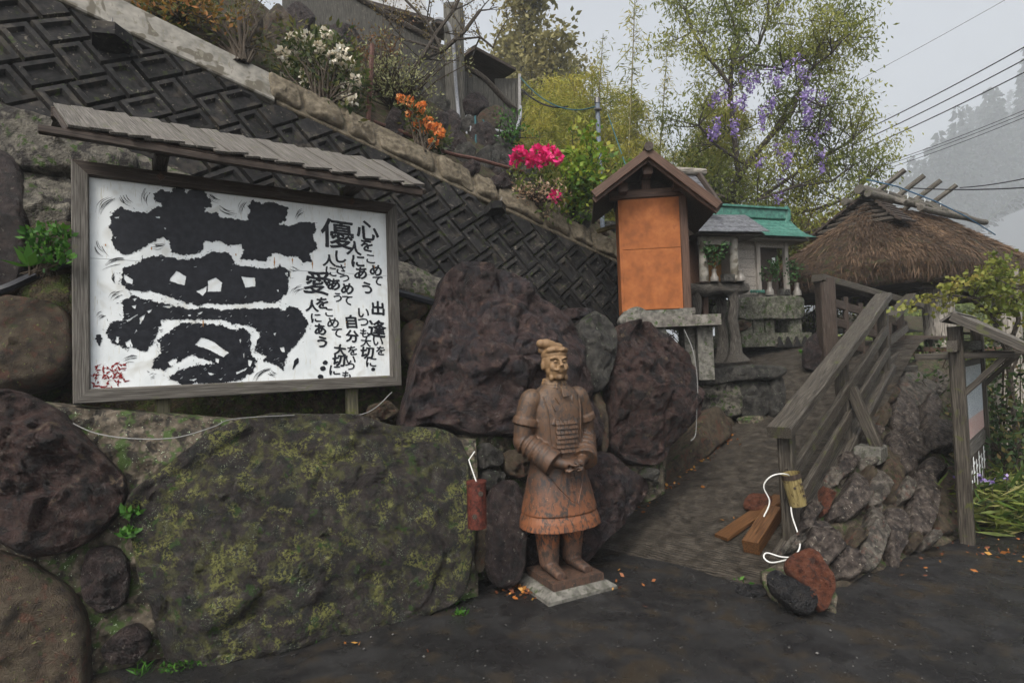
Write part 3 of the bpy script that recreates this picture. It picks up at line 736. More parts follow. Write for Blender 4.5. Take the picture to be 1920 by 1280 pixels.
RS = z7([(760, 190, 42, 66, 15), (695, 250, 34, 46, 0), (785, 360, 62, 120, 14), (650, 370, 24, 70, 6), (590, 420, 36, 50, 0), (655, 570, 82, 105, -25), (890, 550, 62, 175, 4), (995, 540, 46, 140, -6), (915, 310, 48, 85, 8),
         (985, 240, 44, 150, -4), (1140, 390, 66, 165, 0), (1262, 370, 58, 180, 0), (800, 560, 40, 66, 8), (770, 680, 68, 82, 18), (1052, 320, 26, 62, 0), (545, 500, 30, 44, 0), (1090, 570, 30, 40, 0), (1180, 560, 24, 40, 0), (700, 440, 30, 40, 0),
         (500, 590, 34, 30, 0), (865, 250, 26, 60, 10), (870, 190, 40, 30, 0), (1060, 200, 40, 70, -10), (1190, 220, 50, 60, 0)]) + \
     z6([(1010, 730, 110, 112, 0), (1095, 860, 48, 150, 4), (1168, 1010, 92, 92, 0), (930, 880, 62, 170, -14), (1000, 1060, 66, 150, -18), (850, 760, 52, 70, 0), (900, 1090, 50, 120, -24), (800, 900, 40, 70, 10), (760, 1000, 40, 60, 0), (1150, 700, 40, 80, 0)])
RM = [M_rpurple, M_rgrey, M_rpurple, M_rust, M_rpurple, M_rpurple, M_rgrey, M_rpurple, M_rgrey, M_tan, M_rpurple, M_tan, M_tan, M_rpurple, M_rgrey, M_rpurple, M_tan, M_rgrey, M_rpurple, M_rgrey, M_tan, M_rgrey, M_rpurple, M_rpurple, M_rgrey, M_rpurple, M_rpurple, M_rpurple, M_rpurple, M_tan, M_rpurple, M_tan, M_rpurple, M_rgrey]
for k, (cx, cy, rx, ry, ro) in enumerate(RS):
    rock('stone', ell(cx, cy, rx*1.14, ry*1.06, ro, 6, .2, k), RW, RM[k % len(RM)], rw, off=-.02+.02*(k % 3), N=40, K=14, front=.13+.0012*rx, back=.15, seed=300+k, rough=.014, rscale=3, cuts=9, cutdepth=.66, edge=3.6, chip=.008, facet=.016, ang=.75)
m_ = MB(); q = RW.at(1632, 850, .03); m_.box(q, (.26, .22, .15), (RDIR, -RL, Vector((0, 0, 1)))); m_.build('bracing_block', M_concg, rw)
# end stones bedded in cement beside the road
es = thing('corner_kerb', 'cement-bedded kerb of one rusty red and one black stone at the foot of the railing', 'kerb', G(1500, 1120))
EP = Plane(G(1500, 1150)+Vector((0, 0, .0)), Vector((-.15, -.75, .75)))
me_px = [(1425, 1075), (1450, 1058), (1500, 1050), (1560, 1100), (1570, 1140), (1560, 1172), (1520, 1165), (1480, 1140), (1440, 1115)]
rock('cement_bed', me_px, Plane(G(1500, 1130)+Vector((0, 0, .0)), Vector((-.1, -.35, 1))), M_mortar, es, N=60, K=14, front=.05, back=.06, seed=401, rough=.03, chip=.012)
rock('stone', [(1472, 1052), (1520, 1028), (1548, 1055), (1566, 1085), (1562, 1115), (1545, 1143), (1520, 1122), (1490, 1085)], EP, M_rust, es, off=.10, N=50, K=16, front=.06, back=.12, seed=402, rough=.02)
rock('stone', [(1438, 1085), (1455, 1068), (1490, 1088), (1525, 1110), (1532, 1132), (1515, 1148), (1470, 1128)], EP, M_black, es, off=.10, N=50, K=16, front=.06, back=.1, seed=403, rough=.02)
rock('stone', [(1378, 1105), (1395, 1094), (1430, 1098), (1440, 1112), (1410, 1118)], Plane(G(1410, 1106)+Vector((0, 0, .015)), Vector((0, -.1, 1))), M_black, es, N=30, K=9, front=.02, back=.03, seed=404, rough=.008)

# ================================================================== boulders on the slope above the wall
slope_rocks = [(822, 172, 34, 36, 'rust'), (772, 168, 18, 34, 'black'), (790, 120, 40, 26, 'p'), (892, 196, 24, 22, 'p'), (918, 226, 28, 20, 'rust'), (905, 258, 26, 26, 'p'), (880, 236, 20, 18, 'g'), (938, 282, 26, 22, 'g'), (962, 300, 22, 26, 'g'),
               (846, 232, 20, 26, 'p'), (815, 236, 26, 24, 'p'), (852, 272, 22, 26, 'p'), (838, 200, 20, 24, 'g'), (912, 300, 24, 24, 'g'), (870, 290, 22, 20, 'g'), (940, 322, 24, 16, 'p'), (880, 318, 22, 14, 'p'), (985, 318, 22, 20, 'g'), (990, 345, 18, 12, 'p'),
               (560, 40, 30, 30, 'p'), (640, 78, 44, 24, 'p'), (520, 50, 28, 34, 't'), (700, 95, 34, 26, 'p'), (940, 345, 26, 14, 'p'), (1090, 395, 16, 18, 'p'), (1105, 410, 13, 11, 'g'), (1118, 405, 17, 16, 't'), (1095, 420, 12, 10, 'g'), (1145, 425, 16, 10, 'g'), (1130, 440, 12, 8, 't'), (740, 235, 18, 30, 'p'), (470, 45, 26, 24, 't')]
RC = {'rust': (M_tan, 'rust-brown'), 'p': (M_purple, 'purple-brown'), 'g': (M_grey, 'grey'), 'black': (M_black, 'blackish'), 't': (M_tan, 'tan')}
for k, (cx, cy, rx, ry, ty) in enumerate(slope_rocks):
    hp = hill_at(cx, cy+ry*.6)
    pl = Plane(hp-Vector((0, 0, 0)), Vector((.45, -.8, .35)))
    where = 'above the moulded coping near the pink azalea' if cx > 1060 else ('under the bathhouse fence' if cx < 740 else 'in the stone bank below the bathhouse wall')
    rock('boulder', ell(cx, cy, rx, ry, rnd.uniform(-30, 30), 9, .14, k), pl, RC[ty][0], N=36, K=11, front=.14*rx/24, back=.22, seed=500+k, rough=.02, rscale=3,
         label='%s boulder %s' % (RC[ty][1], where), cat='boulder', group='boulders on the slope, %s %s' % (RC[ty][1], where))
# ================================================================== painted board
SN = Vector((.565, -.825, 0)).normalized()
SIGN = Plane(P(140, 700, 3.35), SN); SH, SU = SIGN.frame()
if SH.x < 0: SH = -SH
SU = Vector((0, 0, 1))
S0 = SIGN.at(137, 760)
def sab(px, py, off=0.0): d = SIGN.at(px, py, off)-S0; return Vector((d.dot(SH), d.z))
def spt(a, z, off=0.0): return S0+SH*a+SU*z+SN*off
cTL, cTR, cBR, cBL = sab(136, 304), sab(742, 382), sab(749, 722), sab(141, 758)
SW = (cTR.x+cBR.x)/2; SHt = (cTL.y+cTR.y)/2; SB0 = (cBL.y+cBR.y)/2
board = thing('painted_signboard', 'white board painted with a huge black brush character and handwritten verse under a shingle roof', 'signboard', spt(SW/2, SB0-.35))
M_white = mat('white_paint', [(.66, .70, .71), (.74, .775, .78), (.78, .81, .81)], 1.2, rough=.42, bump=.06, bscale=18, bdist=.003,
              spots=[((.60, .61, .58), 1.3, .62, .08), ((.60, .60, .54), 3, .66, .05, (6, 6, .6)), ((.42, .30, .16), 22, .765, .008)], fine=.015)
M_ink = mat('black_brush_paint', [(.005, .006, .009), (.011, .012, .016), (.018, .02, .026)], 5, stretch=(1, 1, 1), rough=.32, rough2=.5, bump=.2, bscale=20, bdist=.003)
M_seal = mat('red_seal_paint', [(.16, .008, .008), (.25, .015, .015)], 8, rough=.5, bump=0)
M_ruststreak = mat('rust_streak', [(.30, .13, .03), (.42, .22, .07)], 20, rough=.7, bump=0)
FW = .085
mb = MB(); zs = sab(400, 462).y
seam = SB0+(SHt-SB0)*.60
mb.prism([spt(0, SB0, .004), spt(SW, SB0, .004), spt(SW, seam-.0012, .004), spt(0, seam-.0012, .004)], -SN*.02); mb.build('panel', M_white, board)
mb = MB(); mb.prism([spt(0, seam+.0012, .004), spt(SW, seam+.0012, .004), spt(SW, SHt, .004), spt(0, SHt, .004)], -SN*.02); mb.build('panel', M_white, board)
mb = MB(); mb.prism([spt(0, SB0, -.022), spt(SW, SB0, -.022), spt(SW, SHt, -.022), spt(0, SHt, -.022)], -SN*.02); mb.build('backing_board', M_dwood, board)
def mitre(p, mt, name='frame_rail'):
    a0, z0, a1, z1 = p
    d = Vector((a1-a0, z1-z0)).normalized(); nrm = Vector((-d.y, d.x))
    m_ = MB(); L = Vector((a1-a0, z1-z0)).length; off = Vector((rnd.uniform(0, 40), 0, 0)); seg = 10
    vs, gs = [], []
    for k in range(seg+1):
        for (wd, ins, de) in ((0, 0, -.03), (0, 0, .034), (.006, .006, .040), (FW-.008, FW-.008, .040), (FW, FW, .030), (FW, FW, -.03)):
            t0 = ins; L_ = L-2*ins; s = t0+L_*k/seg
            q = Vector((a0, z0))+d*s+nrm*wd
            vs.append(spt(q.x, q.y, de+rnd.uniform(-.001, .001))); gs.append(off+Vector((s, wd, de)))
    fs = []
    for k in range(seg):
        for i in range(6): j = (i+1) % 6; fs.append((6*k+i, 6*k+6+i, 6*k+6+j, 6*k+j))
    fs += [tuple(range(6)), tuple(range(6*seg+5, 6*seg-1, -1))]
    m_.add(vs, fs, gs); return m_.build(name, mt, board)
mitre((0, SB0, SW, SB0), M_gwood); mitre((SW, SB0, SW, SHt), M_gwood); mitre((SW, SHt, 0, SHt), M_dwood); mitre((0, SHt, 0, SB0), M_gwood)  # top rail gets darker wood: the little roof's shade put into its colour
for a in (SW*.22, SW*.82):
    m_ = MB(); c_ = spt(a, SHt-FW*.45, .04); q = [c_+SH*x*.026+SU*y*.026 for x, y in ((1, 0), (0, 1), (-1, 0), (0, -1))]
    m_.prism(q, SN*.007); m_.build('bolt', M_bwood, board)
    m_ = MB(); m_.beam(spt(a, SB0-.32, -.06), spt(a, SHt+.09, -.06), .085, .06, SN, seg=8); m_.build('post', mat('mossy_post%d' % int(a*10), [(.05, .045, .03), (.12, .11, .07), (.17, .16, .10)], 2, stretch=(.5, 12, 12), bump=.5, bscale=3, bstretch=(.7, 24, 24), spots=[((.09, .10, .025), 3, .58, .06)]), board)
# ink: painted on a fine grid over the board, then turned into runs of thin quads
CS = .0018
NXC, NYC = int(SW/CS), int((SHt-SB0)/CS)
def jitter_loop(lp, rag, sub, seed):
    pts = []; n = len(lp)
    for i in range(n):
        p, q = lp[i], lp[(i+1) % n]; L = (q-p).length; k = max(1, int(L/sub)); d = (q-p).normalized() if L > 0 else Vector((1, 0)); nr = Vector((-d.y, d.x))
        for t in range(k):
            x = p.lerp(q, t/k)
            pts.append(x+nr*(noise.noise(Vector((x.x*45, x.y*45, seed)))*rag+noise.noise(Vector((x.x*170, x.y*170, seed+7)))*rag*.9))
    return np.array([(p.x, p.y-SB0) for p in pts])/CS
def raster(cv, lp):                                  # even-odd fill
    a = lp; b_ = np.roll(lp, -1, 0)
    for r in range(max(0, int(lp[:, 1].min())), min(NYC-1, int(lp[:, 1].max())+1)):
        y = r+.5; m_ = (a[:, 1] <= y) != (b_[:, 1] <= y)
        if not m_.any(): continue
        xs = np.sort(a[m_, 0]+(y-a[m_, 1])/(b_[m_, 1]-a[m_, 1])*(b_[m_, 0]-a[m_, 0]))
        for k in range(0, len(xs)-1, 2):
            x0, x1 = max(0, int(round(xs[k]))), min(NXC, int(round(xs[k+1])))
            if x1 > x0: cv[r, x0:x1] ^= True
def dilate(cv, n):
    for _ in range(n):
        c2 = cv.copy(); c2[1:] |= cv[:-1]; c2[:-1] |= cv[1:]; c2[:, 1:] |= cv[:, :-1]; c2[:, :-1] |= cv[:, 1:]; cv = c2
    return cv
def runs(cv, off):
    V, Q = [], []
    for r in range(cv.shape[0]):
        e = np.flatnonzero(np.diff(np.concatenate([[0], cv[r].astype(np.int8), [0]])))
        for k in range(0, len(e), 2):
            z = SB0+r*CS; b0 = len(V)
            V += [spt(e[k]*CS, z, off), spt(e[k+1]*CS, z, off), spt(e[k+1]*CS, z+CS, off), spt(e[k]*CS, z+CS, off)]; Q.append((b0, b0+1, b0+2, b0+3))
    return np.array([tuple(v) for v in V]), np.array(Q)
z8 = lambda L: [sab(160+x/3.048, 320+y/3.048, .005) for x, y in L]
INK = [
 ([(140, 330), (150, 240), (200, 205), (270, 235), (370, 240), (380, 215), (440, 205), (430, 185), (390, 170), (385, 130), (430, 105), (490, 125), (500, 95), (560, 95), (575, 125), (620, 100), (680, 120), (720, 170), (720, 215), (680, 210), (685, 235), (760, 245), (765, 265), (850, 275), (920, 285), (945, 235), (930, 205), (960, 170), (1010, 190), (1050, 180), (1100, 190), (1160, 215), (1145, 285), (1105, 305), (1160, 320), (1240, 290), (1310, 295), (1320, 340), (1300, 380), (1330, 440), (1280, 475), (1300, 520), (1240, 525), (1215, 490), (1150, 490), (1080, 465), (1050, 490), (1030, 520), (980, 515), (880, 505), (905, 455), (890, 420), (820, 430), (770, 405), (680, 405), (665, 465), (570, 485), (490, 465), (480, 400), (430, 378), (370, 415), (310, 455), (230, 480), (180, 455), (150, 400), (155, 360)],
  [[(165, 268), (195, 262), (190, 274)], [(450, 325), (464, 330), (455, 340)], [(395, 265), (425, 264), (425, 272)], [(165, 380), (180, 376), (172, 392)]]),
 ([(210, 600), (220, 550), (280, 540), (330, 500), (430, 485), (520, 505), (580, 508), (660, 495), (720, 465), (820, 470), (865, 540), (950, 550), (1070, 560), (1110, 540), (1170, 575), (1160, 620), (1160, 690), (1100, 750), (1040, 755), (1010, 745), (900, 760), (800, 765), (700, 755), (650, 770), (560, 750), (480, 720), (400, 695), (330, 690), (250, 680), (205, 650)],
  [[(478, 628), (520, 572), (578, 605), (565, 655), (510, 640)], [(700, 630), (745, 610), (782, 640), (775, 690), (700, 690)], [(890, 605), (970, 612), (972, 660), (915, 668)], [(635, 690), (695, 660), (690, 690), (670, 715), (650, 700)], [(222, 592), (238, 600), (270, 622), (268, 648), (235, 640), (225, 620)], [(1136, 585), (1158, 580), (1156, 606)], [(1095, 680), (1104, 678), (1102, 695)]]),
 ([(210, 740), (270, 715), (360, 740), (440, 755), (500, 770), (590, 790), (700, 785), (800, 795), (900, 785), (1000, 790), (1100, 780), (1145, 800), (1160, 770), (1215, 785), (1275, 865), (1260, 915), (1230, 960), (1170, 1030), (1140, 1090), (1130, 1140), (1090, 1110), (1020, 1085), (1030, 1055), (965, 1030), (975, 990), (1000, 930), (940, 885), (850, 875), (770, 850), (650, 850), (540, 850), (440, 850), (415, 920), (385, 980), (340, 1040), (270, 1010), (230, 1015), (160, 985), (115, 930), (150, 860), (200, 860), (225, 840), (215, 800)],
  [[(265, 772), (290, 766), (285, 790)], [(275, 730), (298, 728), (282, 745)], [(350, 802), (384, 790), (362, 815)], [(228, 980), (258, 962), (270, 1005), (240, 1010)], [(310, 840), (345, 818), (330, 850), (312, 880)], [(175, 945), (192, 950), (188, 985), (172, 975)], [(445, 776), (505, 770), (480, 785)], [(640, 815), (675, 803), (655, 822)], [(1075, 930), (1090, 925), (1085, 945)], [(1110, 1010), (1135, 1005), (1140, 1040), (1120, 1030)], [(235, 855), (300, 818), (296, 828), (240, 862)], [(280, 930), (292, 905), (296, 915)], [(585, 825), (605, 820), (596, 832)]]),
 ([(410, 970), (480, 920), (550, 870), (640, 870), (760, 880), (850, 905), (910, 895), (945, 940), (945, 1040), (980, 1090), (960, 1150), (880, 1195), (760, 1220), (640, 1210), (560, 1225), (480, 1180), (530, 1140), (640, 1110), (700, 1105), (740, 1100), (610, 1050), (540, 1085), (460, 1135), (385, 1130), (390, 1075), (430, 1045), (430, 1000)],
  [[(625, 995), (665, 952), (720, 970), (820, 1040), (790, 1065), (700, 1020), (640, 1000)], [(468, 1092), (520, 1070), (526, 1090), (490, 1118)], [(740, 1068), (765, 1075), (760, 1100), (745, 1092)], [(930, 1080), (955, 1085), (940, 1120), (928, 1105)], [(585, 1195), (640, 1185), (620, 1200)], [(700, 1150), (745, 1160), (710, 1168)], [(880, 965), (890, 960), (886, 985)], [(860, 1150), (925, 1125), (915, 1140), (865, 1162)], [(760, 1190), (790, 1182), (775, 1196)], [(900, 1045), (912, 1040), (906, 1070)]]),
]
cv = np.zeros((NYC, NXC), bool)
for si, (outer, holes) in enumerate(INK):
    c1 = np.zeros_like(cv)
    raster(c1, jitter_loop(z8(outer), .011, .004, si))
    for h in holes:
        c2 = np.zeros_like(cv); raster(c2, jitter_loop(z8(h), .004, .004, si+20)); c1 &= ~c2
    cv |= c1
for i in range(260):                                 # dry-brush nicks inside the strokes
    x, y = rnd.choice(INK[rnd.choice((1, 2, 2, 3, 3))][0]); p = z8([(x+rnd.gauss(0, 24), y+rnd.gauss(0, 24))])[0]; a = rnd.uniform(.1, 1.0); L = rnd.uniform(2, 9)
    for t in np.linspace(0, L, 12):
        r_, c_ = int((p.y-SB0)/CS+math.sin(a)*t), int(p.x/CS+math.cos(a)*t)
        if 0 < r_ < NYC-1 and 0 < c_ < NXC-1: cv[r_, c_:c_+2] = False
V, Q = runs(cv, .0062); link('brush_character', np_mesh('brush_character', V, Q), M_ink, board)
mb = MB()
def ribbon(mb_, p, q, wd, off, bend=0.0):
    d = q-p; L = d.length; d = d/L; nr = Vector((-d.y, d.x)); A, B = [], []
    for k in range(9):
        t = k/8; c = p+d*L*t+nr*(math.sin(t*math.pi)*bend*L); w2 = wd*(.25+.75*math.sin(math.pi*min(1, t*1.1+.08)))*rnd.uniform(.6, 1.2)
        A.append(c+nr*w2); B.append(c-nr*w2)
    vs = [spt(v.x, v.y, off) for v in B]+[spt(v.x, v.y, off) for v in reversed(A)]
    n = len(vs); mb_.add(vs, [(k, k+1, n-2-k, n-1-k) for k in range(8)])
FL = [((165, 150), (85, 240)), ((215, 145), (260, 190)), ((340, 115), (340, 185)), ((700, 135), (760, 170)), ((770, 215), (855, 245)), ((905, 175), (880, 245)), ((1235, 230), (1200, 270)), ((65, 420), (110, 480)), ((215, 520), (110, 555)),
      ((150, 590), (160, 635)), ((205, 690), (155, 725)), ((100, 815), (70, 835)), ((1235, 670), (1185, 705)), ((1040, 1130), (960, 1200)), ((1050, 1150), (1085, 1165)), ((285, 1080), (220, 1095)), ((400, 1165), (375, 1175)), ((1180, 560), (1215, 570)), ((390, 440), (450, 430))]
for (p, q) in FL:
    p, q = z8([p, q]); d = (q-p).normalized(); nr = Vector((-d.y, d.x))
    for i in range(6):
        o_ = nr*rnd.uniform(-.022, .022)+d*rnd.uniform(-.02, .02); ribbon(mb, p+o_, q+o_*.8, rnd.uniform(.0008, .0028), .0062, rnd.uniform(-.2, -.05))
for (p, q, wd) in (((75, 935), (80, 1000), .018), ((1215, 1070), (1185, 1135), .016), ((1370, 1090), (1372, 1092), .014)):
    p, q = z8([p, q]); ribbon(mb, p, q, wd, .0064)
for i in range(420):                                 # bristle spatter at the stroke ends
    o_, hs = INK[rnd.randrange(4)]; x, y = rnd.choice(o_); p = z8([(x+rnd.gauss(0, 12), y+rnd.gauss(0, 12))])[0]; a = rnd.uniform(0, 6.28)
    ribbon(mb, p, p+Vector((math.cos(a), math.sin(a)))*rnd.uniform(.006, .02), rnd.uniform(.0008, .0022), .0060)
mb.build('brush_spatter', M_ink, board, kind='stuff')
# handwritten verse, one glyph at a time
TXT = [('心', 485, 160, 150), ('を', 480, 262, 92), ('こ', 508, 360, 66), ('め', 545, 440, 84), ('て', 555, 515, 70), ('人', 392, 282, 105), ('に', 418, 375, 90), ('あ', 440, 460, 92), ('う', 483, 565, 86),
       ('優', 275, 185, 225), ('し', 295, 345, 88), ('さ', 298, 435, 80), ('つ', 325, 497, 52), ('め', 345, 570, 84), ('て', 342, 650, 68), ('人', 215, 370, 88), ('に', 228, 447, 76), ('あ', 250, 540, 88), ('う', 275, 630, 70),
       ('愛', 135, 530, 180), ('を', 165, 670, 86), ('こ', 215, 738, 58), ('め', 243, 810, 80), ('て', 268, 880, 68), ('人', 95, 690, 88), ('に', 122, 775, 70), ('あ', 152, 855, 82), ('う', 165, 945, 84),
       ('出', 560, 705, 105), ('逢', 555, 850, 130), ('い', 560, 940, 66), ('を', 578, 1005, 70), ('い', 458, 740, 72), ('つ', 455, 805, 60), ('も', 465, 882, 68), ('大', 475, 945, 76), ('切', 483, 1020, 92), ('に', 512, 1085, 76),
       ('自', 373, 800, 98), ('分', 378, 905, 90), ('を', 380, 1005, 72), ('い', 367, 1070, 60), ('つ', 362, 1118, 52), ('も', 338, 1178, 64), ('大', 293, 1000, 84), ('切', 282, 1075, 88), ('に', 255, 1145, 76),
       ('●', 525, 1137, 26), ('●', 187, 1090, 32), ('●', 171, 1132, 36), ('●', 154, 1191, 36)]
cv = np.zeros((NYC, NXC), bool)
for ch, x, y, s in TXT:
    s *= .92
    cu = bpy.data.curves.new('tmp', 'FONT'); cu.body = ch; cu.resolution_u = 4
    o = bpy.data.objects.new('tmp', cu); me = o.to_mesh()
    if len(me.vertices) == 0: o.to_mesh_clear(); bpy.data.objects.remove(o); continue
    xs = [v.co.x for v in me.vertices]; ys = [v.co.y for v in me.vertices]
    cx, cy = (min(xs)+max(xs))/2, (min(ys)+max(ys))/2; hh = max(max(ys)-min(ys), (max(xs)-min(xs))*.8)
    px, py = 560+x/3.765, 390+y/3.765
    c = sab(px, py, .005); hm = abs(sab(px, py-s/3.765/2).y-sab(px, py+s/3.765/2).y); k = hm/hh; rot = R(rnd.uniform(-7, 3))
    vs = []
    for v in me.vertices:
        X, Y = (v.co.x-cx)*k*1.06, (v.co.y-cy)*k*.96
        X += .10*hm*noise.noise(Vector((Y/hm*1.7, x, y))); Y += .10*hm*noise.noise(Vector((X/hm*1.7, y, x)))
        vs.append(((c.x+X*math.cos(rot)-Y*math.sin(rot))/CS, (c.y-SB0+X*math.sin(rot)+Y*math.cos(rot))/CS))
    vs = np.array(vs); c1 = np.zeros_like(cv)
    for p in me.polygons:
        c2 = np.zeros_like(cv[:2, :2]); t = vs[list(p.vertices)]
        r0, r1 = int(t[:, 1].min()), int(t[:, 1].max())+1
        for r in range(max(0, r0), min(NYC, r1+1)):
            yy = r+.5; a_ = t; b_ = np.roll(t, -1, 0); m_ = (a_[:, 1] <= yy) != (b_[:, 1] <= yy)
            if m_.sum() < 2: continue
            q = np.sort(a_[m_, 0]+(yy-a_[m_, 1])/(b_[m_, 1]-a_[m_, 1])*(b_[m_, 0]-a_[m_, 0])); c1[r, max(0, int(math.floor(q[0]))):min(NXC, int(math.ceil(q[-1])))] = True
    cv |= dilate(c1, 2 if s > 75 else 1)
    o.to_mesh_clear(); bpy.data.objects.remove(o); bpy.data.curves.remove(cu)
V, Q = runs(cv, .0062); link('verse_lettering', np_mesh('verse_lettering', V, Q), M_ink, board)
mb = MB()
for i in range(75):                                   # broken red seal print
    p = z8([(rnd.uniform(38, 222), rnd.uniform(1100, 1250))])[0]; a = rnd.choice((0, .5, 1.3, 2.2))+rnd.uniform(-.4, .4)
    ribbon(mb, p, p+Vector((math.cos(a), math.sin(a)))*rnd.uniform(.012, .04), rnd.uniform(.002, .0065), .0062+i*1e-6, rnd.uniform(-.3, .3))
mb.build('red_seal', M_seal, board)
mb = MB()
for (x, y, l) in ((115, 425, 8), (378, 443, 12), (860, 480, 8), (1080, 500, 60), (1183, 505, 30), (1298, 520, 45), (673, 860, 35)):
    p, q = z8([(x, y-6), (x, y+l)]); ribbon(mb, p, q, .004, .0070)
for (x, y, l) in ((325, 385, 30), (532, 405, 22), (335, 800, 10)):
    p, q = sab(560+x/3.765, 390+y/3.765), sab(560+x/3.765, 390+(y+l)/3.765); ribbon(mb, p, q, .004, .0070)
mb.build('rust_stain', M_ruststreak, board, kind='stuff')
# little roof: one shingle board at a time
fL, fR = SIGN.at(133, 236, .34), SIGN.at(797, 352, .34); bL, bR = SIGN.at(104, 196, -.08), SIGN.at(716, 306, -.08)
NS = 24; along = (fR-fL).normalized()
rn = (fR-fL).cross(bL-fL).normalized(); rn = rn if rn.z > 0 else -rn
m_ = MB(); m_.prism([fL-rn*.012+along*-.02, fR-rn*.012+along*-.05, bR-rn*.012, bL-rn*.012], -rn*.012); deck_ = m_.build('roof_deck', M_dwood, board)
for k in range(NS):
    t = (k+.5)/NS; wd = (fR-fL).length/NS*1.22
    p0 = fL.lerp(fR, t)+along*rnd.uniform(-.006, .006); p1 = bL.lerp(bR, t)
    ex = (p0-p1).normalized()*rnd.uniform(-.012, .02)
    lift = rn*(.008*(k % 2)+rnd.uniform(0, .006))
    tilt = (rn+along*rnd.uniform(-.10, .02)).normalized()
    m_ = MB(); m_.beam(p1+lift, p0+ex+lift, wd, .014, tilt, ch=.002, seg=4, wob=.0015); m_.build('shingle', M_gwood, deck_)
b2L, b2R = bL.lerp(bL*2-fL, .35), bR.lerp(bR*2-fR, .35); b2L.z = bL.z-.07; b2R.z = bR.z-.07
m_ = MB(); m_.prism([bL+rn*-.01, bR+rn*-.01, b2R, b2L], Vector((0, 0, -.02))); m_.build('rear_roof_slope', M_gwood, board)
m_ = MB(); m_.beam(fL+Vector((0, 0, -.040))-along*.14-SN*.03, fR+Vector((0, 0, -.040))-along*.02-SN*.03, .05, .042, seg=8); m_.build('eave_beam', M_dwood, board)
m_ = MB(); m_.beam(bL+Vector((0, 0, -.06))-along*.02, bR+Vector((0, 0, -.06)), .06, .07, seg=8); m_.build('ridge_beam', M_dwood, board)
for a in (SW*.22, SW*.82):
    m_ = MB(); c_ = spt(a, SHt+.055, 0); m_.beam(c_-SN*.12, c_+SN*.26, .075, .07, seg=3); m_.build('roof_bracket', M_dwood, board)
for e, f_ in ((fL, bL), (fR, bR)):
    m_ = MB(); m_.beam(e-along*.0-rn*.035, f_-rn*.035, .04, .04, rn, seg=3); m_.build('barge_board', M_dwood, board)
# ================================================================== clay warrior
M_terra = bpy.data.materials.new('weathered_terracotta'); M_terra.use_nodes = True; nt = M_terra.node_tree
b = nt.nodes['Principled BSDF']; a = nn(nt, 'ShaderNodeAttribute', attribute_name='g'); vec = a.outputs['Vector']
sx = nn(nt, 'ShaderNodeSeparateXYZ'); nt.links.new(vec, sx.inputs[0])
zz = nn(nt, 'ShaderNodeMath', operation='MULTIPLY_ADD'); nt.links.new(tex(nt, vec, 5, 6, .65), zz.inputs[0]); zz.inputs[1].default_value = .22; nt.links.new(sx.outputs['Z'], zz.inputs[2])
zr = nn(nt, 'ShaderNodeMath', operation='MULTIPLY'); nt.links.new(zz.outputs[0], zr.inputs[0]); zr.inputs[1].default_value = 1/1.9
c = ramp(nt, zr.outputs[0], [(.0, (.045, .028, .02)), (.10, (.075, .042, .028)), (.21, (.12, .06, .035)), (.235, (.24, .078, .025)), (.33, (.18, .064, .024)), (.43, (.082, .035, .017)), (.5, (.070, .033, .016)), (.74, (.082, .043, .021)), (.80, (.085, .048, .024)), (.845, (.20, .12, .055)), (1, (.18, .108, .05))])
f1_ = ramp(nt, tex(nt, vec, 6, 9, .72, (1, 1, .55), .5), [(.47, (0, 0, 0)), (.62, (1, 1, 1))]); mq = nn(nt, 'ShaderNodeMath', operation='MULTIPLY'); nt.links.new(f1_, mq.inputs[0])
zd_ = nn(nt, 'ShaderNodeMath', operation='MULTIPLY'); nt.links.new(sx.outputs['Z'], zd_.inputs[0]); zd_.inputs[1].default_value = .5
hm_ = ramp(nt, zd_.outputs[0], [(.0, (1, 1, 1)), (.72, (1, 1, 1)), (.75, (.12, .12, .12))]); nt.links.new(hm_, mq.inputs[1])
c = mixc(nt, mq.outputs[0], c, (.035, .024, .018))
zs_ = ramp(nt, sx.outputs['Z'], [(.29, (.4, .4, .4)), (.40, (.9, .9, .9)), (.46, (.5, .5, .5)), (.47, (.0, .0, .0)), (.70, (.2, .2, .2)), (.78, (1, 1, 1)), (.80, (0, 0, 0))])
f2_ = ramp(nt, tex(nt, vec, 9, 6, .7, (1, 1, .28), .3), [(.53, (0, 0, 0)), (.57, (1, 1, 1))])
mm = nn(nt, 'ShaderNodeMath', operation='MULTIPLY'); nt.links.new(zs_, mm.inputs[0]); nt.links.new(f2_, mm.inputs[1]); c = mixc(nt, mm.outputs[0], c, (.014, .014, .017))
f3_ = ramp(nt, tex(nt, vec, 14, 6, .7), [(.66, (0, 0, 0)), (.74, (1, 1, 1))]); c = mixc(nt, f3_, c, (.24, .12, .06))
nt.links.new(c, b.inputs['Base Color']); b.inputs['Roughness'].default_value = .58
bp = nn(nt, 'ShaderNodeBump'); bp.inputs['Strength'].default_value = .35; bp.inputs['Distance'].default_value = .006
nt.links.new(tex(nt, vec, 60, 6, .7), bp.inputs['Height']); nt.links.new(bp.outputs[0], b.inputs['Normal'])

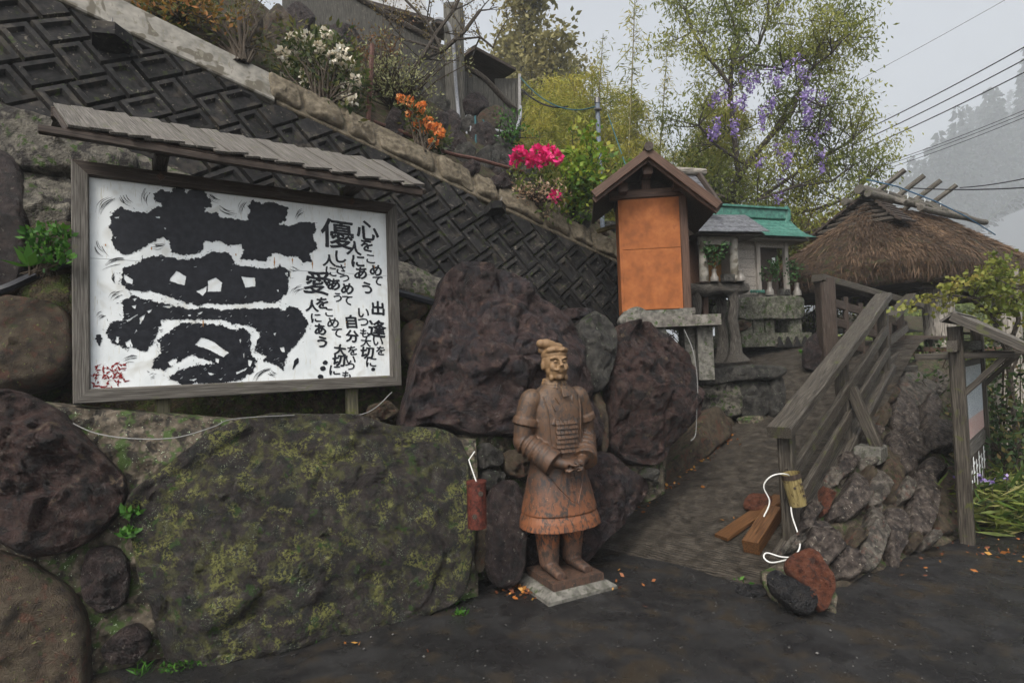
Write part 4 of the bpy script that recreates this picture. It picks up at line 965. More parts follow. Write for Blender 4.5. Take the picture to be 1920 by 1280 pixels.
SPOS = G(1053, 1092, 0); SPOS.z = 0
SRZ = R(27)
SCL = .99
st = thing('clay_warrior_statue', 'terracotta warrior statue with topknot and armour standing with folded hands on a small slab', 'statue', SPOS, rz=SRZ)
st.scale = (SCL, SCL, SCL)
ZB = .105                                          # top of the clay slab
def loft(mb, secs, n=40):                          # (z, rx, ry, cx, cy)
    vs, fs = [], []
    for (z, rx, ry, cx, cy) in secs:
        for i in range(n):
            a = 2*math.pi*i/n; e = 2.3
            ca, sa = math.cos(a), math.sin(a)
            x = abs(ca)**(2/e)*(1 if ca > 0 else -1); y = abs(sa)**(2/e)*(1 if sa > 0 else -1)
            vs.append((cx+rx*x, cy+ry*y, z))
    for k in range(len(secs)-1):
        for i in range(n): j = (i+1) % n; fs.append((k*n+i, k*n+j, (k+1)*n+j, (k+1)*n+i))
    fs += [tuple(range(n-1, -1, -1)), tuple(range(n*(len(secs)-1), n*len(secs)))]
    mb.add(vs, fs)
def blob(mb, c, r, rot=None, n=14):
    vs, fs = [], []; c = Vector(c); rot = rot or Matrix.Identity(3)
    for i in range(n+1):
        th = math.pi*i/n
        for j in range(2*n):
            ph = math.pi*j/n
            vs.append(c+rot@Vector((r[0]*math.sin(th)*math.cos(ph), r[1]*math.sin(th)*math.sin(ph), r[2]*math.cos(th))))
    w_ = 2*n
    for i in range(n):
        for j in range(w_): fs.append((i*w_+j, (i+1)*w_+j, (i+1)*w_+(j+1) % w_, i*w_+(j+1) % w_))
    mb.add(vs, fs)
def remesh(mb, name, vox, parent, mt, smooth=3):
    me = mb.mesh(name); o = bpy.data.objects.new(name, me); col.objects.link(o)
    md = o.modifiers.new('r', 'REMESH'); md.mode = 'VOXEL'; md.voxel_size = vox
    md = o.modifiers.new('s', 'SMOOTH'); md.factor = .5; md.iterations = smooth
    dg = bpy.context.evaluated_depsgraph_get(); dg.update()
    m2 = bpy.data.meshes.new_from_object(o.evaluated_get(dg)); bpy.data.objects.remove(o)
    for at in list(m2.attributes):
        if at.name == 'g': m2.attributes.remove(at)
    V = np.zeros(len(m2.vertices)*3, np.float32); m2.vertices.foreach_get('co', V)
    at = m2.attributes.new('g', 'FLOAT_VECTOR', 'POINT'); at.data.foreach_set('vector', V)
    m2.shade_smooth(); return local_child(link(name, m2, mt), parent)
B = MB(); z0 = ZB
# lower tier and coat skirt, torso
loft(B, [(z0+.318, .262, .205, 0, 0), (z0+.322, .305, .240, 0, -.005), (z0+.38, .292, .230, 0, -.005), (z0+.44, .268, .208, 0, 0), (z0+.5, .25, .19, 0, 0)])
loft(B, [(z0+.425, .25, .19, 0, 0), (z0+.428, .281, .220, 0, -.005), (z0+.52, .262, .203, 0, -.004), (z0+.62, .237, .182, 0, 0), (z0+.72, .213, .165, 0, 0), (z0+.80, .197, .153, 0, 0), (z0+.88, .187, .148, 0, 0)])
loft(B, [(z0+.78, .18, .14, 0, 0), (z0+.86, .186, .148, 0, -.004), (z0+.95, .190, .150, 0, -.006), (z0+1.05, .200, .148, 0, -.004), (z0+1.15, .206, .138, 0, 0), (z0+1.22, .202, .122, 0, .004), (z0+1.27, .175, .104, 0, .006), (z0+1.305, .125, .085, 0, .006), (z0+1.33, .085, .074, 0, .004), (z0+1.37, .062, .062, 0, 0)])
HR = Matrix.Rotation(R(-7), 3, 'Z')                # head turned a little further
hc = Vector((0, -.012, z0+1.475))
HS = 1.12
def H(x, y, z): return hc+HR@Vector((x, y, z))*HS
B.tube([Vector((0, 0, z0+1.30)), H(0, .01, -.06)], [.064, .06], 20)
blob(B, H(0, .008, .018), (.092, .104, .115), HR); blob(B, H(0, -.022, -.045), (.076, .078, .068), HR); blob(B, H(0, -.05, -.078), (.046, .043, .034), HR)
for s in (-1, 1):
    blob(B, H(s*.042, -.068, -.02), (.026, .022, .03), HR)                          # cheek
    blob(B, H(s*.082, .008, -.008), (.012, .022, .036), HR)                         # ear
    B.tube([H(s*.012, -.088, .030), H(s*.036, -.090, .042), H(s*.062, -.066, .032)], [.008, .010, .006], 8)   # brow
    B.tube([H(s*.004, -.101, -.034), H(s*.032, -.094, -.038), H(s*.058, -.066, -.026)], [.0085, .010, .004], 8)  # moustache
    blob(B, H(s*.050, -.050, -.088), (.018, .022, .026), HR)                        # jaw beard
B.tube([H(0, -.086, .034), H(0, -.100, .004), H(0, -.114, -.016)], [.009, .012, .019], 10)
blob(B, H(.0, -.098, -.018), (.026, .015, .012), HR)
blob(B, H(0, -.090, -.050), (.026, .014, .008), HR)
B.tube([H(0, -.078, -.075), H(0, -.080, -.092), H(0, -.070, -.104)], [.018, .018, .008], 8)
# arms: upper sleeve, cuff band, wide forearm sleeve
for s in (-1, 1):
    sh_, el, wr = Vector((s*.205, .004, z0+1.232)), Vector((s*.262, .022, z0+.935)), Vector((s*.125, -.168, z0+.805))
    mid = sh_.lerp(el, .5)+Vector((s*.012, 0, 0))
    blob(B, sh_+Vector((-s*.012, 0, -.012)), (.086, .080, .084))
    B.tube([sh_+Vector((0, 0, -.02)), mid, el+Vector((0, 0, .02))], [.080, .079, .072], 18)
    c0, c1 = sh_.lerp(el, .46), sh_.lerp(el, .62)
    B.tube([c0+Vector((s*.004, 0, 0)), c1+Vector((s*.006, 0, 0))], [.094, .098], 20)
    blob(B, el, (.075, .078, .078))
    B.tube([el+Vector((0, .02, .01)), el.lerp(wr, .35)+Vector((0, 0, -.006)), el.lerp(wr, .7)+Vector((0, 0, -.014)), wr+Vector((0, 0, -.018))], [.070, .078, .086, .094], 20)
    for t in (.05, .22, .4, .57, .74):                                              # sleeve folds
        p = el.lerp(wr, t)+Vector((0, 0, -.006-.01*t)); d = (wr-el).normalized()
        B.tube([p-d*.008, p+d*.008], [.084+.011*t, .084+.011*t], 20)
    B.tube([wr+Vector((s*.01, .02, 0)), Vector((s*.045, -.222, z0+.778))], [.040, .032], 12)    # wrist
# hands, one over the other, fingers apart
def hand(base, d, side, z):
    d = Vector(d).normalized(); up = Vector((0, -.35, 1)).normalized(); sd = d.cross(up).normalized()
    blob(B, base+d*.035, (.048, .038, .020), Matrix((d, sd, up)).transposed())
    for k, (l, o_) in enumerate(((.066, -.026), (.078, -.009), (.074, .008), (.058, .025))):
        p = base+d*.07+sd*o_; B.tube([p, p+d*l*.55-up*.004, p+d*l-up*.020], [.0098, .0092, .0078], 8)
    q = base+d*.02+sd*side*.036; B.tube([q, q+d*.03+sd*side*.018, q+d*.062+sd*side*.016], [.011, .0105, .0085], 8)
hand(Vector((-.062, -.215, z0+.796)), (1, -.12, -.02), 1, 0)
hand(Vector((.075, -.205, z0+.760)), (-1, -.12, -.03), -1, 0)
# legs and shoes
for s, fy in ((-1, -.02), (1, .0)):
    B.tube([Vector((s*.108, .01, z0+.46)), Vector((s*.108, .012+fy, z0+.30)), Vector((s*.106, .014+fy, z0+.17)), Vector((s*.102, .012+fy, z0+.05))], [.098, .094, .080, .070], 18)
    rot = Matrix.Rotation(s*R(8), 3, 'Z')
    B.tube([Vector((s*.100, .06+fy, z0+.032)), Vector((s*.104, -.02+fy, z0+.040)), Vector((s*.110, -.11+fy, z0+.028)), Vector((s*.114, -.175+fy, z0+.022))], [.054, .058, .052, .042], 14, ell=.72)
body = remesh(B, 'body', .0062, st, M_terra, 2)
# separate relief: scarf, topknot, hair band, plates, ties, hem lines
def sub(name, fn, vox=.004, sm=2): m_ = MB(); fn(m_); return remesh(m_, name, vox, st, M_terra, sm)
def scarf(m_):
    for k, (zz_, r_) in enumerate(((1.318, .088), (1.338, .082), (1.357, .074))):
        m_.tube([Vector((r_*math.cos(a)*1.0, .006+r_*.94*math.sin(a), z0+zz_-.016*max(0, -math.sin(a)))) for a in np.linspace(-1.35, 4.5, 30)], .0155, 8)
    m_.prism([(-.012, -.098, z0+1.315), (.028, -.096, z0+1.315), (.042, -.135, z0+1.245), (-.02, -.140, z0+1.24)], (0, -.012, 0))
sub('neck_scarf', scarf)
def knot(m_):
    m_.tube([H(.03, .0, .100), H(-.01, .005, .118), H(-.05, .008, .130), H(-.085, .010, .134)], [.026, .036, .040, .032], 14); blob(m_, H(-.088, .010, .134), (.034, .034, .033))
    m_.tube([H(-.01, .03, .095), H(.022, .028, .115), H(.045, .022, .112)], [.028, .034, .028], 12); blob(m_, H(.046, .022, .110), (.029, .029, .028))
    m_.tube([H(-.03, .02, .085), H(-.075, .030, .092), H(-.098, .030, .088)], [.020, .024, .018], 10)
    blob(m_, H(0, .012, .060), (.094, .102, .066), HR)
    for s in (-1, 1):
        m_.tube([H(s*.004, -.074, .084), H(s*.030, -.073, .094), H(s*.058, -.048, .088), H(s*.066, -.004, .066)], [.011, .018, .019, .013], 10)
sub('topknot', knot)
def front_y(x, z):                                # y of the torso front
    tab = [(.50, .262, .203), (.62, .237, .182), (.72, .213, .165), (.80, .197, .153), (.88, .187, .148), (.95, .190, .154), (1.05, .200, .150), (1.15, .206, .140), (1.25, .19, .112)]
    for k in range(len(tab)-1):
        if z <= tab[k+1][0] or k == len(tab)-2:
            t = (z-tab[k][0])/(tab[k+1][0]-tab[k][0]); rx = tab[k][1]*(1-t)+tab[k+1][1]*t; ry = tab[k][2]*(1-t)+tab[k+1][2]*t; break
    return -ry*max(.05, 1-abs(x/rx)**2.3)**(1/2.3)-.004
mb = MB()
for r_ in range(7):
    for c_ in range(6):
        x = -.078+c_*.030+.004*(r_ % 2); z = 1.065-r_*.033
        if r_ == 6 and c_ in (0, 5): continue
        q = [Vector((x+dx, front_y(x+dx, z+dz)+.001, z0+z+dz)) for dx, dz in ((-.0137, -.015), (.0137, -.015), (.0137, .0165), (-.0137, .0165))]
        f_ = [p+Vector((0, -.004 if i_ > 1 else -.016, 0)) for i_, p in enumerate(q)]
        mb.add(q+f_, [(3, 2, 1, 0), (4, 5, 6, 7), (0, 1, 5, 4), (1, 2, 6, 5), (2, 3, 7, 6), (3, 0, 4, 7)])
local_child(mb.build('lamellar_plates', M_terra), st)
mb = MB()
for r_ in range(5):
    for c_ in range(4):
        x = -.045+c_*.030; z = .73-r_*.033
        if r_ > 2 and c_ in (0, 3): continue
        q = [Vector((x+dx, front_y(x+dx, z+dz)+.001, z0+z+dz)) for dx, dz in ((-.0137, -.015), (.0137, -.015), (.0137, .0165), (-.0137, .0165))]
        mb.prism(q, (0, -.005, 0))
local_child(mb.build('lower_plates', M_terra), st)
mb = MB()
def strip(pts, r_): mb.tube([Vector((x, front_y(x, z)-.001, z0+z)) for x, z in pts], r_, 6)
strip([(-.15, 1.25), (-.135, 1.15), (-.13, 1.0), (-.12, .86)], .006); strip([(.15, 1.25), (.14, 1.15), (.125, 1.0), (.115, .86)], .006)
strip([(-.10, 1.085), (0, 1.082), (.10, 1.085)], .006); strip([(-.15, .70), (-.10, .62), (-.02, .53), (.03, .50), (.08, .60), (.12, .70)], .005)
strip([(-.19, .79), (-.1, .80), (0, .80), (.1, .80), (.19, .79)], .010)
for x, z, a in ((-.055, 1.10, .5), (-.09, 1.10, -.3), (.055, 1.10, -.4), (-.07, 1.24, .5), (.085, 1.25, -.3), (-.10, 1.19, .4)):
    p = Vector((x, front_y(x, z)+.001, z0+z)); d = Vector((math.sin(a), -.1, -math.cos(a)))
    mb.tube([p, p+d*.022, p+d*.05], [.004, .012, .017], 8, ell=.45)
mb.g = list(mb.v); local_child(mb.build('armour_ties', M_terra, smooth=True), st)
for s in (-1, 1):
    mb = MB(); blob(mb, H(s*.030, -.083, .016), (.0150, .008, .0085), HR, 8); local_child(mb.build('eye', M_terra, smooth=True), st)
mb = MB(); mb.prism([(-.205, -.235, ZB-.050), (.205, -.235, ZB-.050), (.205, .15, ZB-.050), (-.205, .15, ZB-.050)], (0, 0, .05)); local_child(mb.build('clay_slab', M_terra), st)
pd = MB(); q0 = [(-.28, -.29), (.28, -.29), (.28, .22), (-.28, .22)]; q1 = [(-.225, -.245), (.225, -.245), (.225, .17), (-.225, .17)]
pd.add([(x, y, -.02) for x, y in q0]+[(x*1.0, y*1.0, .02) for x, y in q0]+[(x, y, ZB-.048) for x, y in q1], [(3, 2, 1, 0), (0, 1, 5, 4), (1, 2, 6, 5), (2, 3, 7, 6), (3, 0, 4, 7), (4, 5, 9, 8), (5, 6, 10, 9), (6, 7, 11, 10), (7, 4, 8, 11), (8, 9, 10, 11)])
local_child(pd.build('concrete_plinth', M_concg), st)
# ================================================================== ramp railing
ZV = Vector((0, 0, 1))
def rz(p): return ramp_z((p-RO).dot(RDIR))
rail = thing('ramp_railing', 'weathered grey timber handrail with two lower rails climbing the outer edge of the ramp', 'railing', Vector((1.99, 4.2, .15)))
RPO = [Vector((1.99, 4.2, .234)), Vector((3.11, 5.40, .75)), Vector((4.37, 6.69, 1.343))]
rd = (RPO[2]-RPO[0]).normalized(); HP = .79
def bar(name, p0, p1, w_, h_, mt, par, up=ZV, **kw): m_ = MB(); m_.beam(p0, p1, w_, h_, up, **kw); return m_.build(name, mt, par)
for k, p in enumerate(RPO): bar('post', p-ZV*.06, p+ZV*HP, .105, .10, M_rail, rail, up=RDIR, seg=6, wob=.003)
bar('handrail', RPO[0]-rd*.16+ZV*(HP+.045), RPO[2]+rd*.10+ZV*(HP+.045), .17, .085, M_rail, rail, seg=14, wob=.004, bow=-.015)
bar('middle_rail', RPO[0]-rd*.02+ZV*HP*.60-RL*.03, RPO[2]+rd*.02+ZV*HP*.60-RL*.03, .045, .10, M_rail, rail, seg=12, wob=.003)
bar('lower_rail', RPO[0]-rd*.02+ZV*HP*.28-RL*.03, RPO[2]+rd*.02+ZV*HP*.28-RL*.03, .045, .10, M_rail, rail, seg=12, wob=.003)
bar('sill_beam', RPO[0]-rd*.26-ZV*.06, RPO[2]+rd*.2-ZV*.06, .15, .13, M_rail, rail, seg=14, wob=.004)
q = RPO[1]+ZV*HP*.62-RL*-.0; bar('diagonal_brace', q+RL*-.07, RW.at(1645, 838, .12), .07, .10, M_rail, rail, up=RL, seg=5)
bar('notch_cleat', RPO[0]+ZV*.30-RDIR*.058, RPO[0]+ZV*.52-RDIR*.058, .03, .02, M_rail, rail, up=RDIR)
# railing of the landing, going down on the far side
lr = thing('landing_railing', 'dark timber railing with square posts on the landing before the thatched pavilion', 'railing', P(1553, 655, 7.3))
a0, a1 = P(1553, 660, 7.3), P(1690, 705, 8.1); ht0 = P(1553, 522, 7.3).z-a0.z; ht1 = P(1690, 560, 8.1).z-a1.z
bar('post', a0-ZV*.3, a0+ZV*ht0, .19, .19, M_dwood, lr, seg=5); bar('post', a1-ZV*.3, a1+ZV*ht1, .11, .11, M_dwood, lr, seg=5)
bar('top_rail', P(1532, 521, 7.25), P(1722, 574, 8.2), .16, .09, M_rail, lr, seg=8)
for t in (.30, .55, .8): bar('rail', a0.lerp(a0+ZV*ht0, 1-t), a1.lerp(a1+ZV*ht1, 1-t)+(a1-a0).normalized()*.2, .04, .11, M_dwood, lr, seg=8)
for t in (.25, .45, .65, .85): q0 = a0.lerp(a1, t); bar('baluster', q0-ZV*.2, q0+ZV*(ht0*.86), .05, .06, M_dwood, lr, seg=4)
bar('short_handrail', P(1668, 598, 6.95), P(1708, 556, 7.95), .13, .09, M_rail, lr, seg=4)
for dy in (42, 82): bar('short_rail', P(1668, 598+dy, 6.95), P(1700, 572+dy, 7.8), .04, .10, M_rail, lr, seg=4)
bar('short_rail', P(1672, 692, 6.9), P(1715, 690, 7.3), .08, .07, M_rail, lr)

# ================================================================== orange shrine
M_orange = mat('orange_plaster', [(.19, .060, .016), (.26, .082, .021), (.31, .105, .030)], 1.6, rough=.7, bump=.3, bscale=40, bdist=.004,
               spots=[((.14, .05, .02), 38, .725, .008), ((.25, .08, .022), 3, .62, .05)], fine=.08)
OD = 6.2
# side wall facing the camera runs roughly across the view; the open front looks along the ramp
of = Vector((.99, -.12, 0)).normalized(); ob_ = Vector((-of.y, of.x, 0))         # along the visible wall, and away from it
O0 = P(1172, 582, OD)
ow = (P(1281, 574, OD-.07)-O0).dot(of); ozt = P(1168, 375, OD).z-O0.z
def op(a, d, z): return O0+of*a+ob_*d+ZV*z
shr = thing('orange_shrine', 'small shrine with bright orange plastered side and dark brown gable roof', 'shrine', O0)
OW, ODp, OH = ow, .62, ozt
def slab(name, mt, par, a0, a1, d0, d1, z0, z1, fr=op):
    m_ = MB(); m_.prism([fr(a0, d0, z0), fr(a1, d0, z0), fr(a1, d1, z0), fr(a0, d1, z0)], ZV*(z1-z0)); return m_.build(name, mt, par)
seamz = OH*.545
slab('plaster_panel', M_orange, shr, 0, OW, 0, .05, 0, seamz-.003); slab('plaster_panel', M_orange, shr, 0, OW, .002, .05, seamz+.003, OH)
slab('corner_plaster', M_orange, shr, -.03, .03, .014, .52, -.02, OH+.002)
slab('rear_wall', M_orange, shr, .03, OW, .5, ODp, 0, OH)
bar('corner_post', op(OW+.045, .04, -.0), op(OW+.045, .04, OH+.16), .09, .09, M_bwood, shr, up=of); bar('corner_post', op(OW+.045, ODp-.02, -.0), op(OW+.045, ODp-.02, OH+.16), .09, .09, M_bwood, shr, up=of)
slab('door_leaf', M_bwood, shr, OW-.02, OW+.02, .09, .32, .02, OH-.02); slab('door_sill', M_gwood, shr, OW-.04, OW+.12, -.02, ODp, -.07, -.002)
bar('tie_beam', op(-.12, .03, OH+.055), op(OW+.12, .03, OH+.055), .09, .10, M_bwood, shr)
bar('purlin', op(.02, -.14, OH+.10), op(.02, ODp+.1, OH+.10), .10, .10, M_bwood, shr); bar('purlin', op(OW-.02, -.14, OH+.10), op(OW-.02, ODp+.1, OH+.10), .10, .10, M_bwood, shr)
AP = OH+.36; xm = OW*.5-.03
bar('king_post', op(xm, .03, OH+.10), op(xm, .03, AP-.07), .10, .08, M_bwood, shr, up=ob_); bar('ridge_purlin', op(xm, -.2, AP-.10), op(xm, ODp+.2, AP-.10), .10, .11, M_bwood, shr)
slab('gable_back', M_dwood, shr, .02, OW, .10, .12, OH+.1, AP-.14)
M_slate = mat('wet_slate', [(.05, .052, .058), (.10, .105, .115), (.16, .165, .18)], 4, rough=.3, rough2=.55, bump=.4, bscale=30, bdist=.004, fine=.15)
M_copper = mat('green_copper', [(.025, .085, .068), (.045, .145, .115), (.08, .21, .165)], 4, rough=.45, bump=.25, bscale=30, bdist=.004, spots=[((.05, .09, .075), 5, .63, .04)], fine=.12)
def tiled_roof(par, frame, apex, eave, d0, d1, mt, rows, nper, th=.012, curve=.0, verge=None, name='roof_tile'):
    """rows of single tiles from eave to apex; apex/eave are (a, z) in the frame, d0..d1 along the ridge"""
    (ax, az), (ex, ez) = apex, eave
    for r_ in range(rows):
        t0, t1 = r_/rows, min(1, (r_+1.25)/rows)
        f = lambda t: (ex+(ax-ex)*t, ez+(az-ez)*t-curve*math.sin(math.pi*t))
        (x0, z0_), (x1, z1_) = f(t0), f(t1); lift = .010
        for k in range(nper):
            sft = .5 if r_ % 2 else 0
            u0, u1 = (k+sft)/nper, (k+1+sft)/nper
            if sft and k == nper-1: u1 = 1.0
            dd0, dd1 = d0+(d1-d0)*u0+.002, d0+(d1-d0)*min(1, u1)-.002
            if r_ % 2 and k == 0:
                m_ = MB(); m_.prism([frame(x0, d0, z0_+lift), frame(x0, d0+(d1-d0)*.5/nper-.002, z0_+lift), frame(x1, d0+(d1-d0)*.5/nper-.002, z1_), frame(x1, d0, z1_)], ZV*-th); m_.build(name, mt, par)
            if dd1-dd0 < .01: continue
            jz = rnd.uniform(0, .003)
            m_ = MB(); m_.prism([frame(x0, dd0, z0_+lift+jz), frame(x0, dd1, z0_+lift+jz), frame(x1, dd1, z1_+jz), frame(x1, dd0, z1_+jz)], ZV*-th); m_.build(name, mt, par)
M_broof = mat('brown_roof_board', [(.03, .020, .016), (.065, .043, .034), (.10, .072, .058)], 3, rough=.35, bump=.3, bscale=20, bdist=.004, fine=.12)
for sx_, ex, ez in ((-1, -.30, OH+.00), (1, OW+.34, OH-.20)):
    p0, p1 = op(ex, -.315, ez-.01), op(xm, -.315, AP+.035)
    bar('barge_board', p0, p1, .035, .085, M_bwood, shr, up=ZV, seg=4); bar('barge_board', p0+ob_*.05+ZV*-.05, p1+ob_*.05+ZV*-.05, .03, .06, M_bwood, shr, seg=4)
    m_ = MB(); m_.prism([op(ex+.01*-sx_, -.28, ez-.022), op(xm, -.28, AP+.02), op(xm, ODp+.28, AP+.02), op(ex, ODp+.28, ez-.022)], ZV*-.02); dk_ = m_.build('roof_slope', M_dwood, shr)
    tiled_roof(dk_, op, (xm, AP+.05), (ex, ez), -.30, ODp+.3, M_broof, 6, 4)
m_ = MB(); m_.tube([op(xm, -.36, AP+.085), op(xm, ODp+.34, AP+.085)], .048, 12); m_.build('ridge_roll', M_dwood, shr, smooth=True)
# stone slab stand
std = thing('stone_stand', 'stone slab on square concrete legs carrying the orange shrine', 'stand', P(1300, 690, OD+.1))
m_ = MB(); m_.prism([op(-.0, -.10, -.20), op(OW+.36, -.12, -.20), op(OW+.40, .1, -.2), op(OW+.38, .62, -.20), op(0, .62, -.20)], ZV*.115); m_.build('slab_top', mat('stand_slab', [(.05, .045, .04), (.12, .11, .095), (.20, .185, .165)], 3, rough=.6, bump=.5, bscale=20, bdist=.008, spots=[(MOSS, 3, .62, .05)], fine=.2), std)
slab('mortar_bed', M_concg, std, -.02, OW+.08, -.05, .6, -.085, -.012)
for a, d, w_, zb in ((.36, .0, .12, -.48), (OW+.22, .10, .16, -.78), (OW+.10, .5, .14, -.75), (.05, .4, .14, -.6)):
    slab('leg', M_concg, std, a-w_/2, a+w_/2, d-w_/2, d+w_/2, zb, -.202)
slab('side_panel', M_concg, std, OW+.02, OW+.13, .12, .2, -.76, -.205)
rock('rubble_foot', [(1165, 590), (1190, 575), (1215, 585), (1212, 615), (1180, 618), (1160, 605)], Plane(P(1185, 600, OD-.02), Vector((0, -1, .1))), M_concg, std, N=30, K=10, front=.10, back=.2, seed=611, rough=.02)

# ================================================================== grey-roofed shrine on a trunk table
TD = 7.5
t0_ = P(1318, 528, TD); tf = Vector((.985, .17, 0)).normalized(); tb = Vector((-tf.y, tf.x, 0))
def tp(a, d, z): return t0_+tf*a+tb*d+ZV*z
gs_ = thing('slate_roofed_shrine', 'tiny open shrine with grey slate roof and pale round columns on a rough trunk table', 'shrine', t0_)
W_, H_ = .62, .62
for a in (.02, .46):
    m_ = MB(); m_.tube([tp(a, 0, 0), tp(a, 0, .3), tp(a, 0, H_)], [.062, .058, .056], 14); m_.build('column', M_conc, gs_, smooth=True)
slab('back_panel', mat('ochre_plaster', [(.20, .10, .03), (.30, .16, .05)], 3, rough=.8), gs_, -.02, .52, .34, .38, 0, H_, tp)
slab('side_panel', M_pwood, gs_, .47, .50, .06, .34, 0, H_, tp); slab('lintel', M_pwood, gs_, -.04, .52, -.02, .03, H_-.13, H_-.02, tp); slab('floor_board', M_dwood, gs_, -.05, .56, -.05, .4, -.02, .0, tp)
m_ = MB(); m_.prism([tp(-.2, -.18, H_-.03), tp(-.2, .32, H_+.32), tp(-.2, .7, H_)], tf*1.02); rc_ = m_.build('roof_core', M_dwood, gs_)
tiled_roof(rc_, lambda a, d, z: tp(d, a, z), (.32, H_+.36), (-.22, H_+.0), -.22, .86, M_slate, 4, 3); tiled_roof(rc_, lambda a, d, z: tp(d, a, z), (.32, H_+.36), (.74, H_+.05), -.22, .86, M_slate, 4, 3)
tt = thing('trunk_table', 'rough split-trunk table on gnarled legs beneath the slate-roofed shrine', 'table', tp(.3, 0, -1.0))
M_gnarl = mat('gnarled_wood', [(.025, .021, .018), (.07, .062, .052), (.15, .14, .12)], 3, stretch=(.6, 9, 9), rough=.7, bump=1, bscale=5, bdist=.02, fine=.2)
m_ = MB(); m_.tube([tp(-.25+.1*i, .02+.02*math.sin(i), -.10+.012*math.sin(i*1.7)) for i in range(10)], [.085, .10, .095, .11, .10, .09, .10, .095, .11, .08], 12, wob=.12, ell=.8); m_.build('table_slab', M_gnarl, tt, smooth=True)
m_ = MB(); m_.tube([tp(-.2+.1*i, .28, -.10) for i in range(9)], .10, 10, wob=.1); m_.build('table_slab', M_gnarl, tt, smooth=True)
for a, d in ((.42, .02), (-.10, .05), (.40, .3)):
    m_ = MB(); zb = -.95
    m_.tube([tp(a, d, -.12), tp(a+.03, d, -.3), tp(a-.01, d, -.5), tp(a+.03, d, -.72), tp(a+.01, d, zb), tp(a+.02, d, zb-.12)], [.075, .066, .072, .066, .085, .16], 12, wob=.14); m_.build('leg', M_gnarl, tt, smooth=True)
# roof of a taller shrine showing between
sb = thing('rear_shrine', 'shrine roof with grey slate courses and a bark ridge log behind the orange shrine', 'shrine', P(1300, 600, 7.6))
s0_ = P(1262, 372, 7.4)
sf = Vector((.96, .28, 0)).normalized(); sbk = Vector((-sf.y, sf.x, 0))
def spq(a, d, z): return s0_+sf*d+sbk*a+ZV*z
m_ = MB(); m_.prism([spq(.0, -.05, -.04), spq(.38, -.05, .40), spq(.76, -.05, -.04)], sf*.7); rc_ = m_.build('roof_core', M_dwood, sb)
tiled_roof(rc_, spq, (.38, .46), (0, 0), -.1, .62, M_slate, 6, 3)
m_ = MB(); m_.tube([spq(.38, -.2, .50), spq(.38, .2, .505), spq(.38, .78, .52)], [.05, .055, .05], 10, wob=.08); m_.build('ridge_log', M_trunk, sb, smooth=True)
bar('barge_board', spq(-.06, .66, -.10), spq(.38, .66, .46), .05, .12, M_dwood, sb); bar('barge_board', spq(.82, .66, -.10), spq(.38, .66, .46), .05, .12, M_dwood, sb)
for d in (0, .55): bar('post', spq(.2, d, -1.6), spq(.2, d, .1), .08, .08, M_bwood, sb)
slab('rear_panel', M_bwood, sb, .25, .29, 0, .55, -1.5, .1, lambda a, d, z: spq(a, d, z))

# ================================================================== green copper shrine
GD = 8.6
g0_ = P(1384, 552, GD); gf = Vector((.955, .30, 0)).normalized(); gb = Vector((-gf.y, gf.x, 0))
def gp_(a, d, z): return g0_+gf*a+gb*d+ZV*z
cs = thing('copper_roofed_shrine', 'weathered plank shrine with bright green copper roof on a mossy stone pedestal', 'shrine', g0_)
# side wall of planks toward the camera, open front on its far end
wid = (P(1425, 552, GD).x-g0_.x)/gf.x; tot = (P(1478, 560, GD+.25).x-g0_.x)/gf.x; hz = P(1384, 450, GD).z-g0_.z
for k in range(6): slab('wall_board', M_pwood, cs, -.02, wid, rnd.uniform(0, .006), .05, hz*k/6+.003, hz*(k+1)/6-.003, gp_)
for a, d in ((wid+.03, -.01), (-.04, -.01), (tot, .0), (tot, .5), (wid+.03, .5)): bar('post', gp_(a, d, -.04), gp_(a, d, hz+.1), .07, .07, M_pwood, cs, up=gf)
slab('inner_wall', M_dwood, cs, wid+.05, tot, .42, .47, 0, hz, gp_); slab('door_panel', M_dwood, cs, wid+.08, tot-.05, .12, .15, 0, hz-.05, gp_); slab('lintel', M_pwood, cs, wid, tot+.05, -.02, .03, hz-.1, hz, gp_); slab('sill', M_gwood, cs, -.06, tot+.05, -.04, .05, -.10, .0, gp_)
slab('paper_charm', M_white, cs, tot-.16, tot-.11, .10, .115, hz*.6, hz*.72, gp_)
ax_ = tot*.42
m_ = MB(); m_.prism([gp_(-.2, -.22, hz-.02), gp_(-.2, .22, hz+.34), gp_(-.2, .66, hz-.0)], gf*(tot+.48)); rc_ = m_.build('roof_core', M_pwood, cs)
tiled_roof(rc_, lambda a, d, z: gp_(d, a, z), (.22, hz+.42), (-.30, hz+.02), -.22, tot+.32, M_copper, 7, 6, curve=.06); tiled_roof(rc_, lambda a, d, z: gp_(d, a, z), (.22, hz+.42), (.75, hz+.05), -.22, tot+.32, M_copper, 7, 6, curve=.06)
bar('barge_board', gp_(-.235, -.31, hz-.03), gp_(-.235, .22, hz+.37), .04, .12, M_pwood, cs, seg=4)
m_ = MB(); m_.beam(gp_(-.2, .22, hz+.48), gp_(tot+.2, .22, hz+.48), .12, .16, seg=2, wob=0); m_.build('ridge_box', M_copper, cs)
m_ = MB(); m_.beam(gp_(-.24, .22, hz+.575), gp_(tot+.24, .22, hz+.575), .18, .035, seg=2, wob=0); m_.build('ridge_cap', M_copper, cs)
for a in (-.22, tot+.24):
    m_ = MB(); m_.tube([gp_(a, .22, hz+.35), gp_(a+.02, .22, hz+.45), gp_(a+.04, .22, hz+.56), gp_(a, .22, hz+.62)], [.07, .075, .06, .05], 10); m_.build('ridge_end_tile', M_copper, cs, smooth=True)
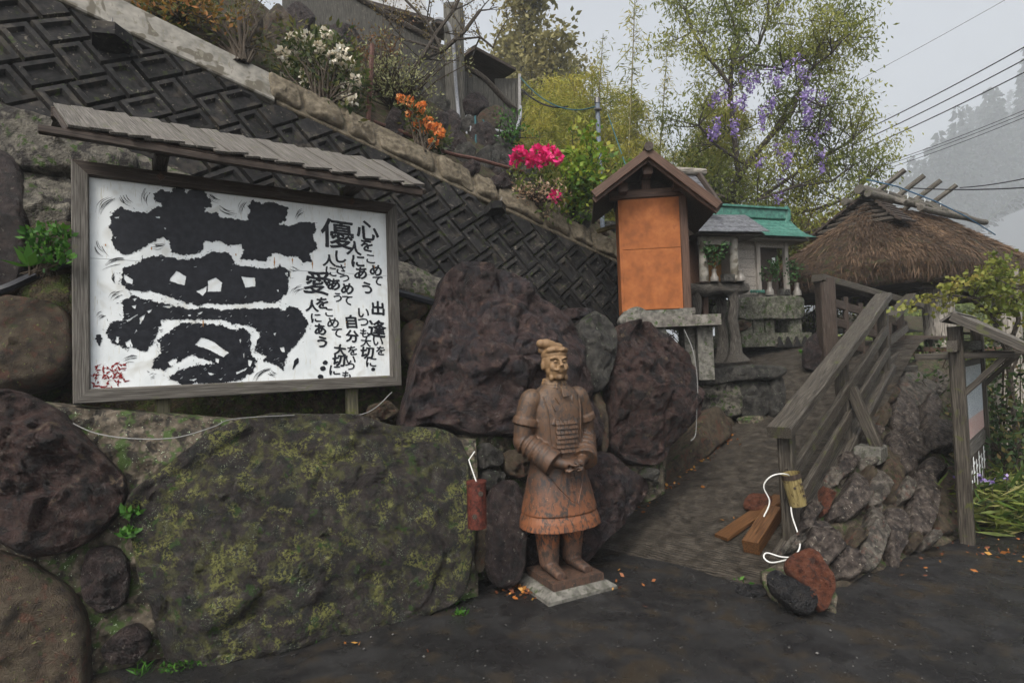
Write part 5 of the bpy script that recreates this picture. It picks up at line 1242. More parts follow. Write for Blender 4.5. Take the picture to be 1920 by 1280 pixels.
ped = thing('stone_pedestal', 'mossy square-cut stone pedestal with stubby block legs under the copper-roofed shrine', 'pedestal', gp_(.4, .2, -.9))
M_tuff = mat('mossy_tuff', [(.045, .043, .03), (.10, .098, .075), (.16, .155, .125)], 4, rough=.85, bump=1, bscale=16, bdist=.02, spots=[(MOSS, 3, .58, .06), ((.24, .24, .22), 9, .66, .03)], fine=.25, coarse=.6)
rock('pedestal_slab', [(1385, 562), (1440, 556), (1500, 556), (1508, 575), (1504, 596), (1440, 598), (1388, 596)], Plane(gp_(0, -.14, 0), -gb), M_tuff, ped, N=60, K=14, front=.04, back=.75, seed=621, rough=.015, edge=9)
for (x0, x1) in ((1388, 1410), (1413, 1432), (1436, 1452), (1482, 1503)):
    q0, q1 = Plane(gp_(0, -.1, 0), -gb).at(x0, 610), Plane(gp_(0, -.1, 0), -gb).at(x1, 610)
    a0_, a1_ = (q0-g0_).dot(gf), (q1-g0_).dot(gf); slab('block_leg', M_tuff, ped, a0_, a1_, -.10, .5, -.62, -.36, gp_)
slab('pedestal_back', M_tuff, ped, .0, .95, .3, .5, -.62, -.34, gp_)
slab('footing_course', M_tuff, ped, -.1, 1.2, -.16, .7, -.80, -.60, gp_)
m_ = MB()
for k in range(4): x = .45+.16*k; m_.prism([gp_(x, -.20, -.82), gp_(x+.15, -.20, -.82), gp_(x+.075, -.20, -.66)], -gb*.04)
m_.build('zigzag_carving', M_block, ped)

# offerings: ceramic vases with sprigs, small blocks
M_ceram = mat('pale_ceramic', [(.11, .10, .088), (.18, .17, .15)], 6, rough=.35, bump=.1)
M_sprig = leafmat('sprig_leaves', [(.012, .035, .010), (.03, .085, .022), (.07, .15, .04)])
M_twig = mat('twig', [(.03, .022, .015), (.06, .045, .03)], 8, rough=.8, bump=.3)
def vase(p, h, label, leaf=True, r=.05):
    v_ = thing('vase', label, 'vase', p, 'offering vases at the shrines'); m_ = MB()
    m_.tube([p, p+ZV*h*.35, p+ZV*h*.5, p+ZV*h*.8, p+ZV*h], [r, r*.95, r*.6, r*.5, r*.62], 12); m_.build('vase_body', M_ceram, v_, smooth=True)
    if leaf:
        L = Leaves(); m_ = MB()
        for i in range(9):
            e = p+Vector((rnd.uniform(-.15, .15), rnd.uniform(-.1, .1), h+rnd.uniform(.12, .34))); m_.tube([p+ZV*h*.9, (p+ZV*h).lerp(e, .6), e], [.004, .003, .002], 4)
            L.put(ball(e, (.06, .06, .06), 16), .06, .5); L.put(ball(p.lerp(e, .7), (.06, .06, .06), 8), .055, .5)
        m_.build('stem', M_twig, v_); L.build('leaves', M_sprig, v_)
vase(tp(.12, -.08, -.01), .16, 'pale vase with dark green sprig beside the slate-roofed shrine column', r=.055)
vase(tp(.50, -.08, -.01), .14, 'empty grey cup at the corner of the trunk table', leaf=False, r=.06)
vase(gp_(.50, -.10, -.02), .20, 'pale vase with leafy sprig before the copper-roofed shrine door', r=.06)
vase(gp_(1.02, -.10, -.03), .20, 'pale vase with bushy sprig at the outer corner of the mossy pedestal', r=.06)
for k, (p, lab) in enumerate(((tp(.30, -.10, .03), 'small grey offering block on the trunk table'), (gp_(.76, -.10, .02), 'small pale offering block on the mossy pedestal'))):
    m_ = MB(); m_.box(p, (.16, .08, .10), (tf, tb, ZV)); m_.build('offering_block', M_grey, label=lab, cat='block')
m_ = MB()
for k in range(6): m_.tube([gp_(.17+.045*k, -.09, .03), gp_(.20+.045*k, -.05, .05)], .02, 6)
m_.build('folded_cloth', M_copper, label='rolled blue-green cloth lying on the mossy pedestal', cat='cloth')
# ================================================================== thatched pavilion
PR = Vector((.854, .52, 0)).normalized(); PQ = Vector((.52, -.854, 0)).normalized(); PCn = Vector((7.55, 10.6, 0))
def pv(r_, q_, z): return PCn+PR*r_+PQ*q_+ZV*z
pav = thing('thatched_pavilion', 'open pavilion with shaggy brown thatched roof, bark ridge logs and thick trunk posts', 'pavilion', pv(0, 0, 0))
M_thatch = mat('thatch', [(.025, .016, .010), (.075, .046, .027), (.125, .08, .048)], 6, stretch=(1, 1, 3), rough=.9, bump=1, bscale=26, bdist=.04, spots=[((.055, .06, .02), 1.6, .60, .06), ((.03, .02, .014), 2.6, .60, .05), ((.22, .11, .05), 5, .66, .03)], fine=.3, coarse=.7)
NA_, NT_ = 96, 26
def thatch_pt(a, t):
    """t 0 = inner lower edge, .12 = outer lower edge, .2 = upper eave edge, 1 = ridge"""
    def rr_(hr, hq, e):
        ca, sa = math.cos(a), math.sin(a); return (abs(ca)**(2/e))*(1 if ca > 0 else -1)*hr, (abs(sa)**(2/e))*(1 if sa > 0 else -1)*hq
    if t < .12: k = t/.12; x, y = rr_(2.7+.30*k, 1.2+.30*k, 5); z = 2.62-.10*k
    elif t < .2: k = (t-.12)/.08; x, y = rr_(3.0+.05*k, 1.5+.05*k, 5); z = 2.52+.30*k
    else:
        k = (t-.2)/.8; k2 = 1-(1-k)**1.0; x, y = rr_(3.05+(1.45-3.05)*k2, 1.55*(1-k2)+.02, 5-2.5*k); z = 2.82+1.32*(k**.92)
    return Vector((x, y, z))
V, Q = [], []
ts = [0, .06, .12, .15, .2]+list(np.linspace(.22, 1, NT_))
for t in ts:
    for i in range(NA_):
        p = thatch_pt(2*math.pi*i/NA_, t); w_ = pv(p.x, p.y, p.z); d = noise.fractal(w_*2.5, .8, 2, 5)*.05+.03*noise.noise(Vector((w_.x*9, w_.y*9, w_.z*2)))
        w_ = w_+(w_-pv(p.x*.5, 0, 1.5)).normalized()*d; V.append(tuple(w_))
Q = np.array([(k*NA_+i, k*NA_+(i+1) % NA_, (k+1)*NA_+(i+1) % NA_, (k+1)*NA_+i) for k in range(len(ts)-1) for i in range(NA_)])
me = np_mesh('thatch', np.array(V), Q); me.shade_smooth(); th_ = link('thatch', me, M_thatch, pav)
M_straw = leafmat('straw', [(.025, .016, .010), (.07, .044, .027), (.13, .083, .05), (.20, .125, .07)], .1, .8)
L = Leaves(); C, D, RV = [], [], []
for i in range(26000):
    a = rnd.uniform(0, 6.283); t = rnd.uniform(.10, .99)**.8; p = thatch_pt(a, t); p2 = thatch_pt(a, max(.1, t-.05)) if t > .2 else p-Vector((0, 0, .2))
    w_ = pv(p.x, p.y, p.z); w2 = pv(p2.x, p2.y, p2.z); C.append(w_+(w_-pv(p.x*.5, 0, 1.5)).normalized()*.03); dd = (w2-w_).normalized()+Vector((0, 0, -.15)); D.append(dd); RV.append(.45+.5*noise.noise(w_*1.6))
L.put(np.array([tuple(c) for c in C]), .17, .07, dirs=np.array([tuple(d) for d in D]), jit=.22, rv=np.array(RV)); L.build('straw_ends', M_straw, pav, kind='stuff')
# bark gable courses on the near hip
for k in range(5):
    m_ = MB(); z = 3.70+.10*k; r_ = -1.98+.115*k; hw = .62-.10*k
    m_.tube([pv(r_, -hw, z-.02), pv(r_-.02, 0, z), pv(r_, hw, z-.02)], .035, 8, wob=.1); m_.build('gable_pole', M_bark, pav, smooth=True)
for s in (-1, 1):
    for k in range(9):
        t = k/8; m_ = MB(); p = pv(-1.95+.50*t, s*(.72-.68*t), 3.64+.62*t); m_.beam(p-PR*.14, p+PR*.32, .12, .035, Vector((0, 0, 1))+PQ*s*.6, seg=2); m_.build('bark_shingle', M_dwood, pav)
M_log = mat('ridge_log', [(.04, .034, .028), (.10, .09, .076), (.17, .155, .13)], 3, stretch=(.6, 8, 8), rough=.75, bump=.6, bscale=5, bdist=.01, spots=[((.05, .055, .02), 3, .62, .05)], fine=.15)
for (r0, r1, q_, z, ra_) in ((-1.75, 1.4, 0, 4.33, .08), (-1.95, 1.75, .24, 4.18, .062), (-1.8, 1.7, -.24, 4.18, .062), (-.6, 2.2, .40, 4.05, .055)):
    m_ = MB(); m_.tube([pv(r0+(r1-r0)*k/6, q_+rnd.uniform(-.02, .02), z+rnd.uniform(-.015, .015)) for k in range(7)], ra_, 10, wob=.05); m_.build('ridge_log', M_log, pav, smooth=True)
for r_ in (-1.15, -.45, .2, .85):
    m_ = MB(); m_.tube([pv(r_-.1, -.42, 4.02), pv(r_+.05, 0, 4.40), pv(r_+.20, .36, 4.68)], .046, 8, wob=.04); m_.build('cross_log', M_log, pav, smooth=True)
    m_ = MB(); m_.tube([pv(r_, .42, 4.06), pv(r_, 0, 4.34), pv(r_-.02, -.20, 4.50)], .05, 8, wob=.04); m_.build('cross_log', M_log, pav, smooth=True)
    m_ = MB(); m_.tube([pv(r_+.12, .12*math.cos(a), 4.36+.12*math.sin(a)) for a in np.linspace(0, 6.28, 13)], .008, 5); m_.build('lashing', M_white, pav)
m_ = MB(); M_rope = mat('blue_rope', [(.03, .10, .20), (.05, .16, .28)], 30, rough=.6, bump=0)
m_.tube([pv(-1.7, .1, 4.48), pv(-.9, .2, 4.44), pv(.0, .42, 4.22), pv(.9, .55, 4.0), pv(2.0, .6, 3.75)], .012, 5); m_.build('rope', M_rope, pav)
for (px, d_, ra_, pyb) in ((1772, 8.75, .21, 800), (1898, 9.3, .19, 760), (1560, 10.6, .12, 700), (1660, 11.4, .12, 700)):
    b_ = P(px, pyb, d_); m_ = MB(); m_.tube([Vector((b_.x, b_.y, z)) for z in (b_.z-.8, b_.z, 1.0, 1.6, 2.1, 2.8)], [ra_*1.25, ra_*1.15, ra_, ra_*.95, ra_*.98, ra_], 16, wob=.05); m_.build('trunk_post', M_trunk, pav, smooth=True)
for k, z in enumerate((1.30, 1.14, .98, .82)):
    m_ = MB(); m_.tube([P(1640, 660, 9.4)*1+ZV*0, ]+[P(1800, 660, 9.0)], .085, 10)
    m_.v = [(x, y, zz_-m_.v[0][2]+z+.0) for x, y, zz_ in m_.v]; m_.build('wall_log', mat('log_wall%d' % k, [(.07, .03, .018), (.13, .06, .035)], 3, stretch=(.5, 8, 8), rough=.6, bump=.4, bscale=5), pav, smooth=True)
bar('rail_pole', P(1690, 655, 8.3), P(1920, 655, 8.0), .07, .07, M_bwood, pav); bar('rail_pole', P(1690, 632, 8.3), P(1800, 634, 8.0), .06, .06, M_dwood, pav)
bar('eave_beam', pv(-2.5, 1.1, 2.55), pv(2.5, 1.1, 2.55), .14, .16, M_dwood, pav); bar('eave_beam', pv(-2.2, -1.1, 2.55), pv(-2.2, 1.1, 2.55), .14, .16, M_dwood, pav)

# ================================================================== roofed notice board by the road
nbd = thing('notice_board', 'narrow notice board with white poster and plank roof on tall posts beside the road', 'notice board', G(1816, 1020))
n0 = G(1814, 1016); n1 = Vector((n0.x+1.02, n0.y+1.03, 0)); nd = (n1-n0).normalized(); nN = Vector((nd.y, -nd.x, 0))
ztop = P(1797, 612, n0.y).z
bar('post', n0-ZV*.05, n0+ZV*(ztop), .10, .10, M_rail, nbd, up=nd, seg=8); bar('post', n1-ZV*.05, n1+ZV*(ztop), .10, .10, M_rail, nbd, up=nd, seg=8)
zc = ztop-.04
bar('head_beam', n0-nd*.22+ZV*(zc-.12), n1+nd*.2+ZV*(zc-.12), .07, .09, M_rail, nbd); bar('bottom_beam', n0+ZV*.70, n1+ZV*.70, .05, .12, M_gwood, nbd)
for p in (n0, n1):
    bar('roof_arm', p+ZV*(zc-.2)-nN*.28, p+ZV*(zc-.2)+nN*.36, .05, .05, M_rail, nbd); bar('arm_brace', p+ZV*(zc-.55), p+ZV*(zc-.22)+nN*.30, .045, .045, M_rail, nbd)
for k in range(5):                             # lapped roof planks on both slopes
    for s in (1, -1):
        if s == -1 and k > 0: continue
        p = n0-nd*.14+ZV*(zc+.12-.065*k)+nN*(s*(.03+.095*k)); bar('roof_plank', p, p+nd*1.45, .125, .018, M_gwood, nbd, up=(ZV+nN*s*.75), ch=.003, seg=6)
bar('barge_board', n0-nd*.15+ZV*(zc+.12), n0-nd*.15+ZV*(zc-.18)+nN*.47, .03, .07, M_rail, nbd)
def npt(a, z, o=0): return n0+nd*a+ZV*z+nN*o
m_ = MB(); m_.prism([npt(.08, .77, .02), npt(1.38, .77, .02), npt(1.38, zc-.25, .02), npt(.08, zc-.25, .02)], -nN*.03); m_.build('back_board', M_gwood, nbd)
# poster with blue and red print
M_post = bpy.data.materials.new('printed_poster'); M_post.use_nodes = True; nt = M_post.node_tree; b = nt.nodes['Principled BSDF']
a = nn(nt, 'ShaderNodeAttribute', attribute_name='g'); vec = a.outputs['Vector']; sx = nn(nt, 'ShaderNodeSeparateXYZ'); nt.links.new(vec, sx.inputs[0])
c = mixc(nt, ramp(nt, tex(nt, vec, 14, 4, .7, (1, 1, 2.2)), [(.52, (0, 0, 0)), (.56, (1, 1, 1))]), (.60, .64, .68), (.10, .16, .22))
red = mixc(nt, ramp(nt, tex(nt, vec, 22, 3, .6, (1, 1, 2)), [(.48, (0, 0, 0)), (.54, (1, 1, 1))]), (.62, .58, .55), (.40, .10, .08))
zr = nn(nt, 'ShaderNodeMapRange'); zr.inputs[1].default_value = .80; zr.inputs[2].default_value = 1.42; nt.links.new(sx.outputs['Z'], zr.inputs[0])
c = mixc(nt, ramp(nt, zr.outputs[0], [(.0, (1, 1, 1)), (.27, (1, 1, 1)), (.275, (0, 0, 0))], 'CONSTANT'), c, red); nt.links.new(c, b.inputs['Base Color']); b.inputs['Roughness'].default_value = .35
m_ = MB(); m_.prism([npt(.16, .80, .024), npt(1.30, .80, .024), npt(1.30, zc-.30, .024), npt(.16, zc-.30, .024)], nN*.004); m_.build('poster', M_post, nbd)
m_ = MB(); m_.prism([npt(.10, .34, .02), npt(.7, .28, .02), npt(1.38, .34, .02), npt(1.38, .63, .02), npt(.10, .63, .02)], -nN*.03); m_.build('lower_board', M_dwood, nbd)
m_ = MB()
for k in range(6):
    x = .22+.19*k; y_ = .36+.05*(k % 2)
    for (a_, b_, c_, d__) in ((0, .06, .10, .09), (.02, .0, .05, .22), (.0, .14, .12, .17)): m_.prism([npt(x+a_, y_+b_, .021), npt(x+c_, y_+b_+.01, .021), npt(x+c_, y_+d__, .021), npt(x+a_, y_+d__-.02, .021)], nN*(.003+.0005*b_))
m_.build('white_marks', M_white, nbd, kind='stuff')

# ================================================================== small things about the ramp and the wall
p0 = RP(1390, 1045); 
def plank(label, a, b_, w_, h_, mt): m_ = MB(); m_.beam(a, b_, w_, h_, ZV, seg=6, wob=.002, ch=.003); return m_.build('plank', mt, label=label, cat='plank')
q0, q1 = RP(1352, 1012)+ZV*.02, RP(1465, 938)+ZV*.03; plank('flat wet brown plank lying on the ramp against the first rail post', q0, q1, .13, .028, M_plank)
q0, q1 = RP(1408, 1040)+ZV*.055, RP(1452, 972)+ZV*.06; plank('short thick squared timber offcut beside the foot of the first rail post', q0, q1, .12, .10, M_plank)
rock('brick', [(1394, 948), (1402, 932), (1425, 925), (1446, 930), (1444, 946), (1420, 954)], Plane(RP(1420, 942)+ZV*.05, RN), M_rust, N=30, K=8, front=.03, back=.05, seed=700, rough=.006, edge=6, label='broken red speckled brick lying on the ramp behind the planks', cat='brick')
M_bam = mat('dry_bamboo', [(.10, .075, .03), (.19, .15, .06), (.26, .21, .10)], 4, stretch=(.5, 6, 6), rough=.4, bump=.2, bscale=10, spots=[((.05, .03, .015), 5, .62, .05)])
cupb = thing('bamboo_lantern', 'weathered yellow bamboo tube lantern tied to the first rail post', 'lantern', P(1490, 945, 4.02))
c0, c1 = P(1497, 946, 4.03), P(1482, 888, 4.03); ax = (c1-c0).normalized()
m_ = MB(); m_.tube([c0, c0.lerp(c1, .5), c1], [.058, .060, .063], 20, cap=False); m_.tube([c1, c0.lerp(c1, .1)], [.052, .050], 20, cap=False); m_.tube([c1-ax*.004, c1+ax*.004], [.064, .064], 20, cap=False); m_.build('bamboo_tube', M_bam, cupb, smooth=True)
m_ = MB(); m_.tube([c1-ax*.03, c1+ax*.006], [.065, .066], 20, cap=False); m_.build('dark_rim', M_dwood, cupb, smooth=True)
for t, s in ((.35, .03), (.6, -.02), (.72, .035)):
    q = c0.lerp(c1, t)+Vector((s, -.056, 0)); m_ = MB(); m_.tube([q, q-Vector((0, .006, 0))], .009, 8); m_.build('hole', M_dwood, cupb)
M_cable = mat('white_cable', [(.55, .55, .52), (.68, .68, .65)], 20, rough=.4, bump=0)
M_gwire = mat('grey_wire', [(.14, .14, .135), (.22, .22, .21)], 20, rough=.5, bump=0)
def cable(name, label, pts, r_, mt, cat='cable', **kw):
    pts = [Vector(p) for p in pts]; res = []
    for i in range(len(pts)-1):
        p0_, p1_, p2_, p3_ = pts[max(0, i-1)], pts[i], pts[i+1], pts[min(len(pts)-1, i+2)]
        for t in np.linspace(0, 1, 9)[:-1]: res.append(.5*((2*p1_)+(p2_-p0_)*t+(2*p0_-5*p1_+4*p2_-p3_)*t*t+(3*p1_-p0_-3*p2_+p3_)*t**3))
    res.append(pts[-1]); m_ = MB(); m_.tube(res, r_, 7); return m_.build(name, mt, smooth=True, label=label, cat=cat, **kw)
cable('lamp_cable', 'loose white cable looping from the bamboo lantern down to the rust-red kerb stone', [P(1432, 968, 4.0), P(1443, 940, 4.0), P(1432, 912, 4.0), P(1445, 893, 3.98), P(1470, 888, 4.0), P(1483, 900, 4.05), P(1484, 960, 4.02), P(1500, 1015, 3.95), P(1488, 1042, 3.85), P(1450, 1054, 3.75), P(1433, 1046, 3.78), P(1438, 1036, 3.82), P(1470, 1044, 3.8), P(1510, 1042, 3.82), P(1532, 1032, 3.86)], .0048, M_cable)
can = thing('rusty_can_lantern', 'rust-red cylindrical can lantern hanging beside the lichen-blotched boulder', 'lantern', P(893, 990, 3.62))
M_rusty = mat('rusted_paint', [(.03, .009, .006), (.075, .018, .012), (.12, .032, .02)], 9, rough=.5, bump=.4, bscale=40, bdist=.004, spots=[((.02, .01, .008), 7, .62, .04), ((.22, .12, .08), 20, .68, .02)])
k0, k1 = P(895, 988, 3.62), P(893, 905, 3.62); m_ = MB(); m_.tube([k0, k0.lerp(k1, .5), k1], [.060, .061, .060], 22); m_.build('can_body', M_rusty, can, smooth=True)
m_ = MB(); m_.tube([k1, k1+ZV*.012], [.064, .064], 22); m_.build('can_lid', M_rusty, can, smooth=True)
for dx, t in ((-.01, .30), (.03, .8)): q = k0.lerp(k1, t)+Vector((dx, -.061, 0)); m_ = MB(); m_.tube([q+Vector((0, .004, 0)), q-Vector((0, .002, 0))], .016, 10); m_.build('punched_hole', M_dwood, can)
m_ = MB(); m_.tube([k1+ZV*.01, P(885, 880, 3.66), P(879, 862, 3.72), P(890, 846, 3.75)], .004, 5); m_.build('hanging_wire', M_cable, can)
M_hose = mat('black_pipe', [(.012, .013, .016), (.022, .023, .027)], 10, rough=.28, bump=.05)
cable('black_pipe', 'thick black plastic pipe running behind the painted board', [P(-120, 575, 3.3), P(0, 545, 3.45), P(70, 515, 3.6), P(135, 492, 3.75), P(300, 480, 4.0), P(560, 505, 4.35), P(745, 548, 4.65), P(830, 572, 4.8)], .032, M_hose, 'pipe')
cable('grey_wire', 'thin grey wire drooping below the painted board', [P(130, 790, 3.28), P(180, 812, 3.26), P(250, 822, 3.26), P(330, 820, 3.28), P(400, 800, 3.36), P(440, 785, 3.45), P(560, 778, 3.7), P(680, 776, 3.9), P(735, 735, 4.0)], .0034, M_gwire, 'wire')
cable('hanging_cord', 'thin pale cord hanging down the side of the dark boulder below the orange shrine', [P(1283, 618, 5.2), P(1300, 660, 5.05), P(1308, 720, 5.0), P(1306, 780, 4.95), P(1304, 815, 4.93), P(1295, 826, 4.9)], .0032, M_gwire, 'cord')
# ================================================================== bathhouse above the slope
M_fence = mat('weathered_fence_board', [(.028, .027, .024), (.065, .062, .054), (.10, .096, .082)], 3, stretch=(.6, 9, 9), rough=.75, bump=.5, bscale=4, bdist=.006, spots=[((.12, .11, .09), 4, .66, .04)], fine=.12)
bh = thing('bathhouse_fence', 'grey board fence with a wavy capping rail along the slope top below the bathhouse', 'fence', P(700, 110, 8.6))
def fence_run(par, a, b_, h0, h1, n, wave):
    """boards standing on the line a-b; heights h0..h1; wavy cap"""
    caps = []
    for k in range(n):
        t = (k+.5)/n; p = a.lerp(b_, t); h = h0+(h1-h0)*t+wave*math.sin(t*5.2); w_ = (b_-a).length/n*.94
        m_ = MB(); m_.beam(p, p+ZV*h, w_, .03, (b_-a).cross(ZV).normalized(), seg=2, wob=.002, ch=.003); m_.build('fence_board', M_fence, par)
        caps.append(p+ZV*(h+.02))
    m_ = MB(); m_.tube(caps, .06, 8, wob=.08); m_.build('capping_rail', M_bark, par, smooth=True)
fence_run(bh, P(530, 60, 7.9), P(836, 236, 9.0), .95, 1.35, 22, .05)
f2_ = thing('lower_fence', 'board fence with sagging capping log beyond the tall corner post', 'fence', P(900, 215, 9.3))
fence_run(f2_, P(868, 232, 9.2), P(972, 250, 9.9), .92, .45, 11, .08)
pc = thing('corner_post', 'tall weathered corner post of the bathhouse enclosure with pipes strapped to it', 'post', P(855, 240, 9.05))
b0 = P(856, 250, 9.05); t_ = P(850, 14, 9.05); bar('post_shaft', b0, t_, .30, .28, mat('cracked_post', [(.05, .047, .04), (.11, .105, .09), (.16, .15, .13)], 2.5, stretch=(.5, 7, 7), rough=.8, bump=.5, bscale=5, bdist=.01, fine=.15), pc, up=Vector((0, 1, 0)), seg=6)
bar('side_panel', P(818, 100, 9.15), P(818, 235, 9.15), .55, .05, M_fence, pc, up=Vector((.3, -1, 0)))
bld = thing('bathhouse', 'whitewashed bathhouse wall with dark eaves above the fence', 'building', P(720, 60, 10.6))
M_wash = mat('dull_whitewash', [(.40, .41, .42), (.55, .56, .57)], 2, rough=.8, bump=.2, bscale=14)
w0, w1 = P(560, 40, 10.2), P(800, 60, 11.4); wd_ = (w1-w0).normalized(); wn_ = Vector((-wd_.y, wd_.x, 0)); wn_ = wn_ if wn_.y > 0 else -wn_
m_ = MB(); m_.prism([w0-ZV*1.2, w1-ZV*1.2, w1+ZV*2.2, w0+ZV*2.8], wn_*.2); m_.build('wall', M_wash, bld)
bar('eave', P(575, -10, 9.7), P(845, 62, 11.0), .5, .10, M_dwood, bld, seg=3); bar('eave_board', P(590, 30, 10.0), P(800, 72, 11.2), .12, .25, M_dwood, bld, seg=3)
# lean-to roof and board hut at the far end
hut = thing('bath_hut', 'small plank hut with dark lean-to roof at the end of the bathhouse fence', 'hut', P(950, 235, 10.2))
bar('roof_edge', P(868, 105, 9.8), P(945, 145, 10.4), .7, .06, M_dwood, hut, seg=3); bar('inner_wall', P(868, 155, 10.4), P(940, 190, 10.9), .05, .9, M_bwood, hut)
hp0, hp1 = P(930, 232, 10.1), P(976, 240, 10.25); n_ = 6
for k in range(n_):
    p = hp0.lerp(hp1, (k+.5)/n_); top = P(930+46*(k+.5)/n_, 150-8*k/n_, 10.15).z; m_ = MB(); m_.beam(Vector((p.x, p.y, p.z-.2)), Vector((p.x, p.y, top)), .075, .03, Vector((0, 1, 0)), seg=2, ch=.003); m_.build('hut_board', M_fence, hut)
bar('edge_post', P(974, 245, 10.1), P(974, 140, 10.1), .06, .06, M_steel, hut)
M_pvc = mat('grey_pvc', [(.20, .21, .23), (.30, .31, .33)], 8, rough=.45, bump=.05); M_rpipe = mat('rusty_pipe', [(.06, .028, .02), (.13, .06, .045)], 12, rough=.6, bump=.3)
M_gcab = mat('teal_hose', [(.015, .06, .07), (.03, .10, .11)], 12, rough=.5, bump=0)
cable('standpipe', 'grey pipe arching over from the bathhouse and running down beside the tall corner post', [P(800, 52, 8.9), P(820, 36, 8.85), P(840, 45, 8.8), P(850, 80, 8.8), P(854, 150, 8.8), P(860, 220, 8.75), P(864, 292, 8.5)], .028, M_pvc, 'pipe')
cable('drooping_pipe', 'grey pipe drooping in a loop under the plank hut', [P(874, 218, 8.9), P(900, 232, 8.9), P(935, 246, 8.9), P(962, 246, 8.95), P(975, 222, 9.4), P(976, 200, 9.9)], .024, M_pvc, 'pipe')
cable('teal_hose', 'thin teal hose sagging below the drooping grey pipe', [P(905, 225, 8.85), P(925, 250, 8.8), P(948, 266, 8.8), P(965, 258, 8.85), P(970, 245, 8.9)], .012, M_gcab, 'hose')
cable('rusty_pipe', 'long rusty pipe lying along the slope behind the moulded coping', [P(700, 228, 6.6), P(760, 250, 6.7), P(835, 285, 6.9), P(900, 300, 7.2), P(980, 322, 7.6)], .024, M_rpipe, 'pipe')
cable('rusty_stake', 'upright rusty steel stake standing behind the moulded coping', [P(690, 232, 6.2), P(698, 84, 6.2)], .028, M_rpipe, 'stake')
for k, x in enumerate((876, 884, 893)): cable('water_pipe', 'thin upright water pipe below the tall corner post', [P(x, 300, 8.3), P(x-2, 218, 8.6)], .015, [M_pvc, M_pvc, M_gcab][k], 'pipe', group='thin upright water pipes')
cable('bamboo_rail', 'bamboo pole sticking out behind the orange shrine wall', [P(1120, 434, 7.2), P(1175, 418, 7.0)], .03, M_bam, 'pole')
up_ = thing('utility_pole', 'slim grey steel pole rising behind the yellow-green shrub', 'pole', P(1128, 430, 8.6))
m_ = MB(); m_.tube([P(1131, 450, 8.6), P(1124, 300, 8.6), P(1120, 188, 8.6)], .036, 10); m_.build('pole_shaft', mat('galvanised_pole', [(.10, .12, .15), (.17, .20, .24)], 6, rough=.5, bump=.1), up_, smooth=True)
m_ = MB(); m_.tube([P(1120, 194, 8.6), P(1120, 184, 8.6)], .045, 10); m_.build('pole_cap', M_steel, up_, smooth=True)
m_ = MB(); m_.tube([P(1114, 205, 8.55), P(1128, 205, 8.55)], .02, 8); m_.build('clamp', M_steel, up_, smooth=True)
# wires
M_wire = mat('black_wire', [(.008, .008, .010), (.015, .015, .018)], 5, rough=.5, bump=0)
def wire(label, a, b_, sag, r_, mt=M_wire, group=None):
    cable('overhead_wire', label, [a.lerp(b_, t)-ZV*sag*4*t*(1-t) for t in np.linspace(0, 1, 7)], r_, mt, 'wire', group=group)
for k, (y0, y1) in enumerate(((282, 90), (298, 115), (312, 141))):
    wire('thick black overhead wire crossing the misty sky above the pavilion roof', P(1540, y0, 22), P(2000, y1-46, 15), .12, .018, group='three thick overhead wires')
for k, (y0, y1) in enumerate(((322, 205), (326, 212), (333, 219))):
    wire('thin grey overhead wire running low behind the pavilion ridge logs', P(1610, y0, 30), P(2000, y1-32, 22), .15, .014, group='three thin overhead wires')
wire('single faint wire high across the misty sky', P(1535, 190, 34), P(1990, -60, 26), .1, .012)
wire('black wire reaching the pavilion ridge from the road side', P(1700, 352, 10.6), P(1990, 347, 8), .05, .010); wire('black wire rising from the pavilion ridge logs', P(1800, 352, 11.5), P(1990, 318, 9), .05, .010)
wire('teal hose strung from the plank hut to the slim steel pole', P(975, 145, 10), P(1118, 200, 8.6), .25, .010, M_gcab); wire('dark cable strung from the plank hut to the bamboo', P(978, 168, 10), P(1065, 200, 9.4), .12, .014)
wire('teal cord slanting from the bamboo down behind the orange shrine', P(1140, 215, 9), P(1180, 330, 7.2), .0, .008, M_gcab)
# ================================================================== plants on the slope
def pts_np(L): return np.array([tuple(p) for p in L])
def bush(name, label, cat, base, tips, leafm, size, per, spread, stem_r=.012, flowers=None, aspect=.42, whorl=True, group=None, droop=.1, fl_r=.075, sizef=.05):
    t = thing(name, label, cat, base, group); m_ = MB(); L = Leaves()
    for tp_ in tips:
        tp_ = Vector(tp_); md = base.lerp(tp_, .5)+Vector((rnd.uniform(-.1, .1), rnd.uniform(-.1, .1), rnd.uniform(-.02, .1)))
        m_.tube([base+Vector((rnd.uniform(-.08, .08), rnd.uniform(-.08, .08), -.05)), md, tp_], [stem_r, stem_r*.7, stem_r*.35], 5, cap=False)
        c = ball(tp_, spread, per); d = (c-np.array(tp_))*1.0; d[:, 2] += .05
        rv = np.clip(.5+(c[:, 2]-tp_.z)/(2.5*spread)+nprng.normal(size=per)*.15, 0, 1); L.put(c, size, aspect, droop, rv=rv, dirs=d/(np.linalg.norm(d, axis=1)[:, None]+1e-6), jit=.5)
    m_.build('stem', M_twig, t); L.build('foliage', leafm, t)
    if flowers:
        fm, fpts = flowers
        for fp in fpts:
            Lf = Leaves(); n = 46; c = ball(fp, fl_r, n, .5); d = (c-np.array(fp)); Lf.put(np.array(fp)+d*.55, sizef, .95, 0, dirs=d/(np.linalg.norm(d, axis=1)[:, None]+1e-6), jit=.45); Lf.build('flower_head', fm, t)
    return t
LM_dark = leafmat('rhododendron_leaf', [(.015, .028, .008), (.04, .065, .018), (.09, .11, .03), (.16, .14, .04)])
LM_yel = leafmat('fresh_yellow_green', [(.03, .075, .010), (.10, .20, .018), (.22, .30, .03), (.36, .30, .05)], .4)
LM_green = leafmat('bright_green', [(.012, .05, .008), (.04, .13, .015), (.10, .22, .03)])
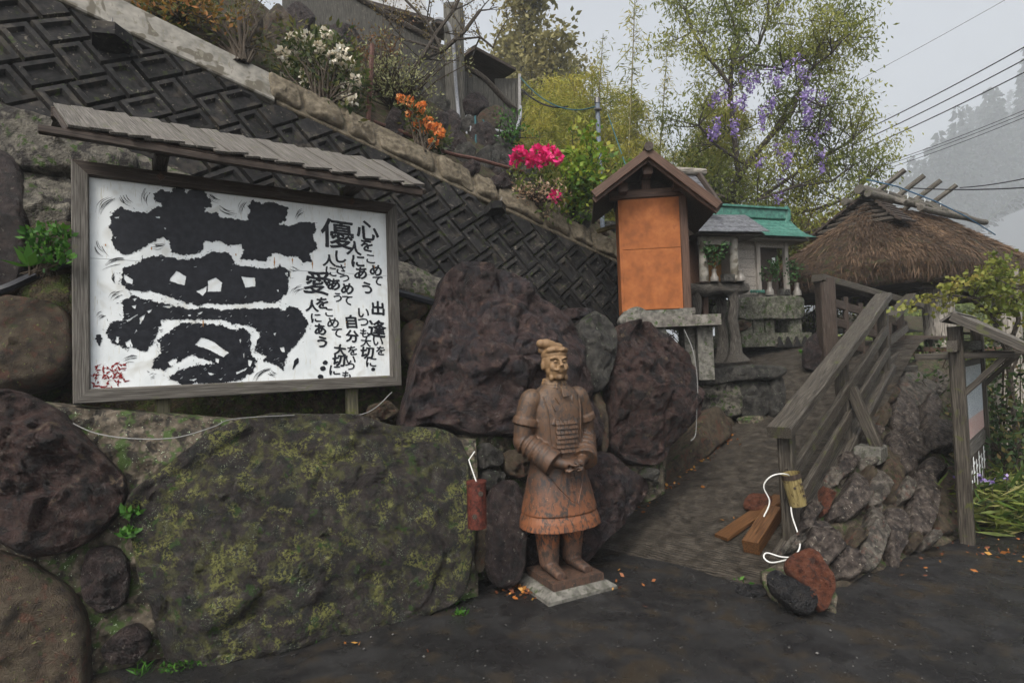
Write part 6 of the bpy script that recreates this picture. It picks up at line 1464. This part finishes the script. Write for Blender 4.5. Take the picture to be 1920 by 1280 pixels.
FM_white = leafmat('white_petal', [(.62, .52, .38), (.78, .74, .62), (.82, .80, .72)], .3); FM_orange = leafmat('orange_petal', [(.55, .14, .03), (.75, .26, .06), (.80, .42, .18)], .3)
FM_pink = leafmat('magenta_petal', [(.50, .008, .10), (.75, .02, .20), (.85, .06, .26)], .3); FM_purple = leafmat('wisteria_petal', [(.15, .09, .30), (.28, .20, .48), (.45, .37, .66)], .3)
wf = [(548, 72), (575, 70), (612, 62), (598, 88), (640, 96), (560, 96), (580, 118), (606, 128), (632, 128), (655, 118), (545, 128), (572, 140), (596, 158), (620, 160), (648, 165), (662, 188), (640, 186), (588, 178), (536, 150), (668, 150), (625, 108), (530, 100), (575, 160)]
base = hill_at(600, 200); bush('white_rhododendron', 'rhododendron bush covered in creamy white flowers behind the plain coping', 'shrub', base, [P(x+rnd.uniform(-18, 18), y+rnd.uniform(-5, 30), 6.2+rnd.uniform(-.3, .4)) for x, y in wf*3], LM_dark, .085, 34, .17, flowers=(FM_white, [P(x, y, 6.1+rnd.uniform(-.25, .1)) for x, y in wf]))
of_ = [(752, 186), (768, 192), (785, 212), (802, 228), (818, 240), (825, 248), (770, 214), (798, 242), (812, 268), (790, 200), (782, 236)]
base = hill_at(790, 280); bush('orange_azalea', 'small azalea with orange flower heads by the rusty pipe', 'shrub', base, [P(x+rnd.uniform(-14, 14), y+rnd.uniform(5, 32), 6.7+rnd.uniform(-.2, .2)) for x, y in of_*2], LM_dark, .075, 26, .13, flowers=(FM_orange, [P(x, y, 6.6+rnd.uniform(-.15, .1)) for x, y in of_]), fl_r=.06)
pf = [(972, 284), (984, 296), (1008, 284), (1020, 290), (1044, 296), (996, 302), (1030, 284), (966, 300), (1014, 302), (1040, 368)]
base = hill_at(1000, 392); bush('pink_azalea', 'leggy azalea topped with hot pink flower heads behind the moulded coping', 'shrub', base, [P(x+rnd.uniform(-16, 16), y+rnd.uniform(10, 70), 7.2+rnd.uniform(-.2, .3)) for x, y in pf*3], leafmat('azalea_leaf', [(.03, .05, .010), (.09, .13, .02), (.20, .22, .04)]), .075, 18, .14, flowers=(FM_pink, [P(x, y, 7.05+rnd.uniform(-.15, .1)) for x, y in pf]), fl_r=.085, sizef=.065)
base = hill_at(1075, 400); bush('yellow_green_shrub', 'dense fresh yellow-green shrub beside the pink azalea and slim pole', 'shrub', base, [P(rnd.gauss(1092, 24), rnd.gauss(335, 36), 7.5+rnd.uniform(-.35, .35)) for k in range(110)], LM_yel, .085, 16, .13, aspect=.6, droop=.5)
base = hill_at(1000, 385); bush('withered_shrub', 'low withered shrub with pale pinkish dry leaves along the coping', 'shrub', base, [P(rnd.uniform(965, 1060), rnd.gauss(358, 14)+.28*(rnd.uniform(965, 1060)-1010), 6.95+rnd.uniform(-.1, .1)) for k in range(26)], leafmat('dry_leaf', [(.16, .09, .05), (.36, .24, .15), (.5, .40, .28)]), .05, 12, .10)
base = hill_at(320, 30); bush('orange_tinged_shrub', 'shrub with orange-tinged new leaves above the pale plain coping', 'shrub', base, [P(rnd.gauss(340, 46), rnd.gauss(12, 26), 5.6+rnd.uniform(-.3, .3)) for k in range(80)], leafmat('orange_new_leaf', [(.03, .05, .012), (.09, .10, .02), (.26, .14, .03), (.38, .16, .05)]), .07, 18, .14)
base = hill_at(450, 110); bush('thin_twiggy_shrub', 'sparse twiggy shrub with tiny leaves behind the pale coping end', 'shrub', base, [P(rnd.gauss(450, 42), rnd.gauss(60, 44), 6.0+rnd.uniform(-.4, .4)) for k in range(60)], leafmat('olive_small_leaf', [(.05, .045, .012), (.11, .10, .03), (.20, .14, .04)]), .045, 14, .13)
base = hill_at(745, 205); bush('pale_leaf_shrub', 'airy shrub with pale grey-green leaves near the rusty stake', 'shrub', base, [P(rnd.gauss(745, 48), rnd.gauss(140, 30), 7.0+rnd.uniform(-.4, .4)) for k in range(90)], leafmat('pale_leaf', [(.09, .10, .04), (.20, .21, .09), (.32, .31, .16)]), .05, 14, .13)
base = hill_at(700, 180); bush('red_leaf_shrub', 'reddish brown twiggy shrub in front of the bathhouse fence', 'shrub', base, [P(rnd.gauss(712, 32), rnd.gauss(92, 26), 7.6+rnd.uniform(-.3, .3)) for k in range(50)], leafmat('red_brown_leaf', [(.07, .03, .012), (.16, .07, .02), (.15, .12, .03)]), .045, 16, .13)
base = hill_at(955, 262); bush('bank_creeper', 'bright green creeper growing on the stone bank under the plank hut', 'plant', base, [P(rnd.gauss(958, 16), rnd.gauss(252, 16), 8.6+rnd.uniform(-.2, .2)) for k in range(30)], LM_green, .06, 14, .12)
# leaning bare-branched tree by the bathhouse
bt = thing('leaning_tree', 'leaning bare-branched tree spreading in front of the bathhouse eaves', 'tree', hill_at(760, 170)); m_ = MB(); tips = []; rr = random.Random(4)
limbs = [[(745, 175), (790, 110), (830, 95), (870, 60), (900, 20)], [(790, 110), (820, 60), (850, 20), (870, -20)], [(830, 95), (800, 40), (760, 0)], [(830, 95), (760, 75), (720, 60)], [(850, 75), (900, 70), (925, 90)]]
for k, lb in enumerate(limbs):
    pp = [P(x, y, 8.3+.05*i) for i, (x, y) in enumerate(lb)]; m_.tube(pp, [.05/(1+k*.5)*(1-.13*i) for i in range(len(pp))], 6)
    for p in pp[1:]:
        for q in range(2): grow(m_, p, Vector((rr.uniform(-1, 1), rr.uniform(-.5, .5), rr.uniform(-.2, 1))), .5, .013, 1, tips, rr, .7, 4)
m_.build('trunk', M_bark, bt, smooth=True); L = Leaves(); L.put(ball((0, 0, 0), .06, len(tips)*5)+np.repeat(pts_np(tips), 5, 0), .04, .5); L.build('crown', leafmat('spring_bud', [(.08, .05, .015), (.17, .12, .03), (.24, .20, .06)]), bt)

LM_mid = leafmat('mid_green_leaf', [(.02, .032, .008), (.06, .08, .018), (.13, .14, .03)])
# ================================================================== bamboo grove
LM_bam = leafmat('bamboo_leaf', [(.07, .10, .014), (.185, .21, .03), (.31, .31, .05), (.42, .36, .07)], .45)
M_culm = mat('bamboo_culm', [(.06, .065, .02), (.13, .12, .04), (.17, .14, .05)], 3, stretch=(.5, 5, 5), rough=.5, bump=.1)
def culm(nm, label, h, nl, rad, seed, lm=None, lsize=.15, group='bamboo in the grove behind the shrines'):
    rr = random.Random(seed); t = thing(nm, label, 'bamboo', (0, 0, 0), group); m_ = MB(); pts = []; bend = rr.uniform(-.35, .35); b2 = rr.uniform(-.35, .35)
    for k in range(12): q = k/11; pts.append(Vector((bend*q*q, b2*q*q, h*q)))
    m_.tube(pts, [.035*(1-.8*k/11) for k in range(12)], 7); C, D = [], []
    for k in range(2, 40):
        z = h*(.12+.88*k/40); q = z/h; c0_ = Vector((bend*q*q, b2*q*q, z))
        for s in range(3):
            a = rr.uniform(0, 6.28); l = rad*(.35+.65*math.sin(math.pi*min(1, q*.9+.12)))*rr.uniform(.5, 1.1); e = c0_+Vector((math.cos(a)*l, math.sin(a)*l, l*.35-.15*l)); md_ = c0_.lerp(e, .5)+Vector((0, 0, .1*l)); m_.tube([c0_, md_, e], [.007, .005, .002], 3, cap=False)
            for u_ in range(nl):
                w_ = rr.uniform(.25, 1.08); p = c0_.lerp(e, w_)+Vector((0, 0, .1*l*math.sin(math.pi*min(1, w_)))); C.append(p+Vector((rr.gauss(0, .09), rr.gauss(0, .09), rr.gauss(0, .07)))); D.append((math.cos(a)*.5, math.sin(a)*.5, -.35))
    local_child(m_.build('culm', M_culm, smooth=True), t); L = Leaves(); C = pts_np(C); L.put(C, lsize, .17, .2, dirs=np.array(D), jit=.55, rv=.35+.3*C[:, 2]/h+.25*np.sin(C[:, 0]*5+C[:, 2]*3)); local_child(L.build('foliage', lm or LM_bam), t)
    return t
lab = 'yellow-olive feathery bamboo in the grove behind the shrines'
protos = [culm('bamboo', lab, 5.2, 30, 1.05, s) for s in (1, 2, 3)]
spots = []
for k in range(46):
    px = 930+460*((k*.618) % 1)+rnd.uniform(-8, 8); d_ = rnd.uniform(10.8, 15.5); spots.append((px, d_))
used = [0, 0, 0]
for k, (px, d_) in enumerate(spots):
    i = k % 3; o = protos[i] if not used[i] else copy_tree(protos[i]); used[i] = 1
    ytop = 150+60*math.sin(px*.021+.6)+(60 if px > 1230 else 0)+rnd.uniform(0, 110); b_ = P(px, 430, d_); zb = b_.z-1.2; zt = P(px, ytop, d_).z
    o.location = (b_.x, b_.y, zb); s = (zt-zb)/5.2; o.scale = (s*1.05, s*1.05, s); o.rotation_euler.z = rnd.uniform(0, 6.28)
for k, (px, tilt, yt, d_) in enumerate(((1208, .10, -20, 12.5), (1262, .12, 95, 12.8), (1150, .06, 75, 13.0))):
    o = culm('bamboo', ['tall spindly bamboo spire rising alone above the grove', 'slender leaning bamboo stem beside the tall spire', 'short upright bamboo top standing out of the grove'][k], 5.6, 5, .38, 40+k, group=None)
    b_ = P(px, 430, d_); zt = P(px, yt, d_).z; o.location = (b_.x-.5, b_.y, b_.z-.6); s = (zt-b_.z+.6)/5.6; o.scale = (s, s, s); o.rotation_euler = (0, tilt, 0)

# ================================================================== wisteria-hung tree
wt = thing('wisteria_tree', 'tall spring tree with dangling young leaves and purple wisteria trailing through it', 'tree', P(1335, 500, 11.2)); m_ = MB(); tips = []; rr = random.Random(9)
def dz_(i, k): return 11.2+.12*i+.3*math.sin(k*1.9+i)
limbs = [([(1335, 520), (1342, 440), (1360, 370), (1400, 310), (1445, 255), (1485, 210), (1500, 170)], .10), ([(1385, 330), (1376, 250), (1368, 170), (1372, 120), (1385, 80), (1372, 30), (1350, -20)], .06), ([(1370, 160), (1330, 110), (1300, 60), (1285, 20)], .035),
         ([(1372, 125), (1420, 90), (1440, 40), (1442, -10)], .035), ([(1445, 255), (1500, 165), (1525, 125), (1540, 80), (1560, 45)], .035), ([(1525, 125), (1560, 100), (1580, 70)], .02), ([(1345, 420), (1420, 375), (1500, 320), (1560, 285), (1600, 262)], .045),
         ([(1350, 450), (1440, 400), (1520, 395), (1580, 375), (1612, 350)], .04), ([(1400, 310), (1340, 270), (1310, 235)], .03), ([(1420, 375), (1490, 350), (1560, 340), (1600, 310)], .03), ([(1360, 370), (1300, 350), (1260, 345)], .03), ([(1345, 430), (1430, 440), (1500, 440), (1560, 420)], .03), ([(1500, 180), (1540, 200), (1535, 240)], .02), ([(1405, 120), (1470, 130), (1520, 100)], .02)]
for k, (lb, r_) in enumerate(limbs):
    pp = [P(x, y, dz_(i, k)) for i, (x, y) in enumerate(lb)]; m_.tube(pp, [r_*(1-.10*i) for i in range(len(pp))], 7)
    for i, p in enumerate(pp[1:]):
        for q in range(5 if k else 2): grow(m_, p, Vector((rr.uniform(-1, 1), rr.uniform(-.7, .7), rr.uniform(-.3, 1))), .62, .016, 1, tips, rr, .75, 4)
m_.build('trunk', M_bark, wt, smooth=True)
tn = pts_np(tips); L = Leaves(); c = np.repeat(tn, 13, 0)+nprng.normal(size=(len(tn)*13, 3))*.13
L.put(c, .10, .32, .5, jit=.8, dirs=np.tile((0, 0, -.5), (len(c), 1)), rv=.4+.25*np.sin(c[:, 0]*2.1+c[:, 2]*1.7)); L.build('crown', leafmat('young_leaf', [(.07, .095, .016), (.165, .195, .035), (.27, .285, .06), (.36, .33, .08)], .45), wt)
wv_ = [(1450, 135), (1470, 128), (1488, 140), (1510, 120), (1440, 150), (1405, 158), (1420, 190), (1385, 165), (1372, 160), (1340, 180), (1350, 195), (1335, 200), (1325, 232), (1312, 225), (1350, 232), (1375, 200), (1385, 205), (1420, 195), (1440, 188), (1452, 200), (1425, 215), (1460, 165), (1500, 150), (1520, 150), (1530, 165), (1515, 175), (1525, 185), (1538, 185), (1532, 200), (1540, 215), (1520, 200), (1528, 232), (1508, 190), (1500, 245), (1515, 240), (1485, 255), (1440, 265), (1470, 288), (1500, 292), (1520, 290), (1545, 285), (1425, 312), (1460, 325), (1465, 375), (1395, 238), (1480, 150), (1410, 130), (1345, 215), (1362, 230)]
for k, (x, y) in enumerate(wv_):
    L = Leaves(); top = P(x+rnd.gauss(0, 14), y-6+rnd.gauss(0, 12), 10.9+rnd.uniform(-.4, .3)); ln = rnd.uniform(.14, .34); n = 46; q = nprng.uniform(0, 1, n); c = np.array(top)+np.stack([nprng.normal(size=n)*.06*(1-.75*q), nprng.normal(size=n)*.06*(1-.75*q), -q*ln], 1); L.put(c, .055, .8); L.build('blossom', FM_purple, wt)
# pale big tree beyond the bathhouse
def far_tree(name, label, px, py, d_, ytop, spread, lm, seed, nl, lsize, r0=.16, kids=(3, 4), depth=3):
    rr = random.Random(seed); b_ = P(px, py, d_); t = thing(name, label, 'tree', b_); m_ = MB(); tips = []; H_ = P(px, ytop, d_).z-b_.z
    grow(m_, b_-ZV*1, (0, 0, 1), H_*.45, r0, depth, tips, rr, spread, 6, .35, kids, .72); m_.build('trunk', M_bark, t, smooth=True)
    tn = pts_np(tips); L = Leaves(); c = np.repeat(tn, nl, 0)+nprng.normal(size=(len(tn)*nl, 3))*.28; L.put(c, lsize, .5, .3, rv=.5+.3*np.sin(c[:, 0]*1.3+c[:, 2])); L.build('crown', lm, t); return t
LM_pale = leafmat('pale_spring_leaf', [(.10, .10, .03), (.22, .20, .07), (.34, .30, .12)], .4)
far_tree('spring_tree', 'big pale spring tree fading in the mist beyond the bathhouse', 950, 330, 22, -60, .62, LM_pale, 5, 16, .26, .22, (4, 5))
far_tree('spring_tree', 'smaller misty tree beside the big pale spring tree', 1010, 330, 24, 40, .6, LM_pale, 12, 14, .26, .16, (3, 5))
far_tree('golden_tree', 'golden-leaved tree behind the copper-roofed shrine', 1475, 480, 13.5, 330, .8, leafmat('golden_leaf', [(.10, .085, .02), (.22, .17, .04), (.34, .25, .07)], .4), 21, 14, .16, .09, (3, 4))
far_tree('golden_tree', 'golden drooping tree between the wisteria tree and the pavilion roof', 1555, 500, 13, 330, .85, leafmat('golden_leaf2', [(.10, .085, .02), (.24, .18, .04), (.36, .26, .07)], .4), 23, 14, .15, .08, (3, 4))
far_tree('evergreen_tree', 'dark olive leafy tree low behind the orange shrine roof', 1340, 470, 12.6, 290, .9, leafmat('olive_leaf', [(.03, .038, .010), (.08, .085, .02), (.15, .14, .03)], .35), 31, 18, .15, .09, (3, 5))

for k, (px, py, d_, n, lb) in enumerate(((1300, 590, 10.6, 40, 'dark undergrowth bush behind the stone stand'), (1420, 560, 11.2, 46, 'green undergrowth bush behind the copper-roofed shrine'), (1530, 580, 11.0, 40, 'leafy bush between the copper-roofed shrine and the pavilion'), (1220, 470, 10.2, 46, 'olive bush at the foot of the bamboo behind the orange shrine'))):
    b_ = P(px, py, d_); bush('undergrowth_bush', lb, 'shrub', b_-ZV*.7, [b_+Vector((rnd.gauss(0, .5), rnd.gauss(0, .3), rnd.gauss(0, .4))) for i in range(n)], LM_mid, .10, 30, .24, aspect=.45)
# ================================================================== plants at the road side
mp = thing('maple_tree', 'low green maple sprawling beside the pavilion posts', 'tree', P(1910, 900, 5.9)); m_ = MB(); tips = []; rr = random.Random(3)
for k, lb in enumerate(([(1915, 900), (1900, 760), (1888, 660), (1860, 590), (1820, 560), (1780, 552)], [(1888, 660), (1910, 600), (1900, 540), (1860, 520)], [(1860, 590), (1890, 560), (1930, 540)], [(1895, 700), (1930, 620), (1950, 560)])):
    pp = [P(x, y, 6.0+.1*math.sin(i+k)) for i, (x, y) in enumerate(lb)]; m_.tube(pp, [.035/(1+.4*k)*(1-.12*i) for i in range(len(pp))], 6)
    for p in pp[2:]:
        for q in range(4): grow(m_, p, Vector((rr.uniform(-1, 1), rr.uniform(-1, 1), rr.uniform(-.4, .5))), .30, .008, 1, tips, rr, .8, 4, 0)
m_.build('trunk', M_bark, mp, smooth=True); tn = pts_np(tips); L = Leaves(); c = np.repeat(tn, 7, 0)+nprng.normal(size=(len(tn)*7, 3))*(.055, .055, .02); L.put(c, .05, .8, .25, rv=.55+.2*np.sin(c[:, 0]*6)); L.build('crown', leafmat('maple_leaf', [(.04, .075, .012), (.12, .15, .025), (.22, .23, .045), (.30, .24, .06)], .4), mp)
LM_und = leafmat('undergrowth_leaf', [(.008, .022, .008), (.025, .055, .016), (.06, .10, .03), (.16, .11, .04)])
for k, (px, py, d_, rx, rz_, n, lb) in enumerate(((1875, 760, 6.6, .55, .8, 60, 'dark leafy shrub behind the notice board posts'), (1935, 830, 6.0, .5, .8, 60, 'broad dark green shrub at the road side past the notice board'), (1890, 880, 5.7, .5, .45, 46, 'low dark shrub with reddish leaves behind the striped grass'), (1740, 700, 8.2, .35, .5, 26, 'thin green creeper at the foot of the pavilion trunk post'), (2030, 800, 6.6, .7, .8, 50, 'spreading dark shrub at the road side beyond the maple'), (2150, 790, 7.4, .8, .9, 50, 'tall dark shrub at the road bend beyond the maple'))):
    b_ = P(px, py, d_); g_ = Vector((b_.x, b_.y, 0 if k != 3 else .6)); bush('road_shrub', lb, 'shrub', g_, [b_+Vector((rnd.gauss(0, rx*.5), rnd.gauss(0, .3), rnd.gauss(0, rz_*.5))) for i in range(n)], LM_und, .075, 22, .17, aspect=.5)
sg = Leaves()
for k in range(2600):                                # striped dwarf bamboo and grass verge
    p = G(rnd.uniform(1835, 2050), 1018-rnd.uniform(0, 14)); p = p+Vector((rnd.uniform(-.1, .6), rnd.uniform(.05, 1.2), rnd.uniform(0, .34)))
    sg.put(np.array([tuple(p)]), .24, .11, .25, dirs=np.array([(rnd.uniform(-1, 1), rnd.uniform(-1, .4), .35)]), jit=.2, rv=np.array([rnd.uniform(.1, 1)]))
sg.build('grass', leafmat('striped_grass', [(.02, .045, .008), (.07, .12, .02), (.17, .20, .04), (.32, .30, .12)], .3), label='yellow-striped dwarf bamboo grass along the road edge', cat='grass', kind='stuff')
for k in range(9):
    p = G(1850+rnd.uniform(0, 70), 1000)+Vector((0, rnd.uniform(0, .5), rnd.uniform(.3, .45))); L = Leaves(); L.put(ball(p, .018, 10), .03, .8); t = thing('bluebell', 'small violet-blue flower among the striped roadside grass', 'flower', p-ZV*.35, 'violet flowers in the roadside grass'); L.build('flower_head', FM_purple, t); m_ = MB(); m_.tube([p-ZV*.35, p], .003, 4); m_.build('stem', M_twig, t)
# fern and weeds by the board, moss and grass at the wall foot, litter
b_ = P(80, 500, 3.35); bush('leafy_weed', 'bright green leafy weed growing out of the wall beside the painted board frame', 'plant', b_, [P(rnd.uniform(55, 130), rnd.uniform(425, 495), 3.3+rnd.uniform(-.06, .04)) for k in range(34)], LM_green, .042, 12, .05, .004, aspect=.6)
b_ = P(55, 500, 3.2); L = Leaves(); t = thing('broad_leaf_weed', 'broad-leaved sprout beside the black pipe', 'plant', b_); L.put(np.tile(np.array(b_), (6, 1)), .13, .35, 0, dirs=np.array([(-1, -.2, .8), (.1, -.3, 1.2), (-.9, -.2, .2), (.6, -.3, .3), (-.3, -.4, 1.0), (.9, -.1, .5)]), jit=.1, rv=np.full(6, .6)); L.build('foliage', LM_green, t); m_ = MB(); m_.tube([b_-ZV*.05, b_+ZV*.02], .005, 5); m_.build('stem', M_twig, t)
L = Leaves()
for k in range(1500):
    x = rnd.uniform(300, 870); y = 1258-(x-300)*.235+rnd.gauss(0, 5); p = G(x, y); L.put(np.array([tuple(p+Vector((0, 0, rnd.uniform(0, .02))))]), rnd.uniform(.012, .032), .5, 0, dirs=np.array([(rnd.uniform(-1, 1), rnd.uniform(-1, .2), .6)]), rv=np.array([rnd.uniform(0, 1)]))
for (x, y, n) in ((590, 1200, 60), (265, 1262, 24), (250, 1225, 30), (848, 1130, 30), (862, 1150, 24), (1395, 1090, 20), (1420, 785, 40), (1505, 660, 40), (245, 960, 50), (240, 1000, 60), (262, 1090, 40)):
    p = G(x, y) if y > 1040 else (BW.at(x, y, .05) if x < 1000 else RP(x, y)); L.put(ball(p, (.05, .05, .015), n), .07 if y > 1200 else .045, .14 if y > 1190 else .5, -.6, rv=np.full(n, .6))
L.build('moss', LM_green, label='fringe of moss and grass tufts at the foot of the boulders', cat='moss', kind='stuff')
LM_litter = leafmat('fallen_leaf', [(.05, .02, .012), (.16, .05, .02), (.38, .14, .03), (.48, .26, .06)], .1)
L = Leaves()
def litter(px, py, n, sp, base_fn):
    for k in range(n):
        p = base_fn(px+rnd.gauss(0, sp), py+rnd.gauss(0, sp*.5)); L.put(np.array([tuple(p+Vector((0, 0, .012)))]), rnd.uniform(.02, .05), .55, 0, dirs=np.array([(rnd.uniform(-1, 1), rnd.uniform(-1, 1), .15)]), jit=.05)
litter(985, 1105, 90, 20, G); litter(1010, 1095, 40, 16, G)
for k in range(20): t_ = k/19; litter(1200+170*t_, 955-135*t_, 6, 9, RP)
litter(1345, 828, 46, 12, RP); litter(1300, 860, 26, 14, RP); litter(1400, 950, 14, 60, RP); litter(700, 1215, 10, 120, G); litter(1150, 1100, 20, 60, G); litter(1700, 1035, 40, 60, G); litter(1890, 1018, 60, 40, G)
L.build('leaves', LM_litter, label='orange and brown fallen leaves lying along the ramp edge and plinth', cat='leaves', kind='stuff')
M_peb = mat('pebble', [(.03, .03, .03), (.08, .077, .073), (.17, .165, .155)], 9, rough=.6, bump=.3, attr='g')
PV, PQ = [], []
ico = [Vector(v) for v in ((1, 0, 0), (-1, 0, 0), (0, 1, 0), (0, -1, 0), (0, 0, 1), (0, 0, -1))]; tri = [(0, 2, 4), (2, 1, 4), (1, 3, 4), (3, 0, 4), (2, 0, 5), (1, 2, 5), (3, 1, 5), (0, 3, 5)]
for k in range(420):
    px, py = rnd.uniform(300, 1900), rnd.uniform(1020, 1280)
    if py < 1262-(px-300)*.235 or (px < 1160 and py < 1135): continue
    p = G(px, py); s = rnd.uniform(.002, .006) if rnd.random() < .93 else rnd.uniform(.006, .012); b0 = len(PV)
    for v in ico: PV.append(tuple(p+Vector((v.x*s*rnd.uniform(.7, 1.3), v.y*s*rnd.uniform(.7, 1.3), v.z*s*.7+s*.3))))
    PQ += [tuple(b0+i for i in t) for t in tri]
link('gravel', np_mesh('gravel', np.array(PV), np.array(PQ)), M_peb, label='scattered small stones on the wet asphalt', cat='gravel', kind='stuff')
# ================================================================== far hillside, cedar mountain, mist
LM_far = leafmat('far_canopy', [(.05, .075, .012), (.13, .17, .025), (.24, .26, .045)], .3)
L = Leaves(); C, RV = [], []
for k in range(150):
    px = rnd.uniform(1600, 2150); d_ = rnd.uniform(30, 46); yt = 640-70*math.sin((px-1600)/220)-rnd.uniform(-10, 50) if px < 1950 else 590
    c0_ = P(px, yt+rnd.uniform(0, 90), d_); r_ = rnd.uniform(1.0, 2.0); c = ball(c0_, (r_, r_, r_*.8), 260, .55); C.append(c); RV.append(.45+.35*(c[:, 2]-c0_.z)/r_)
L.put(np.concatenate(C), .34, .6, rv=np.concatenate(RV)); L.build('forest', LM_far, label='yellow-green wooded hillside seen under the pavilion roof', cat='forest', kind='stuff')
MS = 4.6
def mountain(x, y):
    x /= MS; y /= MS; s = max(0, (x-.50*y)); return MS*(-1+40*math.tanh(.85*s*(1-math.exp(-s/10))/40)+2.0*noise.noise(Vector((x*.05, y*.05, 0))))
V, Q = sheet(42, 980, 230, 615, 70, 50, lambda x, y: mountain(x, y)-.5)
M_mtn = mat('forest_floor', [(.02, .03, .012), (.04, .055, .02)], .2, rough=.95, bump=0); me = np_mesh('mountain', V, Q); me.shade_smooth(); link('mountain', me, M_mtn, kind='structure')
LM_ced = leafmat('cedar_foliage', [(.008, .016, .010), (.018, .034, .018), (.035, .055, .028)], .15)
L = Leaves(); rr = random.Random(17)
cz = []
for k in range(560):
    y = rr.uniform(58, 125); x = y*.52+rr.uniform(-6, 1)*4+rr.random()**.7*y*.7
    if x < y*.5: continue
    cz.append((x*MS, y*MS))
for (x, y) in cz:
    h_ = MS*rr.uniform(9, 15)*(1.25 if y > 420 else 1); zb = mountain(x, y)-1; n = 240; q = nprng.uniform(0, 1, n)**.75; a = nprng.uniform(0, 6.283, n); r_ = (1-q)*h_*.17*nprng.uniform(.5, 1.05, n)+.08
    c = np.stack([x+r_*np.cos(a), y+r_*np.sin(a), zb+1.0+q*h_], 1); d = np.stack([np.cos(a), np.sin(a), -.5*np.ones(n)], 1); L.put(c, 3.1, .7, .2, dirs=d, jit=.3)
L.build('forest', LM_ced, label='dark cedar forest on the mountain fading into the mist', cat='forest', kind='stuff')
m_ = MB()
x0, x1, y0, y1, z0_, z1_ = -1310, 1310, -50, 1310, -14, 320
hz_ = bpy.data.materials.new('mist'); hz_.use_nodes = True; nt = hz_.node_tree; nt.nodes.clear(); o = nn(nt, 'ShaderNodeOutputMaterial'); v = nn(nt, 'ShaderNodeVolumePrincipled')
v.inputs['Color'].default_value = (.90, .95, 1, 1); v.inputs['Density'].default_value = .0022; nt.links.new(v.outputs[0], o.inputs['Volume'])
m_.add([(x0, y0, z0_), (x1, y0, z0_), (x1, y1, z0_), (x0, y1, z0_), (x0, y0, z1_), (x1, y0, z1_), (x1, y1, z1_), (x0, y1, z1_)], [(3, 2, 1, 0), (4, 5, 6, 7), (0, 1, 5, 4), (1, 2, 6, 5), (2, 3, 7, 6), (3, 0, 4, 7)])
m_.build('haze', hz_, label='pale mountain mist filling the air', cat='haze', kind='stuff')
